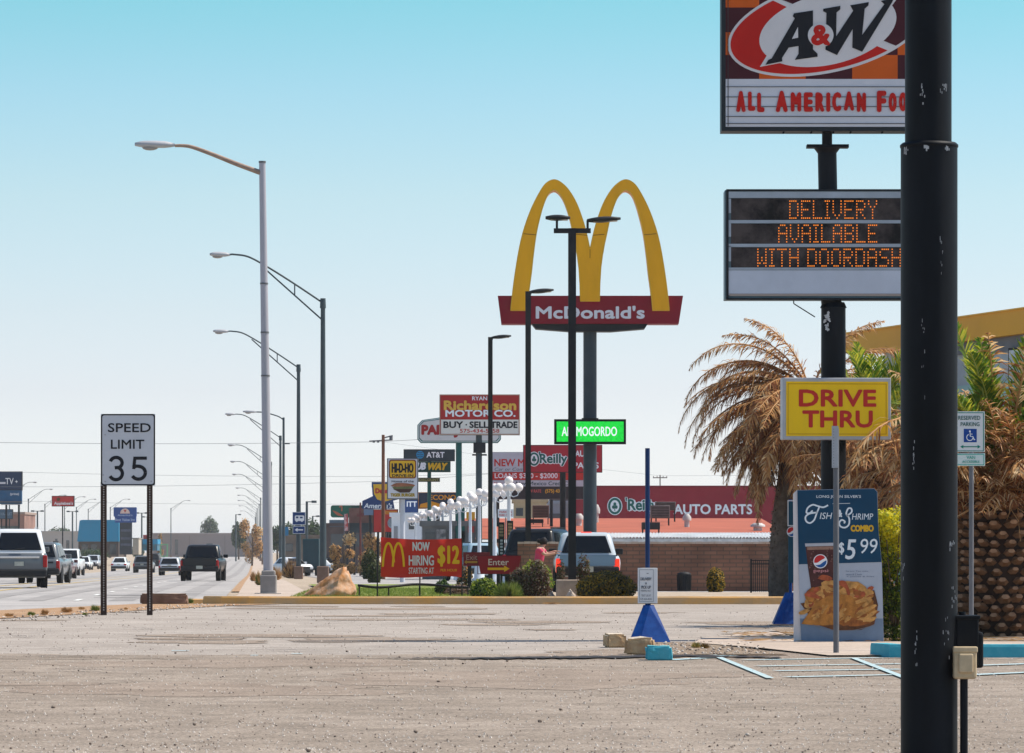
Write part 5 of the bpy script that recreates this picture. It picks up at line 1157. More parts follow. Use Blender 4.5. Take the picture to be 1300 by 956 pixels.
def vent(label, px, y0, yl, w_):
    D = 230 + yl; q = Rig('roof_vent', label, 'vent', px, D, base=r.g + roofz(yl)); b = MB(); h = q.z(y0); b.cyl((0, 0, 0), (0, 0, h * .6), w_ * .3, n=10); b.lathe([(w_ * .5, h * .5), (w_ * .5, h * .75), (w_ * .25, h)], n=12); b.build('cowl', acl, q.root)
vent('pale rooftop vent just left of the auto parts emblem', 757, 640.5, 44, .5); vent('pale vent cowl right of the large dark rooftop unit', 872, 652.5, 30, .55); vent('small pale vent between the dark lamp post and the arch sign pole', 735, 652, 34, .6)
vent('pale vent behind the palm on the salmon roof', 962, 664, 20, .9)
# auto parts store
r = Rig('auto_parts_store', 'long dark red auto parts store with white outlined lettering behind the salmon roof', 'building', 850, 330)
r.box('wall', 728, 618, 1060, 672, 0, 25, M('store_red', (.27, .010, .022), .7, var=.16, vs=.35)); r.box('parapet', 727.5, 616.5, 1061, 618.6, -.15, 25.3, M('parapet_red', (.20, .01, .02), .7))
r.text([("'", 795, 634, 3.5, 6, .10), ('Reilly', 816, 643, 40, 20, .10)], white_ink, -.03)
r.text([("'", 795, 634, 2, 5, .02), ('Reilly', 816, 643, 38, 18.5, .025)], gb, -.045, name='green_lettering'); clover(r, 780.5, 642.5, 8.6, 10.5, -.04, back=white_ink)
r.text([('AUTO PARTS', 905, 646.5, 100, 13, .03)], white_ink, -.03, name='small_lettering')
# low mixed buildings between
r = building('tan_shop', 'tan shop between the globe lamps and the brown rooftop unit', 330, 652, 694, 637, 12, M('tan_stucco', (.45, .33, .20), .8, var=.1), extra=[('downpipe', 668, 638, 670, 662, M('downpipe_dark', (.06, .04, .035), .6)), ('window', 655, 645, 664, 655, glass)])
r = building('white_shop', 'white and grey shop behind the dark poles', 345, 695, 727, 640, 12, M('white_stucco', (.66, .66, .68), .8, var=.05), extra=[('garage_door', 696, 652, 716, 664, M('grey_door', (.25, .24, .25), .6)), ('sign_panel', 697, 633.5, 726, 639, M('dark_fascia', (.06, .06, .07), .6)),])
r = building('drive_in_building', 'low drive-in restaurant with green and dark panels behind the globe lamps', 232, 536, 604, 668, 14, M('drive_in_wall', (.13, .13, .13), .7, var=.5, vs=.6), extra=[('window', 540, 676, 552, 700, glass), ('window', 568, 674, 590, 700, glass), ('green_panel', 578, 640, 590, 700, greenpole), ('menu_panel', 554, 672, 566, 690, M('menu_print', (.35, .33, .32), .6, var=.6, vs=3, col2=(.1, .1, .1))), ('red_panel', 594, 660, 602, 676, M('dim_red', (.3, .04, .04), .6)), ('amber_panel', 592, 650, 603, 660, M('amber_panel', (.6, .3, .02), .6))])
r = building('white_hall', 'plain white hall behind the drive-in sign post', 300, 497, 541, 656, 14, M('bright_white', (.80, .80, .82), .7, var=.03), extra=[('window', 519, 660, 526, 672, glass), ('doorway', 500, 668, 505, 690, M('grey_door2', (.3, .3, .32), .6))])
r = building('dark_shop', 'low dark shop front with fluorescent signs behind the brown bushes', 400, 411, 470, 668, 14, M('dark_brown_wall', (.09, .06, .055), .8, var=.5, vs=.5), extra=[('shop_sign', 418, 660, 437, 669, M('cool_panel', (.09, .13, .17), .5, var=.4, vs=.6)), ('window', 420, 678, 436, 694, glass), ('window', 446, 678, 462, 694, glass)])
r = building('grey_shop', 'low brown and green building behind the two nearest dark street lamps', 520, 356, 412, 682, 14, M('grey_brown_wall', (.15, .12, .10), .8, var=.4, vs=.4), extra=[('window', 362, 690, 372, 700, glass)])

# right-hand restaurant with yellow parapet
r = Rig('restaurant_building', 'restaurant with a bright yellow curved parapet and mint walls behind the palms', 'building', 1150, 100)
def WP(px, py):  # point on its receding front wall
    invD = 1 / 95 + (px - 1300) * (1 / 95 - 1 / 105.2) / (1300 - 1092); D = 1 / invD
    return (PX(px, D) - r.root.location.x, D - 100, PZ(py, D) - r.g)
def wquad(b, pl, dep=0, mi=0, push=0.):
    P = [Vector(WP(*q)) for q in pl]; n = (P[1] - P[0]).cross(P[2] - P[1]).normalized(); 
    if n.y > 0: n = -n
    A = [p + n * push for p in P]; B = [p - n * dep for p in A]; k = len(P)
    b.add(A + B, [tuple(range(k)), tuple(range(2 * k - 1, k - 1, -1))] + [(i, k + i, k + (i + 1) % k, (i + 1) % k) for i in range(k)], mi)
yb_ = M('parapet_yellow', (.72, .34, .01), .5, var=.05, vs=.6)
b = MB(); top = lambda x: 393.6 + (1300 - x) * .142; bot = lambda x: 425 + (1300 - x) * .13
wquad(b, [(1400, top(1400)), (1084, top(1084)), (1084, 449), (1122, bot(1122)), (1400, bot(1400))], .5, 0, .25)
b.build('parapet', yb_, r.root)
b = MB(); wquad(b, [(1400, top(1400) - 1.6), (1084, top(1084) - 1.6), (1084, top(1084) + .1), (1400, top(1400) + .1)], .6, 0, .3); b.build('parapet_cap', M('cap_gold', (.78, .45, .06), .5), r.root)
b = MB(); wquad(b, [(1400, bot(1400)), (1122, bot(1122)), (1122, 770), (1400, 770)], 9.); b.build('wall', M('mint_wall', (.42, .47, .50), .8, var=.08), r.root)
b = MB(); wquad(b, [(1400, bot(1400)), (1200, bot(1200)), (1200, 452), (1400, 436 + 2)], .1, 0, .06); b.build('grey_band', M('band_grey', (.16, .17, .19), .7), r.root)
b = MB(); wquad(b, [(1400, 470), (1130, 500), (1130, 770), (1400, 770)], .1, 0, .04); b.build('mint_panel', M('mint', (.36, .55, .52), .8, var=.05), r.root)
b = MB(); wquad(b, [(1330, 440), (1288, 442), (1288, 487), (1330, 487)], .1, 0, .16); b.build('window_frame', inkb, r.root)
b = MB(); wquad(b, [(1330, 443), (1290.5, 445), (1290.5, 484), (1330, 484)], .1, 0, .19); b.build('window_glass', M('pale_glass', (.45, .50, .56), .15), r.root)
b = MB(); wquad(b, [(1296, 520), (1240, 525), (1240, 600), (1296, 600)], .1, 0, .14); b.build('window', glass, r.root)

# ================================================================== poles and wires
def upole(label, px, D, ytop, w_, mt, xarm=None, lean=0):
    r = Rig('utility_pole', label, 'utility pole', px, D); b = MB(); b.cyl((lean, 0, 0), (0, 0, r.z(ytop)), w_ / 2 / r.s * 1.2, w_ / 2 / r.s * .85, 10); b.build('pole', mt, r.root)
    if xarm:
        b = MB(); a, yy = xarm; b.bb(-a / r.s, a / r.s, -.06, .06, r.z(yy) - .06, r.z(yy) + .06); 
        for k in (-1, -.45, .45, 1): b.cyl((k * a / r.s * .95, 0, r.z(yy)), (k * a / r.s * .95, 0, r.z(yy) + .22), .05, n=6)
        b.build('crossarm', mt, r.root)
    return r
wood = M('pole_wood', (.20, .085, .05), .85, var=.3, vs=2, streak=.2); 
r = upole('brown wooden utility pole left of the drive-in sign', 486.5, 235, 552, 4.6, wood)
b = MB(); b.cyl((0, 0, r.z(556)), (.55, 0, r.z(553)), .04, n=6); b.cyl((.45, 0, r.z(559)), (.45, 0, r.z(553)), .1, n=8); b.cyl((-.8, 0, r.z(560)), (.5, 0, r.z(558.5)), .035, n=6)
for p_ in (474.5, 480): b.cyl((r.x(p_), 0, r.z(562)), (r.x(p_), 0, r.z(559)), .07, n=6)
b.build('insulator', galv, r.root)
upole('short reddish pole left of the wooden utility pole', 457.5, 330, 638, 2.4, M('red_wood', (.18, .05, .045), .8), (4, 655))
upole('small utility pole on the auto parts store skyline', 838, 520, 603, 1.8, M('grey_wood', (.20, .17, .16), .8), (9, 606.5))
def wire(label, pts, rad, D):
    b = MB(); P = []
    for (a, c) in zip(pts, pts[1:]):
        for i in range(16): t = i / 16; P.append((a[0] + (c[0] - a[0]) * t, a[1] + (c[1] - a[1]) * t + 2.2 * sin(pi * t) * (abs(c[0] - a[0]) / 500)))
    P.append(pts[-1][:2]); b.path([(PX(p, D), D, PZ(q, D)) for p, q in P], rad, 5)
    o = b.build('power_line', M('wire_grey', (.18, .19, .21), .6, var=0)); tag(o, label, 'power line')
wire('upper power line crossing to the wooden utility pole', [(-60, 561), (474, 561), (560, 556)], .012, 235.4)
wire('second power line below the upper one', [(-60, 597), (470, 605), (640, 600)], .010, 300)
wire('third power line crossing behind the drive-in sign', [(-60, 618), (486, 611), (640, 600)], .010, 260)
wire('lowest power line above the left traffic', [(-60, 634), (460, 640), (560, 634)], .012, 420)
wire('power line leading right over the auto parts store', [(486, 561), (838, 604), (1100, 600)], .010, 380)

# ================================================================== globe lamps
gm = M('opal_globe', (.80, .74, .72), .35, var=.03, vs=5); pw = M('lamp_white_paint', (.60, .63, .68), .45, var=.12, vs=3)
def globelamp():
    D = 173; t = thing('globe_lamp', 'white ornamental lamp with five opal globes, tallest of the row', 'lamp post', (PX(646, D), D, gz(D)), 0, 'white globe lamps in front of the drive-in')
    H = 4.1
    b = MB(); b.lathe([(.34, 0), (.34, .12), (.26, .2), (.24, .6), (.13, .95), (.10, 1.1), (.085, 2.0), (.07, H - .35), (.10, H - .3), (.06, H - .2), (.05, H)], n=12); b.build('post', pw, t)
    b = MB()
    for k in range(4):
        a = k * pi / 2 + .25; c, s_ = cos(a), sin(a); b.path([(c * .05, s_ * .05, H - .35), (c * .2, s_ * .2, H - .42), (c * .38, s_ * .38, H - .36), (c * .43, s_ * .43, H - .22)], .022, 6); b.cyl((c * .43, s_ * .43, H - .24), (c * .43, s_ * .43, H - .17), .06, .08, 8)
    b.cyl((0, 0, H - .05), (0, 0, H + .08), .08, .12, 8); b.build('arm', pw, t)
    for k in range(4):
        a = k * pi / 2 + .25; b = MB(); b.ball((cos(a) * .43, sin(a) * .43, H - .02), .185, 14, 10); b.build('globe', gm, t)
    b = MB(); b.ball((0, 0, H + .26), .185, 14, 10); b.build('globe', gm, t)
    return t
G0 = globelamp()
gl = [(628, 188, 'white globe lamp just right of the dark single headed lamp post'), (608.5, 200, 'white globe lamp just left of the dark single headed lamp post'), (597, 208, 'white globe lamp second left of the dark single headed lamp post'),
      (583.6, 222, 'white globe lamp in front of the green sign pole'), (572, 230, 'white globe lamp just left of the green sign pole'), (562, 242, 'white globe lamp above the dollar figure of the banner'), (551.6, 256, 'white globe lamp above the right half of the banner'), (543, 268, 'white globe lamp under the charcoal phone shop sign pole'),
      (513, 318, 'tiny white globe lamp under the drive-in sign'), (507, 330, 'tiniest white globe lamp at the left end of the row'), (536, 280, 'white globe lamp third from the drive-in sign post'), (527, 295, 'white globe lamp second from the drive-in sign post'), (520, 306, 'small white globe lamp closest to the drive-in sign post')]
for i, (px_, D, lb) in enumerate(gl): dup(G0, (PX(px_, D), D, gz(D)), i * .37, lb)
# menu boards
for px_, y0_, lb, D in ((636.5, 663, 'tall dark menu panel with gold figures right of the dark lamp post', 152), (647.5, 661, 'tall menu panel under the tallest globe lamp', 158)):
    r = Rig('menu_board', lb, 'menu board', px_, D); r.box('panel', px_ - 4, y0_, px_ + 4, 712, 0, .12, black2); r.pole('post', px_, 710, 3, black2, n=6)
    b = MB()
    for k in range(4): b.flat([r.p(*q) for q in rrect(px_ - 2.5, y0_ + 3 + k * 4, px_ + 2.5, y0_ + 6 + k * 4, .6, 2)], -.004, 0)
    for k in range(5): b.flat([r.p(*q) for q in rrect(px_ - 1.5, y0_ + 22 + k * 4, px_ + 1.8, y0_ + 24.5 + k * 4, .4, 2)], -.004, 1)
    b.build('printed_menu', [M('menu_gold', (.30, .20, .10), .5, var=.5, vs=9), M('menu_white', (.5, .5, .5), .5, var=.3, vs=9)], r.root)
r = Rig('notice_board', 'small white notice with red lines under the loans board', 'sign', 640, 205); r.box('plate', 632, 646.5, 652, 657, 0, .06, white); r.text([('PARKING', 642, 650, 16, 2.6, .02), ('PARK ONLY', 642, 654, 17, 2.6, .02)], MATS['soft_red'], -.01); r.pole('post', 642, 656, 1.5, galv, .1, n=6)
# ================================================================== vehicles
tyre = M('tyre', (.012, .012, .012), .85, var=.1); rimm = M('wheel_rim', (.35, .35, .37), .35, .6, var=.05); cglass = M('car_glass', (.004, .005, .007), .12, var=0, spec=.35)
tail = M('tail_lamp', (.38, .01, .01), .25, var=.1); tail_on = M('tail_lamp_lit', (.9, .045, .02), .3, var=0, emit=.75); trimb = M('black_trim', (.018, .018, .02), .6, var=.1); chrome = M('chrome', (.6, .6, .62), .15, .9, var=0)
headl = M('head_lamp', (.7, .72, .75), .1, .3, var=0)
def paint(nm, c, rough=.3): return M('paint_' + nm, c, rough, .0, var=.03, vs=1, coat=.6 if c[0] > .05 else .12)
def ringrect(hx, y0, y1, z, r, n=4):
    """rounded rectangle ring in the xy plane"""
    out = []
    for cx, cy, a0 in ((hx - r, y1 - r, 0), (-hx + r, y1 - r, 90), (-hx + r, y0 + r, 180), (hx - r, y0 + r, 270)):
        for i in range(n + 1): a = radians(a0 + 90 * i / n); out.append((cx + r * cos(a), cy + r * sin(a), z))
    return out
def rings(b, R_, cap=True, mi=0):
    n = len(R_[0]); vs = [v for r_ in R_ for v in r_]
    fs = [(k * n + i, k * n + (i + 1) % n, (k + 1) * n + (i + 1) % n, (k + 1) * n + i) for k in range(len(R_) - 1) for i in range(n)]
    b.add(vs, fs, mi, True)
    if cap: b.add(vs, [tuple(range(n))[::-1], tuple(range((len(R_) - 1) * n, len(R_) * n))], mi)
def vehicle(name, label, cat, px, D, kind, pm_, yaw=0., W=1.85, H=1.8, lit=False, lower=None, group='vehicles on the road and in the lots', two=None, hitop=False):
    t = thing(name, label, cat, (PX(px, D), D, gz(D) + .0), yaw, group)
    w_ = W / 2
    if kind == 'suv': L, bz, belt, cab, hood = 4.9, .36, 1.08 * H / 1.8, (-2.38, .95, -2.12, .15), 1.02 * H / 1.8
    elif kind == 'van': L, bz, belt, cab, hood = 5.0, .3, 1.0, (-2.45, 1.7, -2.3, .75), .95
    elif kind == 'sedan': L, bz, belt, cab, hood = 4.6, .28, .95, (-1.75, 1.15, -1.05, .25), .90
    else: L, bz, belt, cab, hood = 5.6, .48, 1.12 * H / 1.8, (-.75, 1.55, -.5, .75), 1.06 * H / 1.8
    y0, y1 = -L / 2, L / 2
    tr = .36 if kind in ('suv', 'pickup') else .31
    # lower hull, lofted along z
    b = MB()
    back = belt + (.06 if kind == 'pickup' else 0)
    rings(b, [ringrect(w_ - .10, y0 + .14, y1 - .16, bz, .16), ringrect(w_ - .02, y0 + .04, y1 - .05, bz + .16, .22), ringrect(w_, y0, y1, bz + .38, .24), ringrect(w_ - .01, y0 + .02, y1 - .06, belt - .14, .24), ringrect(w_ - .05, y0 + .05, y1 - .22, belt - .03, .24), ringrect(w_ - .12, y0 + .12, y1 - .4, belt, .22)])
    body = b.build('body', pm_, t)
    # cabin
    cb0, cb1, ct0, ct1 = cab; hw0, hw1 = w_ - .07, w_ - (.24 if kind != 'sedan' else .3)
    b = MB(); rings(b, [ringrect(hw0, cb0, cb1, belt - .03, .16), ringrect(hw0 + (hw1 - hw0) * .85, cb0 + (ct0 - cb0) * .85, cb1 + (ct1 - cb1) * .85, belt + (H - belt) * .85, .16), ringrect(hw1 - .03, ct0 + .05, ct1 - .05, H - .03, .18), ringrect(hw1 - .16, ct0 + .25, ct1 - .2, H, .14)])
    b.build('cabin', two or pm_, t)
    def fp(face, u, v, o=.012):
        """point on a cabin face, u across 0..1, v up 0..1"""
        z = belt + (H - belt) * (.06 + .8 * v); k = (z - belt) / (H - belt)
        yb, yf, hx = cb0 + (ct0 - cb0) * k, cb1 + (ct1 - cb1) * k, hw0 + (hw1 - hw0) * k
        if face == 'rear': return ((2 * u - 1) * (hx - .10), yb - o, z)
        if face == 'front': return ((2 * u - 1) * (hx - .10), yf + o, z)
        s_ = 1 if face == 'right' else -1
        return (s_ * (hx + o), yb + .15 + (yf - yb - .3) * u, z)
    b = MB(); b.add([fp('rear', .02, 0.05), fp('rear', .98, 0.05), fp('rear', .94, .97), fp('rear', .06, .97)], [(0, 1, 2, 3)]); b.build('rear_window', cglass, t)
    b = MB(); b.add([fp('front', .0, 0), fp('front', 1, 0), fp('front', .98, 1), fp('front', .02, 1)], [(3, 2, 1, 0)]); b.build('windscreen', cglass, t)
    cuts = {'suv': [0.02, .30, .34, .62, .65, .97], 'van': [.03, .33, .36, .62, .65, .93], 'sedan': [.12, .5, .53, .9], 'pickup': [.05, .42, .47, .93]}[kind]
    for s_ in ('left', 'right'):
        for k in range(0, len(cuts), 2):
            b = MB(); a, c = cuts[k], cuts[k + 1]; P = [fp(s_, a, .02), fp(s_, c, .02), fp(s_, c - (.03 if k + 2 >= len(cuts) else 0), .96), fp(s_, a, .96)]
            b.add(P, [(0, 1, 2, 3) if s_ == 'right' else (3, 2, 1, 0)]); b.build('side_window', cglass, t)
    # bumpers and lower trim
    lo = lower or trimb
    b = MB(); b.rbox(-w_ + .04, w_ - .04, y0 - .07, y0 + .25, bz + .04, bz + .30, .05); b.build('rear_bumper', lo if not two else trimb, t)
    b = MB(); b.rbox(-w_ + .05, w_ - .05, y1 - .25, y1 + .04, bz - .02, bz + .26, .05); b.build('front_bumper', lo, t)
    if two or lower:
        b = MB()
        for s_ in (-1, 1): b.bb(s_ * (w_ - .04), s_ * (w_ + .015), y0 + .2, y1 - .3, bz + .02, bz + .34)
        b.build('side_cladding', lo, t)
    zt = belt - .10; lh = {'suv': .42, 'pickup': .42, 'van': .40, 'sedan': .18}[kind]; lw = {'suv': .15, 'pickup': .17, 'van': .15, 'sedan': .30}[kind]
    for s_ in (-1, 1):
        b = MB(); b.rbox(s_ * (w_ - .03) - (lw if s_ > 0 else 0), s_ * (w_ - .03) + (lw if s_ < 0 else 0), y0 - .012, y0 + .22, zt - lh, zt, .03); b.build('tail_light', tail_on if lit else tail, t)
        b = MB(); b.rbox(s_ * (w_ - .06) - (.34 if s_ > 0 else 0), s_ * (w_ - .06) + (.34 if s_ < 0 else 0), y1 - .25, y1 + .012, hood - .32, hood - .14, .03); b.build('headlight', headl, t)
        b = MB(); yy = cab[1] - .45; b.rbox(s_ * (w_ + .04) - .10, s_ * (w_ + .04) + .13, yy - .06, yy + .06, belt + .02, belt + .2, .03); b.build('mirror', trimb if kind == 'pickup' else pm_, t)
    b = MB(); b.rbox(-.55, .55, y1 - .02, y1 + .02, bz + .25, hood - .15, .01); b.build('grille', trimb, t)
    b = MB(); b.bb(-.16, .16, y0 - .085, y0 - .07, bz + .14, bz + .30) if kind in ('pickup',) else b.bb(-.16, .16, y0 - .02, y0 + .02, bz + .42, bz + .57); b.build('number_plate', M('plate_pale', (.42, .42, .36), .5, var=.2, vs=8), t)
    if kind == 'pickup':
        b = MB(); b.bb(-w_ + .14, w_ - .14, y0 - .012, y0 + .05, bz + .32, belt + .0); b.build('tailgate', paint('tailgate_blue', (.16, .27, .38)) if lit else pm_, t)
        b = MB(); b.bb(-w_ + .10, w_ - .10, y0 + .12, cab[0] - .02, belt - .02, belt + .004); b.build('bed_liner', trimb, t)
    if kind == 'suv' or kind == 'van':
        b = MB(); b.rbox(-w_ + .3, w_ - .3, y0 - .02, y0 + .02, belt - .2, belt - .12, .01); b.build('trim_and_glint_strip', chrome if two else trimb, t)  # chrome strip on the two-tone suv is added for its white reflection stripe
        b = MB(); b.cyl((-.25, cb0 - .03, belt + .1), (.2, cb0 - .03, belt + .16), .012, n=5); b.build('wiper', trimb, t)
        b = MB()
        for s_ in (-1, 1): b.rbox(s_ * (hw1 - .12) - .02, s_ * (hw1 - .12) + .02, ct0 + .3, ct1 - .1, H, H + .06, .01)
        b.build('roof_rail', trimb if not two else chrome, t)
    wy = L / 2 - .95 if kind != 'pickup' else L / 2 - 1.05
    for sx in (-1, 1):
        for sy in (-1, 1):
            b = MB(); xo = sx * (w_ + .005); xi = sx * (w_ - .23)
            n = 22; pr = [(tr * .6, xo), (tr * .93, xo), (tr, xo - sx * .03), (tr, xi + sx * .03), (tr * .93, xi), (tr * .3, xi)]
            vs = []
            for rr, xx in pr:
                for i in range(n): a = 2 * pi * i / n; vs.append((xx, sy * wy - .05 + rr * cos(a), tr + rr * sin(a)))
            b.add(vs, [(k * n + i, k * n + (i + 1) % n, (k + 1) * n + (i + 1) % n, (k + 1) * n + i) for k in range(5) for i in range(n)], 0, True)
            b.cyl((xo - sx * .10, sy * wy - .05, tr), (xo - sx * .08, sy * wy - .05, tr), tr * .62, n=18)
            wh = b.build('wheel', tyre, t)
            b = MB(); b.cyl((xo - sx * .08, sy * wy - .05, tr), (xo - sx * .03, sy * wy - .05, tr), tr * .56, tr * .5, 18)
            b.build('rim', rimm, wh)
    b = MB()
    for sx in (-1, 1):
        for sy in (-1, 1): b.cyl((sx * (w_ - .02), sy * wy - .05, tr + .03), (sx * (w_ + .004), sy * wy - .05, tr + .03), tr + .07, n=22)
    b.build('wheel_arch', trimb, t)
    if hitop:
        b = MB(); b.rbox(-.16, .16, ct0 + .12, ct0 + .18, H - .05, H + .01, .02); b.build('brake_light', tail_on, t)
    return t
vw, vs_l, vb, vg = paint('white', (.68, .69, .70)), paint('silver', (.42, .44, .47)), paint('black', (.012, .013, .015)), paint('grey', (.12, .13, .14))
vehicle('suv', 'large white over dark grey suv at the left edge, nearest vehicle on the road', 'suv', 21, 146, 'suv', vg, radians(9), 2.02, 2.08, two=vw, lower=trimb)
vehicle('suv', 'dark grey suv half hidden behind the large white topped suv', 'suv', 57, 182, 'suv', vg, 0, 1.9, 1.8)
vehicle('car', 'dark red saloon seen between the grey suv and the white pickup', 'car', 75, 250, 'sedan', paint('dark_red', (.10, .01, .015)), 0, 1.8, 1.5, lit=True)
vehicle('pickup_truck', 'white pickup truck left of the speed limit sign', 'pickup truck', 89, 345, 'pickup', vw, pi, 2.0, 2.25)
vehicle('car', 'small white car facing the camera beside the white pickup', 'car', 107, 500, 'sedan', vw, pi, 1.8, 1.65)
vehicle('car', 'small silver car between the white pickup and the left sign post', 'car', 118, 520, 'suv', vs_l, pi, 1.85, 1.8)
vehicle('car', 'white saloon seen from behind between the two sign posts', 'car', 153, 465, 'sedan', vw, 0, 1.82, 1.6)
vehicle('suv', 'dark suv just left of the right sign post', 'suv', 183, 420, 'suv', vg, 0, 1.9, 1.75)
vehicle('suv', 'black suv just right of the right sign post', 'suv', 196, 520, 'suv', vb, 0, 1.9, 2.0)
vehicle('suv', 'silver suv behind the black pickup on the road', 'suv', 218, 350, 'suv', vs_l, 0, 1.9, 1.55)
vehicle('pickup_truck', 'black pickup truck driving away in the right lane', 'pickup truck', 258.5, 210, 'pickup', vb, 0, 2.0, 1.85)
vehicle('car', 'white car facing the camera behind the dark street lamps', 'car', 370, 330, 'sedan', vw, pi + .5, 1.8, 1.5)
vehicle('van', 'white minivan seen from the side behind the boulder', 'van', 430, 425, 'van', vw, radians(80), 1.9, 1.85)
vehicle('car', 'teal car behind the minivan', 'car', 462, 440, 'sedan', paint('teal', (.02, .16, .2)), radians(60), 1.8, 1.5)
vehicle('car', 'white car left of the minivan behind the nearest dark street lamp', 'car', 401, 400, 'sedan', vw, radians(75), 1.8, 1.5)
vehicle('suv', 'pale blue suv in the drive-in lot behind the Exit board', 'suv', 598, 205, 'suv', paint('pale_blue', (.30, .42, .50)), .3, 1.9, 1.9)
vehicle('car', 'white car in the drive-in lot behind the menu panels', 'car', 640, 212, 'sedan', vw, 1.2, 1.85, 1.7)
vehicle('suv', 'big black suv behind the brown block wall', 'suv', 694, 150, 'suv', vb, radians(-16), 2.05, 2.12)
tk = vehicle('pickup_truck', 'silver blue pickup with lit tail lamps waiting in the drive lane', 'pickup truck', 744, 118 + 2.8, 'pickup', paint('silver_blue', (.48, .52, .55)), 0, 1.9, 1.78, lit=True, hitop=True)
# move its cabin close to the tail: the cab of this truck reads right above the tailgate
r = Rig('box_truck', 'tall dark green box truck parked between the two nearest dark street lamps', 'truck', 394.5, 330)
r.box('cargo_box', 384.5, 684, 405, 722, 0, 5, M('box_green', (.01, .055, .07), .5, var=.1), r=.03); r.box('rear_door', 386, 686, 404, 720, -.03, .04, M('box_green2', (.012, .045, .06), .5)); r.box('cab', 386, 696, 404, 722, 5.05, 1.6, vw, r=.1)
b = MB()
for s_ in (-1, 1):
    for yy in (.9, 5.6): b.cyl((s_ * .55, yy, .42), (s_ * .3, yy, .42), .42, n=14)
b.build('wheel', tyre, r.root); r.box('bumper', 385, 722, 404.5, 723.5, -.1, .12, trimb)
r = Rig('white_trailer', 'small white trailer with a tan roof right of the minivan', 'trailer', 472, 380)
r.box('box', 465, 701, 481, 722, 0, 3, vw, r=.05); r.box('roof', 464.5, 700, 481.5, 702, -.05, 3.1, M('cap_tan', (.5, .38, .3), .7)); b = MB()
for s_ in (-1, 1): b.cyl((s_ * .5, 1.4, .3), (s_ * .35, 1.4, .3), .3, n=12)
b.build('wheel', tyre, r.root)

# ================================================================== person leaning to the pickup
def skin_mesh(name, V, E, RR, mat, parent, sub=2):
    me = bpy.data.meshes.new(name); me.from_pydata(V, E, []); o = bpy.data.objects.new(name, me); COL.objects.link(o)
    m = o.modifiers.new('s', 'SKIN'); 
    for i, rr in enumerate(RR): me.skin_vertices[0].data[i].radius = (rr, rr) if not isinstance(rr, tuple) else rr
    me.skin_vertices[0].data[0].use_root = True; m.use_smooth_shade = True; s2 = o.modifiers.new('d', 'SUBSURF'); s2.levels = s2.render_levels = sub
    me.materials.append(mat); dg = bpy.context.evaluated_depsgraph_get(); nm = bpy.data.meshes.new_from_object(o.evaluated_get(dg)); o.modifiers.clear(); o.data = nm
    nm.polygons.foreach_set('use_smooth', [True] * len(nm.polygons)); o.parent = parent; return o
skinm = M('skin', (.50, .27, .20), .55, var=.05); pink = M('pink_shirt', (.62, .06, .14), .8, var=.1); hairm = M('dark_hair', (.012, .009, .01), .6, var=.2, vs=20); jeans = M('dark_trousers', (.03, .035, .06), .85)
D = 116
pr = thing('person', 'person in a pink shirt leaning forward and reaching towards the pickup window', 'person', (PX(685, D), D, gz(D)), 0)
V = [(-.02, 0, .86), (-.01, 0, 1.02), (.02, 0, 1.18), (.05, 0, 1.28), (.09, 0, 1.34), (.12, 0, 1.43), (.13, 0, 1.50),      # pelvis..head
     (-.02, -.16, 1.26), (.16, -.2, 1.10), (.38, -.17, 1.14), (.45, -.17, 1.15),   # near arm
     (.06, .16, 1.27), (.22, .2, 1.13), (.42, .14, 1.20), (.49, .13, 1.21),
     (-.04, -.1, .80), (-.02, -.11, .45), (-.06, -.11, .08), (.08, -.12, .04),
     (-.04, .1, .80), (.06, .12, .45), (.0, .12, .08), (.14, .13, .04)]
E = [(0, 1), (1, 2), (2, 3), (3, 4), (4, 5), (5, 6), (3, 7), (7, 8), (8, 9), (9, 10), (3, 11), (11, 12), (12, 13), (13, 14), (0, 15), (15, 16), (16, 17), (17, 18), (0, 19), (19, 20), (20, 21), (21, 22)]
RR = [.13, .12, .14, .11, .055, .095, .08, .06, .045, .035, .03, .06, .045, .035, .03, .085, .065, .045, .035, .085, .065, .045, .035]
skin_mesh('body', V, E, RR, skinm, pr)
skin_mesh('shirt', [V[0], V[1], V[2], V[3], V[7], (.10, -.19, 1.16), V[11], (.18, .19, 1.17)], [(0, 1), (1, 2), (2, 3), (3, 4), (4, 5), (3, 6), (6, 7)], [.15, .145, .165, .125, .078, .062, .078, .062], pink, pr)
skin_mesh('trousers', [(-.02, 0, .86), V[15], V[16], V[17], V[19], V[20], V[21]], [(0, 1), (1, 2), (2, 3), (0, 4), (4, 5), (5, 6)], [.145, .10, .08, .06, .10, .08, .06], jeans, pr)
b = MB(); b.ball((.11, 0, 1.485), .115, 16, 12, 0, (1, .95, 1.05), .15, 3); b.ball((-.01, .0, 1.50), .065, 10, 8, 0, (1, 1, 1), .2, 5); b.build('hair', hairm, pr)
b = MB(); b.ball((.20, 0, 1.46), .02, 8, 6); b.ball((.185, -.035, 1.485), .012, 8, 6, 1); b.ball((.185, .035, 1.485), .012, 8, 6, 1); b.build('face', [skinm, inkb], pr)
for hx, hy, hz in ((.45, -.17, 1.15), (.49, .13, 1.21)):
    b = MB(); b.rbox(hx, hx + .08, hy - .035, hy + .035, hz - .015, hz + .015, .012)
    for k in range(4): b.cyl((hx + .07, hy - .03 + k * .02, hz), (hx + .14 - abs(k - 1.5) * .012, hy - .03 + k * .02, hz - .02), .009, .006, 6)
    b.cyl((hx + .02, hy + .03, hz), (hx + .08, hy + .065, hz - .01), .01, .007, 6); b.build('hand', skinm, pr)

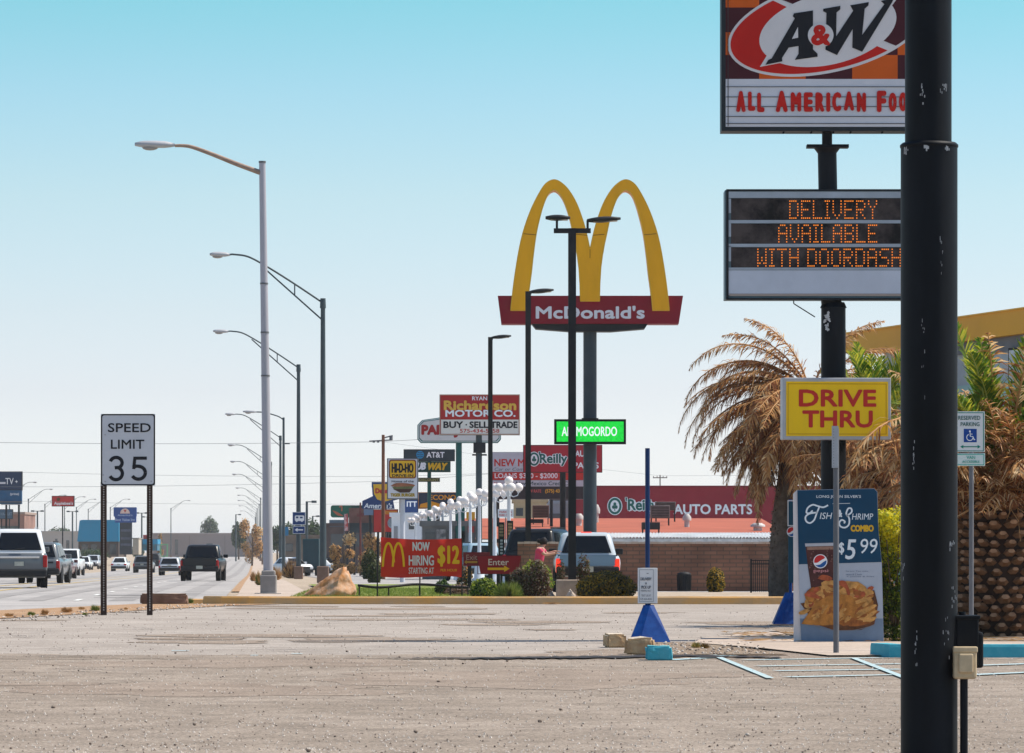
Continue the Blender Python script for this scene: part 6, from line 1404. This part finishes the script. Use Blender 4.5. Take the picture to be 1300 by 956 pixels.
# ================================================================== small things by the brick wall
r = Rig('litter_bin', 'black ribbed litter bin standing against the brown block wall', 'bin', 868.5, 125.5)
b = MB(); b.lathe([(.19, .02), (.21, .5), (.215, .52)], n=20); b.build('body', black2, r.root); b = MB(); b.lathe([(.215, .52), (.21, .56), (.1, .6)], n=20); b.build('lid', trimb, r.root)
b = MB()
for i in range(20): a = i * pi / 10; b.cyl((.2 * cos(a), .2 * sin(a), .03), (.222 * cos(a), .222 * sin(a), .5), .009, n=5)
b.build('rib', trimb, r.root)
r = Rig('iron_fence', 'short black iron fence beside the palm trunk at the end of the block wall', 'fence', 966, 116)
b = MB()
for yy in (711.5, 716, 750): b.bb(r.x(953.5), r.x(980), -.02, .02, r.z(yy) - .015, r.z(yy) + .015)
b.build('rail', black2, r.root); b = MB(); k = 953.5
while k < 980.5: b.bb(r.x(k) - .01, r.x(k) + .01, -.01, .01, .05, r.z(711.5)); k += 2.7
b.build('picket', black2, r.root); b = MB(); b.bb(r.x(953.5) - .025, r.x(953.5) + .025, -.025, .025, 0, r.z(709.5)); b.build('post', black2, r.root)
r = Rig('dark_cabinet', 'dark cabinet beside the brown palm trunk', 'cabinet', 982, 113); r.box('body', 976.5, 718, 989, 756, 0, .35, black2, r=.02); r.box('door', 978, 721, 987.5, 752, -.015, .02, trimb)
r = Rig('edging_pipe', 'low curved black edging pipe on the lawn behind the banner', 'edging', 545, 104)
b = MB(); b.path([(r.x(p), 2.2 + .3 * sin(p * .05), r.z(q) ) for p, q in spline([(451, 744), (475, 746.5), (500, 745), (520, 743), (545, 743.5), (570, 746), (594, 747)], 5)], .035, 8); b.build('pipe', trimb, r.root)
b = MB()
for p in (452, 490, 530, 570, 593): b.cyl((r.x(p), 2.25, 0), (r.x(p), 2.25, r.z(745)), .02, n=6)
b.build('support', trimb, r.root)

# ================================================================== vegetation
def leaves(b, c, rad, n, size, seed, mi=0, shell=.55, flat=1., sprig=False, zmin=None):
    rnd = random.Random(seed)
    for i in range(n):
        d = Vector((rnd.gauss(0, 1), rnd.gauss(0, 1), rnd.gauss(0, 1))).normalized(); q = shell + (1 - shell) * rnd.random() ** .6
        k = 1 + .16 * noise.noise(d * 2.2 + Vector((seed, 0, 0))) + .07 * noise.noise(d * 6 + Vector((0, seed, 0)))
        p = Vector((c[0] + d.x * rad[0] * q * k, c[1] + d.y * rad[1] * q * k, c[2] + d.z * rad[2] * q * k))
        if zmin is not None and p.z < zmin: continue
        nn = (d + Vector((rnd.uniform(-1, 1), rnd.uniform(-1, 1), rnd.uniform(-.5, 1)))).normalized()
        u = nn.orthogonal().normalized(); u = (Matrix.Rotation(rnd.uniform(0, 6.28), 3, nn) @ u); v = nn.cross(u); s_ = size * rnd.uniform(.6, 1.3)
        b.add([p - u * s_, p - v * s_ * .5, p + u * s_, p + v * s_ * .5], [(0, 1, 2, 3)], mi if isinstance(mi, int) else rnd.choice(mi))
lf_bush = [leafmat('leaf_olive', (.035, .045, .008), (.09, .10, .02)), leafmat('leaf_gold', (.36, .20, .01), (.52, .31, .02)), leafmat('leaf_dark', (.02, .03, .008), (.05, .06, .015))]
stemm = M('twig', (.12, .08, .05), .9)
def bush(name, label, cat, px, D, w_px, h_px, n, size, mats, seed, mi=(0, 0, 1, 2), group=None, dep=None, yoff=0, base=0.):
    s_ = F / D; rx, rz_ = w_px / 2 / s_, h_px / s_
    t = thing(name, label, cat, (PX(px, D), D + yoff, gz(D) + base), 0, group)
    b = MB(); leaves(b, (0, 0, rz_ * .42), (rx, dep or rx, rz_ * .58), n, size, seed, list(mi), .5, zmin=0.); b.build('foliage', mats, t)
    b = MB(); rnd = random.Random(seed)
    for k in range(9): a = rnd.uniform(0, 6.28); b.cyl((0, 0, -.02), (cos(a) * rx * .6, sin(a) * rx * .6, rz_ * rnd.uniform(.4, .8)), .014, .006, 5)
    b.build('stem', stemm, t); return t
bush('bush', 'wide rounded olive and gold bush in front of the pickup behind the kerb', 'bush', 770, 99.5, 76, 38, 8500, .04, [leafmat('leaf_bronze', (.10, .075, .01), (.26, .17, .02)), lf_bush[1], lf_bush[2]], 1, (0, 0, 0, 1, 2), dep=.75)
bush('bush', 'small clipped golden bush against the brown block wall', 'bush', 908.5, 123, 24, 31, 2600, .04, lf_bush, 2, (1, 1, 0, 2))
gb_ = [leafmat('leaf_green', (.07, .14, .015), (.14, .23, .03)), leafmat('leaf_lime', (.30, .36, .03), (.42, .45, .06)), leafmat('leaf_deep', (.015, .035, .008), (.03, .06, .012))]
bush('bush', 'rounded dark green bush with lime tips under the Enter board', 'bush', 614, 102, 36, 28, 4200, .034, gb_, 3, (0, 1, 1, 2, 0))
bush('bush', 'lime green bush behind the dark red scrub', 'bush', 679, 108, 46, 46, 3600, .04, gb_, 4, (1, 0, 1, 0))
pu = [leafmat('leaf_purple', (.07, .03, .02), (.13, .07, .035)), leafmat('leaf_olive', (.035, .045, .008)), leafmat('leaf_pale', (.25, .2, .15), (.4, .34, .28))]
bush('shrub', 'tall dark red leaved scrub between the Enter board and the concrete footing', 'shrub', 682, 102.5, 34, 49, 2600, .04, pu, 5, (0, 0, 1, 0, 0, 2))
bush('shrub', 'low dark red leaved scrub right of the Enter board', 'shrub', 660, 104, 30, 40, 1500, .045, pu, 6, (0, 1, 0, 2))
bush('shrub', 'thin dark red scrub in front of the pickup tailgate', 'shrub', 741, 103, 18, 60, 900, .04, pu, 7, (0, 0, 1))
bush('shrub', 'thin dark red scrub left of the double headed lamp post', 'shrub', 712, 104.5, 12, 52, 420, .035, pu, 17, (0, 0, 1))
bush('bush', 'dark low bush under the right end of the banner', 'bush', 562, 112, 20, 20, 1600, .035, [gb_[2], gb_[0]], 8, (0, 0, 1))
bush('shrub', 'low dusty pink flowering shrub between the banner and the rounded bush', 'shrub', 581, 110, 34, 15, 1300, .035, [leafmat('leaf_dusty', (.25, .16, .11), (.42, .30, .24)), pu[0]], 9, (0, 0, 1))
bush('shrub', 'orange tinged shrub behind the right banner stake', 'shrub', 590, 122, 22, 36, 900, .04, [leafmat('leaf_orange', (.35, .15, .02), (.5, .26, .05)), pu[0], gb_[2]], 10, (0, 1, 2))
bush('bush', 'dark green bush behind the minivan and the banner', 'bush', 470, 240, 24, 38, 1500, .09, [gb_[2], lf_bush[0]], 12, (0, 1, 1))
bush('bush', 'dark green shrub in the lot behind the boulder', 'bush', 475, 185, 20, 26, 1300, .07, [gb_[2], lf_bush[0]], 13, (0, 1, 1))
# far shrubs
brn = [leafmat('leaf_straw', (.72, .46, .18), (.85, .64, .36)), leafmat('leaf_umber', (.14, .08, .04), (.25, .15, .08))]
for (px_, D, w_, h_, sd, lb) in ((436, 330, 36, 54, 21, 'dry straw coloured tree right of the nearest dark street lamp'), (472, 330, 34, 58, 22, 'dry straw coloured tree left of the wooden utility pole'), (502, 300, 26, 50, 23, 'dry mixed tree behind the drive-in sign post'),
                                 (320, 620, 32, 62, 24, 'dry straw coloured tree left of the pale grey lamp post'), (203, 900, 10, 34, 25, 'small dry palm like tree above the blue canopy')):
    s_ = F / D; rx, H_ = w_ / 2 / s_, h_ / s_
    t = thing('tree', lb, 'tree', (PX(px_, D), D, gz(D)), 0, 'dry trees along the road'); b = MB(); rnd = random.Random(sd)
    for q_ in range(9): leaves(b, (rnd.uniform(-.75, .75) * rx, rnd.uniform(-.5, .5) * rx, H_ * rnd.uniform(.15, .88)), (rx * rnd.uniform(.25, .5),) * 2 + (H_ * rnd.uniform(.1, .2),), 260, .13 * (D / 330) ** .5, sd * 9 + q_, [0, 0, 0, 0, 1], .2); b.build('crown', brn + [gb_[2]], t)
    b = MB(); b.path([(0, 0, -.1), (.1, 0, H_ * .4), (-.05, 0, H_ * .75)], [.16, .11, .05], 8)
    for k in range(4): b.cyl((.08, 0, H_ * .38), (rx * .6 * cos(k * 1.6), rx * .6 * sin(k * 1.6), H_ * .75), .06, .03, 6)
    b.build('trunk', stemm, t)
gt = [leafmat('tree_green', (.03, .065, .02), (.07, .12, .035)), leafmat('tree_deep', (.015, .035, .015), (.03, .06, .02))]
for (px_, D, w_, ytop, sd, lb) in ((266, 1300, 24, 657, 31, 'round dark tree above the brown store roof'), (303, 900, 20, 664, 32, 'dark tree at the right end of the brown store'), (372, 620, 34, 664, 33, 'green tree behind the camper sign'),
                                   (396, 560, 34, 661, 34, 'green tree right of the camper sign'), (352, 700, 26, 668, 35, 'green tree left of the camper sign'), (430, 700, 40, 672, 36, 'green tree behind the dark shop'), (75, 1100, 36, 670, 38, 'pale distant tree behind the red restaurant sign'), (500, 420, 20, 655, 39, 'green tree behind the drive-in sign post'),
                                   (175, 800, 18, 693, 40, 'low dark tree beside the blue canopy'), (118, 620, 44, 697, 41, 'dark hedge like tree in front of the blue store')):
    s_ = F / D; g_ = gz(D); H_ = PZ(ytop, D) - g_; rx = w_ / 2 / s_
    t = thing('tree', lb, 'tree', (PX(px_, D), D, g_), 0, 'green trees along the road'); b = MB()
    for k in range(4): a = k * 1.7 + sd; leaves(b, (cos(a) * rx * .4, sin(a) * rx * .4, H_ * (.62 + .08 * (k % 2))), (rx * .66, rx * .66, H_ * .34), 420, .28 * (D / 600) ** .6 * min(1, H_ / 5), sd * 10 + k, [0, 1], .3)
    b.build('crown', gt, t); b = MB(); b.path([(0, 0, -.1), (0, 0, H_ * .7)], [.2, .08], 8)
    for k in range(4): b.cyl((0, 0, H_ * .35), (rx * .6 * cos(k * 1.6), rx * .6 * sin(k * 1.6), H_ * .65), .08, .03, 6)
    b.build('trunk', stemm, t)
# dry roadside tufts
def tuft(name, label, px, D, w_px, h_px, n, mats, seed, cat='tuft', lean=.5, off=.01, group=None, wd=.006):
    s_ = F / D; rx, h = w_px / 2 / s_, h_px / s_; rnd = random.Random(seed); b = MB()
    for i in range(n):
        a = rnd.uniform(0, 6.28); ph = rnd.uniform(.08, 1.5); L = rnd.uniform(.45, 1.08); q = rnd.random() * rx * .35
        x_, y_ = cos(a) * q, sin(a) * q; ex, ey, ez = x_ + cos(a) * cos(ph) * rx * L * .8, y_ + sin(a) * cos(ph) * rx * L * .8, h * sin(ph) * L
        w_ = wd * rnd.uniform(.5, 1.2); u, v = -sin(a) * w_, cos(a) * w_ 
        b.add([(x_ - u - w_, y_ - v, 0), (x_ + u + w_, y_ + v, 0), ((x_ + ex) / 2, (y_ + ey) / 2, ez * .62), (ex, ey, ez)], [(0, 1, 2), (0, 2, 3)], rnd.randrange(len(mats)))
    o = b.build(name, mats, None, (PX(px, D), D, gz(D) + off)); tag(o, label, cat, group); return o
strw = [leafmat('dry_straw', (.50, .28, .10), (.62, .40, .18)), leafmat('dry_brown', (.35, .17, .06), (.45, .25, .1))]; grn = [leafmat('grass_green', (.07, .12, .02), (.15, .20, .04)), leafmat('grass_lime', (.22, .27, .05), (.32, .34, .08))]
for px_, D, w_, h_, mt, lb, sd in ((57, 77, 14, 8, strw, 'round dry orange tuft on the left verge', 1), (85, 80, 20, 8, strw, 'flat dry orange tuft left of the sign posts', 2), (104, 84, 12, 4, strw, 'faint dry tuft beside the left sign post', 3), (121, 82, 16, 9, grn, 'green weed at the foot of the left sign post', 4),
                                   (40, 76, 14, 6, grn, 'low green weed left of the round dry tuft', 5), (108, 76.5, 10, 4, grn, 'tiny green weed in front of the sign posts', 6), (242, 94, 10, 8, grn, 'green weed at the right end of the brown slab', 7), (160, 84, 8, 3, strw, 'tiny dry weed between the sign posts', 8),
                                   (884, 50.5, 15, 9, [strw[0], grn[1]], 'straw coloured weed in the gravel by the teal block', 9), (895, 50.2, 16, 8, [strw[1], gb_[2]], 'dark dry weed right of the straw coloured weed', 10), (12, 75, 16, 5, strw, 'low dry tuft at the left end of the verge', 11), (700, 93.1, 26, 2, strw, 'dry leaf litter along the kerb', 12), (645, 101, 44, 25, [grn[1], grn[0]], 'feathery lime green ornamental grass beside the Enter board post', 13),
                                   (330, 160, 16, 20, [strw[0], grn[0]], 'dry weeds in the dirt strip left of the pale lamp post', 14), (322, 200, 12, 14, strw, 'dry weeds farther along the dirt strip', 15), (350, 220, 22, 20, strw, 'dry scrub behind the pale lamp post', 16), (372, 250, 30, 26, [strw[0], pu[0]], 'dry scrub behind the second dark street lamp', 17)):
    tuft('weed_tuft' if mt is not grn or 1 else 'x', lb, px_, D, w_, h_, 600 if w_ < 25 else 2200, mt, sd, wd=.004 if D < 110 else .02, lean=.9)
# lawn blades
rnd = random.Random(2); b = MB()
for i in range(14000):
    y = rnd.uniform(94.3, 135); xl = -5.5 - max(0, (y - 100)) * .03; x_ = rnd.uniform(xl, .4); h = rnd.uniform(.03, .08); w_ = .012; a = rnd.uniform(0, 3.14); dx, dy = cos(a) * w_, sin(a) * w_; z = gz(y) + .03
    b.add([(x_ - dx, y - dy, z), (x_ + dx, y + dy, z), (x_ + rnd.uniform(-.03, .03), y, z + h)], [(0, 1, 2)], 0 if rnd.random() < .7 else 1)
o = b.build('grass', [leafmat('lawn_green', (.15, .22, .03), (.26, .31, .06)), grn[1]]); tag(o, 'short green lawn grass behind the tan kerb', 'grass', kind='stuff')

# yellow green shrub by poster
t = thing('shrub', 'tall yellow green shrub between the food poster and the thick black pole', 'shrub', (PX(1136, 54), 54, 0), 0)
yg = [leafmat('leaf_yellow', (.62, .52, .01), (.74, .66, .03)), leafmat('leaf_ygreen', (.20, .26, .015), (.36, .38, .02)), leafmat('leaf_dkgreen', (.05, .08, .012), (.10, .14, .02))]
b = MB(); s_ = F / 54
for k in range(44):
    rnd = random.Random(k + 50); z = .12 + 1.62 * k / 44; x_ = rnd.uniform(-.24, .34) * (1.0 if z < 1.2 else .95); up = z > 1.22
    leaves(b, (x_, rnd.uniform(-.25, .25), z), (.17, .17, .14), 330, .024, 400 + k, [0, 0, 0, 1] if up else ([1, 1, 2, 2, 0] if z > .85 else [1, 2, 2, 2]), .2, zmin=0)
b.build('foliage', yg, t); b = MB()
for k in range(10): a = k * .7; b.cyl((0, 0, -.02), (.25 * cos(a), .2 * sin(a), 1.5 + .2 * sin(k * 3)), .016, .006, 5)
b.build('stem', stemm, t)

# ---- palms
def frond(b, p0, az_, elv, L, droop, nl, ll, mi, rnd, rm=1, curl=0., stiff=0):
    """rachis leaving p0 at heading az_ and elevation elv, bending down by droop; leaflets both sides"""
    P = []; p = Vector(p0); e = elv; n = 14; hd = az_; seg = L / n
    for i in range(n + 1):
        P.append(p.copy()); d = Vector((cos(hd) * cos(e), sin(hd) * cos(e), sin(e))); p = p + d * seg; e -= droop / n * (.5 + 1.1 * i / n); hd += curl / n
        if e < -1.5: e = -1.5
    for i in range(n): 
        r0 = .022 * (1 - i / n) * L / 2.5 + .006; b.cyl(P[i], P[i + 1], r0, max(.004, r0 * .9), 5, rm, caps=False)
    for j in range(nl):
        t = .14 + .86 * (j + rnd.random() * .7) / nl; f = t * n; i = min(n - 1, int(f)); q = P[i].lerp(P[i + 1], f - i); d = (P[i + 1] - P[i]).normalized()
        side = d.cross(Vector((0, 0, 1)))
        if side.length < .1: side = Vector((cos(hd + 1.57), sin(hd + 1.57), 0))
        side.normalize(); upv = side.cross(d).normalized()
        for s_ in (-1, 1):
            if rnd.random() < .06: continue
            l = ll * (sin(pi * min(1, .12 + t * .88)) ** .55) * rnd.uniform(.75, 1.1)
            dv = (side * s_ * rnd.uniform(.5, .9) + d * rnd.uniform(.4, 1.1) + upv * rnd.uniform(-.25, .4) + Vector((0, 0, -rnd.uniform(.0, .6)))).normalized()
            if stiff: dv = (side * s_ * .62 + d * rnd.uniform(.75, 1.0) + upv * rnd.uniform(.1, .45)).normalized()
            e1 = q + dv * l * .55; e2 = q + dv * l * 1.0 + (Vector((0, 0, l * .12)) if stiff else Vector((0, 0, 0))) + Vector((0, 0, -l * rnd.uniform(.05, .45))); wv = dv.cross(upv).normalized() * rnd.uniform(.010, .018) * (ll / .4)
            wv2 = upv * .004
            b.add([q - wv * .5, q + wv * .5, e1 + wv + wv2, e1 - wv + wv2, e2], [(0, 1, 2, 3), (3, 2, 4)], mi if isinstance(mi, int) else rnd.choice(mi))
dead = [leafmat('frond_tan', (.50, .24, .075), (.64, .36, .14), 2., .45), M('rachis_tan', (.45, .24, .10), .7), leafmat('frond_rust', (.16, .05, .018), (.36, .14, .045), 2., .4), leafmat('frond_pale', (.68, .45, .22), (.78, .58, .34), 2., .45)]
live = [leafmat('frond_green', (.06, .14, .012), (.15, .24, .03), 2.), M('rachis_green', (.30, .34, .08), .6), leafmat('frond_yellow', (.34, .36, .03), (.48, .46, .05), 2.)]
def palmtrunk(rad, H_, nub, mats, nu=1.):
    """trunk with leaf base scales in spiral rows"""
    b = MB(); rnd = random.Random(9); b.lathe([(rad(z / 20 * H_) * .93, z / 20 * H_) for z in range(21)], n=24, mi=1)
    z = .04; row = 0
    while z < H_:
        rr = rad(z); n = max(7, int(2 * pi * rr / nub)); 
        for i in range(n):
            a = (i + .5 * (row % 2)) * 2 * pi / n + rnd.uniform(-.05, .05); c, s_ = cos(a), sin(a); zz = z + rnd.uniform(-.02, .02); k = nub * rnd.uniform(.40, .54)
            o_ = Vector((c, s_, 0)); tg = Vector((-s_, c, 0)); upv = Vector((0, 0, 1)); ce = o_ * rr * .9 + upv * zz; out = k * rnd.uniform(.7, 1.1)
            tip = [ce + o_ * (out + .05) + tg * x_ * k * .55 + upv * (y_ * k * .34 + .03) for x_, y_ in ((-1, -.2), (-.5, -.9), (.5, -.9), (1, -.2), (.5, .7), (-.5, .7))]
            bs_ = [ce + tg * x_ * k * 1.0 + upv * y_ * k * .75 for x_, y_ in ((-1, -.2), (-.5, -.9), (.5, -.9), (1, -.2), (.5, .7), (-.5, .7))]
            b.add(bs_ + tip, [(q, (q + 1) % 6, 6 + (q + 1) % 6, 6 + q) for q in range(6)], 0); b.add(tip, [tuple(range(6))], 2)
        z += nub * .62; row += 1
    return b
# big squat palm on the right
D = 57; s_ = F / D; t = thing('palm_tree', 'squat palm with a fat scaly trunk and green fronds behind the accessible parking sign', 'palm tree', (PX(1268, D), D, 0), 0)
rad = lambda z: .52 + .16 * sin(min(1, z / 1.3) * pi * .8)
b = palmtrunk(rad, 2.15, .205, 0); b.build('trunk', [M('palm_scale', (.22, .12, .065), .85, var=.35, vs=8), M('palm_core', (.04, .022, .015), .95, var=.3), M('palm_cut', (.34, .20, .12), .8, var=.35, vs=12)], t)
rnd = random.Random(21); b = MB()
for i in range(210):   # dead skirt
    a = rnd.uniform(0, 2 * pi); z = rnd.uniform(2.0, 2.7); rr = rnd.uniform(.3, .6)
    frond(b, (cos(a) * rr, sin(a) * rr, z), a + rnd.uniform(-.8, .8), rnd.uniform(-.25, .9), rnd.uniform(.6, 1.35), rnd.uniform(.2, 1.0), 20, .28, [0, 2, 2, 2, 3], rnd, 1)
for i in range(700):
    a = rnd.uniform(0, 2 * pi); z = rnd.uniform(1.85, 2.7); p = Vector((cos(a) * .5, sin(a) * .5, z)); q = p + Vector((cos(a + rnd.uniform(-1, 1)), sin(a + rnd.uniform(-1, 1)), rnd.uniform(-.7, .7))) * rnd.uniform(.3, .9); b.cyl(p, q, .009, .004, 4, 1 if rnd.random() < .5 else 3, caps=False)
b.build('dead_skirt', dead, t)
b = MB(); 
for i in range(34):
    a = rnd.uniform(0, 2 * pi); e = rnd.uniform(.6, 1.5)
    frond(b, (cos(a) * .2, sin(a) * .2, 2.15), a, e, rnd.uniform(1.5, 2.4), rnd.uniform(.3, 1.3), 62, .40, [0, 0, 2], rnd, 1, 0., 1)
b.build('crown', live, t)
b = MB()
for (a, e, L, dr_, cu) in ((pi + .25, 1.0, 2.3, 1.9, 0), (pi + .55, .75, 2.1, 1.7, .2), (pi - .3, 1.1, 2.2, 1.5, 0), (pi - .1, .6, 2.2, 1.2, 0), (pi + .1, 1.25, 2.2, 1.0, 0), (1.9, 1.2, 1.7, .6, 0), (-1.2, 1.35, 2.5, .5, 0), (-.9, 1.42, 2.7, .4, 0), (-1.8, 1.3, 2.4, .6, 0), (.3, 1.1, 1.8, 1.4, 0), (-2.2, .9, 2.1, 1.9, 0), (2.4, 1.0, 2.1, 1.2, 0), (-1.5, .8, 1.6, 1.9, 0), (-.6, .5, 1.6, 1.8, 0), (pi + .35, .2, 2.0, 1.2, 0), (pi + .8, .8, 3.5, 1.9, 0), (pi + .72, .62, 3.3, 1.7, 0), (pi + 1.05, .5, 2.4, 1.7, 0), (pi + .1, .4, 2.4, 1.3, 0), (pi, .15, 2.2, .9, 0), (pi - .2, .9, 2.5, 1.6, 0)):
    frond(b, (cos(a) * .2, sin(a) * .2, 2.1), a, e, L, dr_, 44, .42, [0, 3, 0, 3, 2], rnd, 1, cu)
b.build('dry_frond', dead, t)
# green and tan palm behind the drive thru sign
D = 66; t = thing('palm_tree', 'green topped palm rising behind the yellow drive thru sign', 'palm tree', (PX(1112, D), D, 0), 0); s_ = F / D
rad2 = lambda z: .26 - .02 * z; b = palmtrunk(rad2, 3.0, .12, 0); b.build('trunk', [MATS['palm_scale'], MATS['palm_core'], MATS['palm_cut']], t); b = MB()
for i in range(20): a = rnd.uniform(0, 2 * pi); frond(b, (0, 0, 3.0), a, rnd.uniform(.9, 1.5), rnd.uniform(1.3, 1.9), rnd.uniform(.3, 1.0), 52, .36, [0, 2, 2, 0], rnd, 1, 0., 1)
b.build('crown', live, t); b = MB()
for i in range(46): a = rnd.uniform(0, 2 * pi); frond(b, (0, 0, rnd.uniform(2.2, 2.95)), a, rnd.uniform(-.6, 1.1), rnd.uniform(1.1, 1.9), rnd.uniform(1., 2.), 32, .3, [0, 2, 2], rnd, 1)
b.build('dry_frond', dead, t)
# dry drooping palm on the left of the sign
D = 100; s_ = F / D; t = thing('palm_tree', 'dry brown palm with long drooping fronds left of the yellow drive thru sign', 'palm tree', (PX(990, D), D, 0), 0)
Hc = CAM + (HY - 500) / s_; lx = .75
b = MB(); rr = 14.5 / s_; b.path([(lx * (k / 12) ** 2.5, 0, Hc * k / 12) for k in range(13)], [rr * (1.0 - .2 * k / 12) * (1 + .03 * (k % 2)) for k in range(13)], 20)
tr_ = random.Random(4)
for i in range(420):
    a = tr_.uniform(0, 6.28); z = tr_.uniform(.05, Hc); o_ = Vector((cos(a), sin(a), 0)) * rr * .98; b.box((o_.x + lx * (z / Hc) ** 2.5, o_.y, z), (.05, .05, .035), 1, rot=Matrix.Rotation(a, 3, 'Z'))
b.build('trunk', [M('palm_bark', (.13, .095, .075), .95, var=.4, vs=6, bump=.8, bs=15), M('palm_bark2', (.13, .09, .07), .95, var=.3)], t)
rnd = random.Random(33); b = MB()
for i in range(95):
    a = rnd.uniform(0, 2 * pi); e = rnd.uniform(-1.1, .7); L = rnd.uniform(2.2, 3.4) * (1 if e > 0 else .95)
    frond(b, (cos(a) * .2 + lx, sin(a) * .2, Hc + rnd.uniform(-.25, .25)), a, e, L, rnd.uniform(1.3, 2.3) if e > .2 else rnd.uniform(.6, 1.2), 60, .5, [0, 2, 2, 3, 0], rnd, 1)
for (a, e, L, dr_) in ((pi - .05, .8, 2.9, 1.9), (pi + .3, .6, 3.3, 2.2), (pi - .3, .5, 3.2, 2.1), (pi + .1, 1.1, 2.6, 1.4), (pi + .15, .25, 3.4, 1.8), (pi + .25, .95, 3.5, 2.1), (pi - .2, .75, 3.6, 2.3), (pi + .05, .45, 3.7, 2.0), (pi - .1, .3, 3.6, 1.9), (pi - .25, .1, 3.4, 1.6), (pi - .15, 0.0, 3.2, 1.5), (pi + .4, -.2, 3.2, 1.2), (pi + .05, 1.3, 2.4, 1.2), (pi + .2, -.4, 3.0, 1.1), (pi - .1, -.6, 2.9, .9), (0., .9, 2.8, 1.5), (.2, .5, 3., 1.8), (-.2, .2, 3., 1.5), (.1, -.2, 3., 1.2), (.3, 1.2, 2.6, 1.2)):
    frond(b, (lx, 0, Hc), a, e, L * 1.08, dr_, 100, .5, [0, 2, 0, 3], rnd, 1)
for i in range(46):
    a = rnd.choice([pi, pi, 0]) + rnd.uniform(-1.0, 1.0); frond(b, (lx + cos(a) * .15, sin(a) * .15, Hc - rnd.uniform(.0, .5)), a, rnd.uniform(-.9, -.1), rnd.uniform(2.3, 3.2), rnd.uniform(.5, 1.1), 70, .42, [0, 2, 2, 3], rnd, 1)
b.build('crown', dead, t)
# palm litter and a patch of soil behind poster
b = MB(); rnd = random.Random(6)
for i in range(500):
    x_, y_ = rnd.uniform(3.0, 9), rnd.uniform(53.5, 60); a = rnd.uniform(0, 3.14); L = rnd.uniform(.05, .2); dx, dy = cos(a) * L, sin(a) * L; b.add([(x_ - dx, y_ - dy, .03), (x_ + dy * .1, y_ - dx * .1, .04), (x_ + dx, y_ + dy, .03)], [(0, 1, 2)], rnd.randrange(2))
o = b.build('frond_litter', strw); tag(o, 'dry palm litter lying on the ground around the squat palm', 'litter', kind='stuff')
sheet('palm_bed', [(53.8, 3.9, 12), (62, 3.9, 12)], .028, MATS['gravel_soil'])

# ------------------------------------------------------------------ air
hz = bpy.data.materials.new('haze_air'); hz.use_nodes = True; nt = hz.node_tree; nt.nodes.clear()
out = nt.nodes.new('ShaderNodeOutputMaterial'); pv = nt.nodes.new('ShaderNodeVolumePrincipled'); pv.inputs['Color'].default_value = (.9, .93, .97, 1); pv.inputs['Density'].default_value = .00010; pv.inputs['Anisotropy'].default_value = .2
nt.links.new(pv.outputs[0], out.inputs['Volume'])
b = MB(); b.bb(-1250, 1250, -70, 4000, -3, 22); o = b.build('haze', hz); tag(o, 'thin pale haze over the far end of the road', 'haze', kind='stuff')
scene.cycles.volume_bounces = 1
scene.cycles.max_bounces = 6
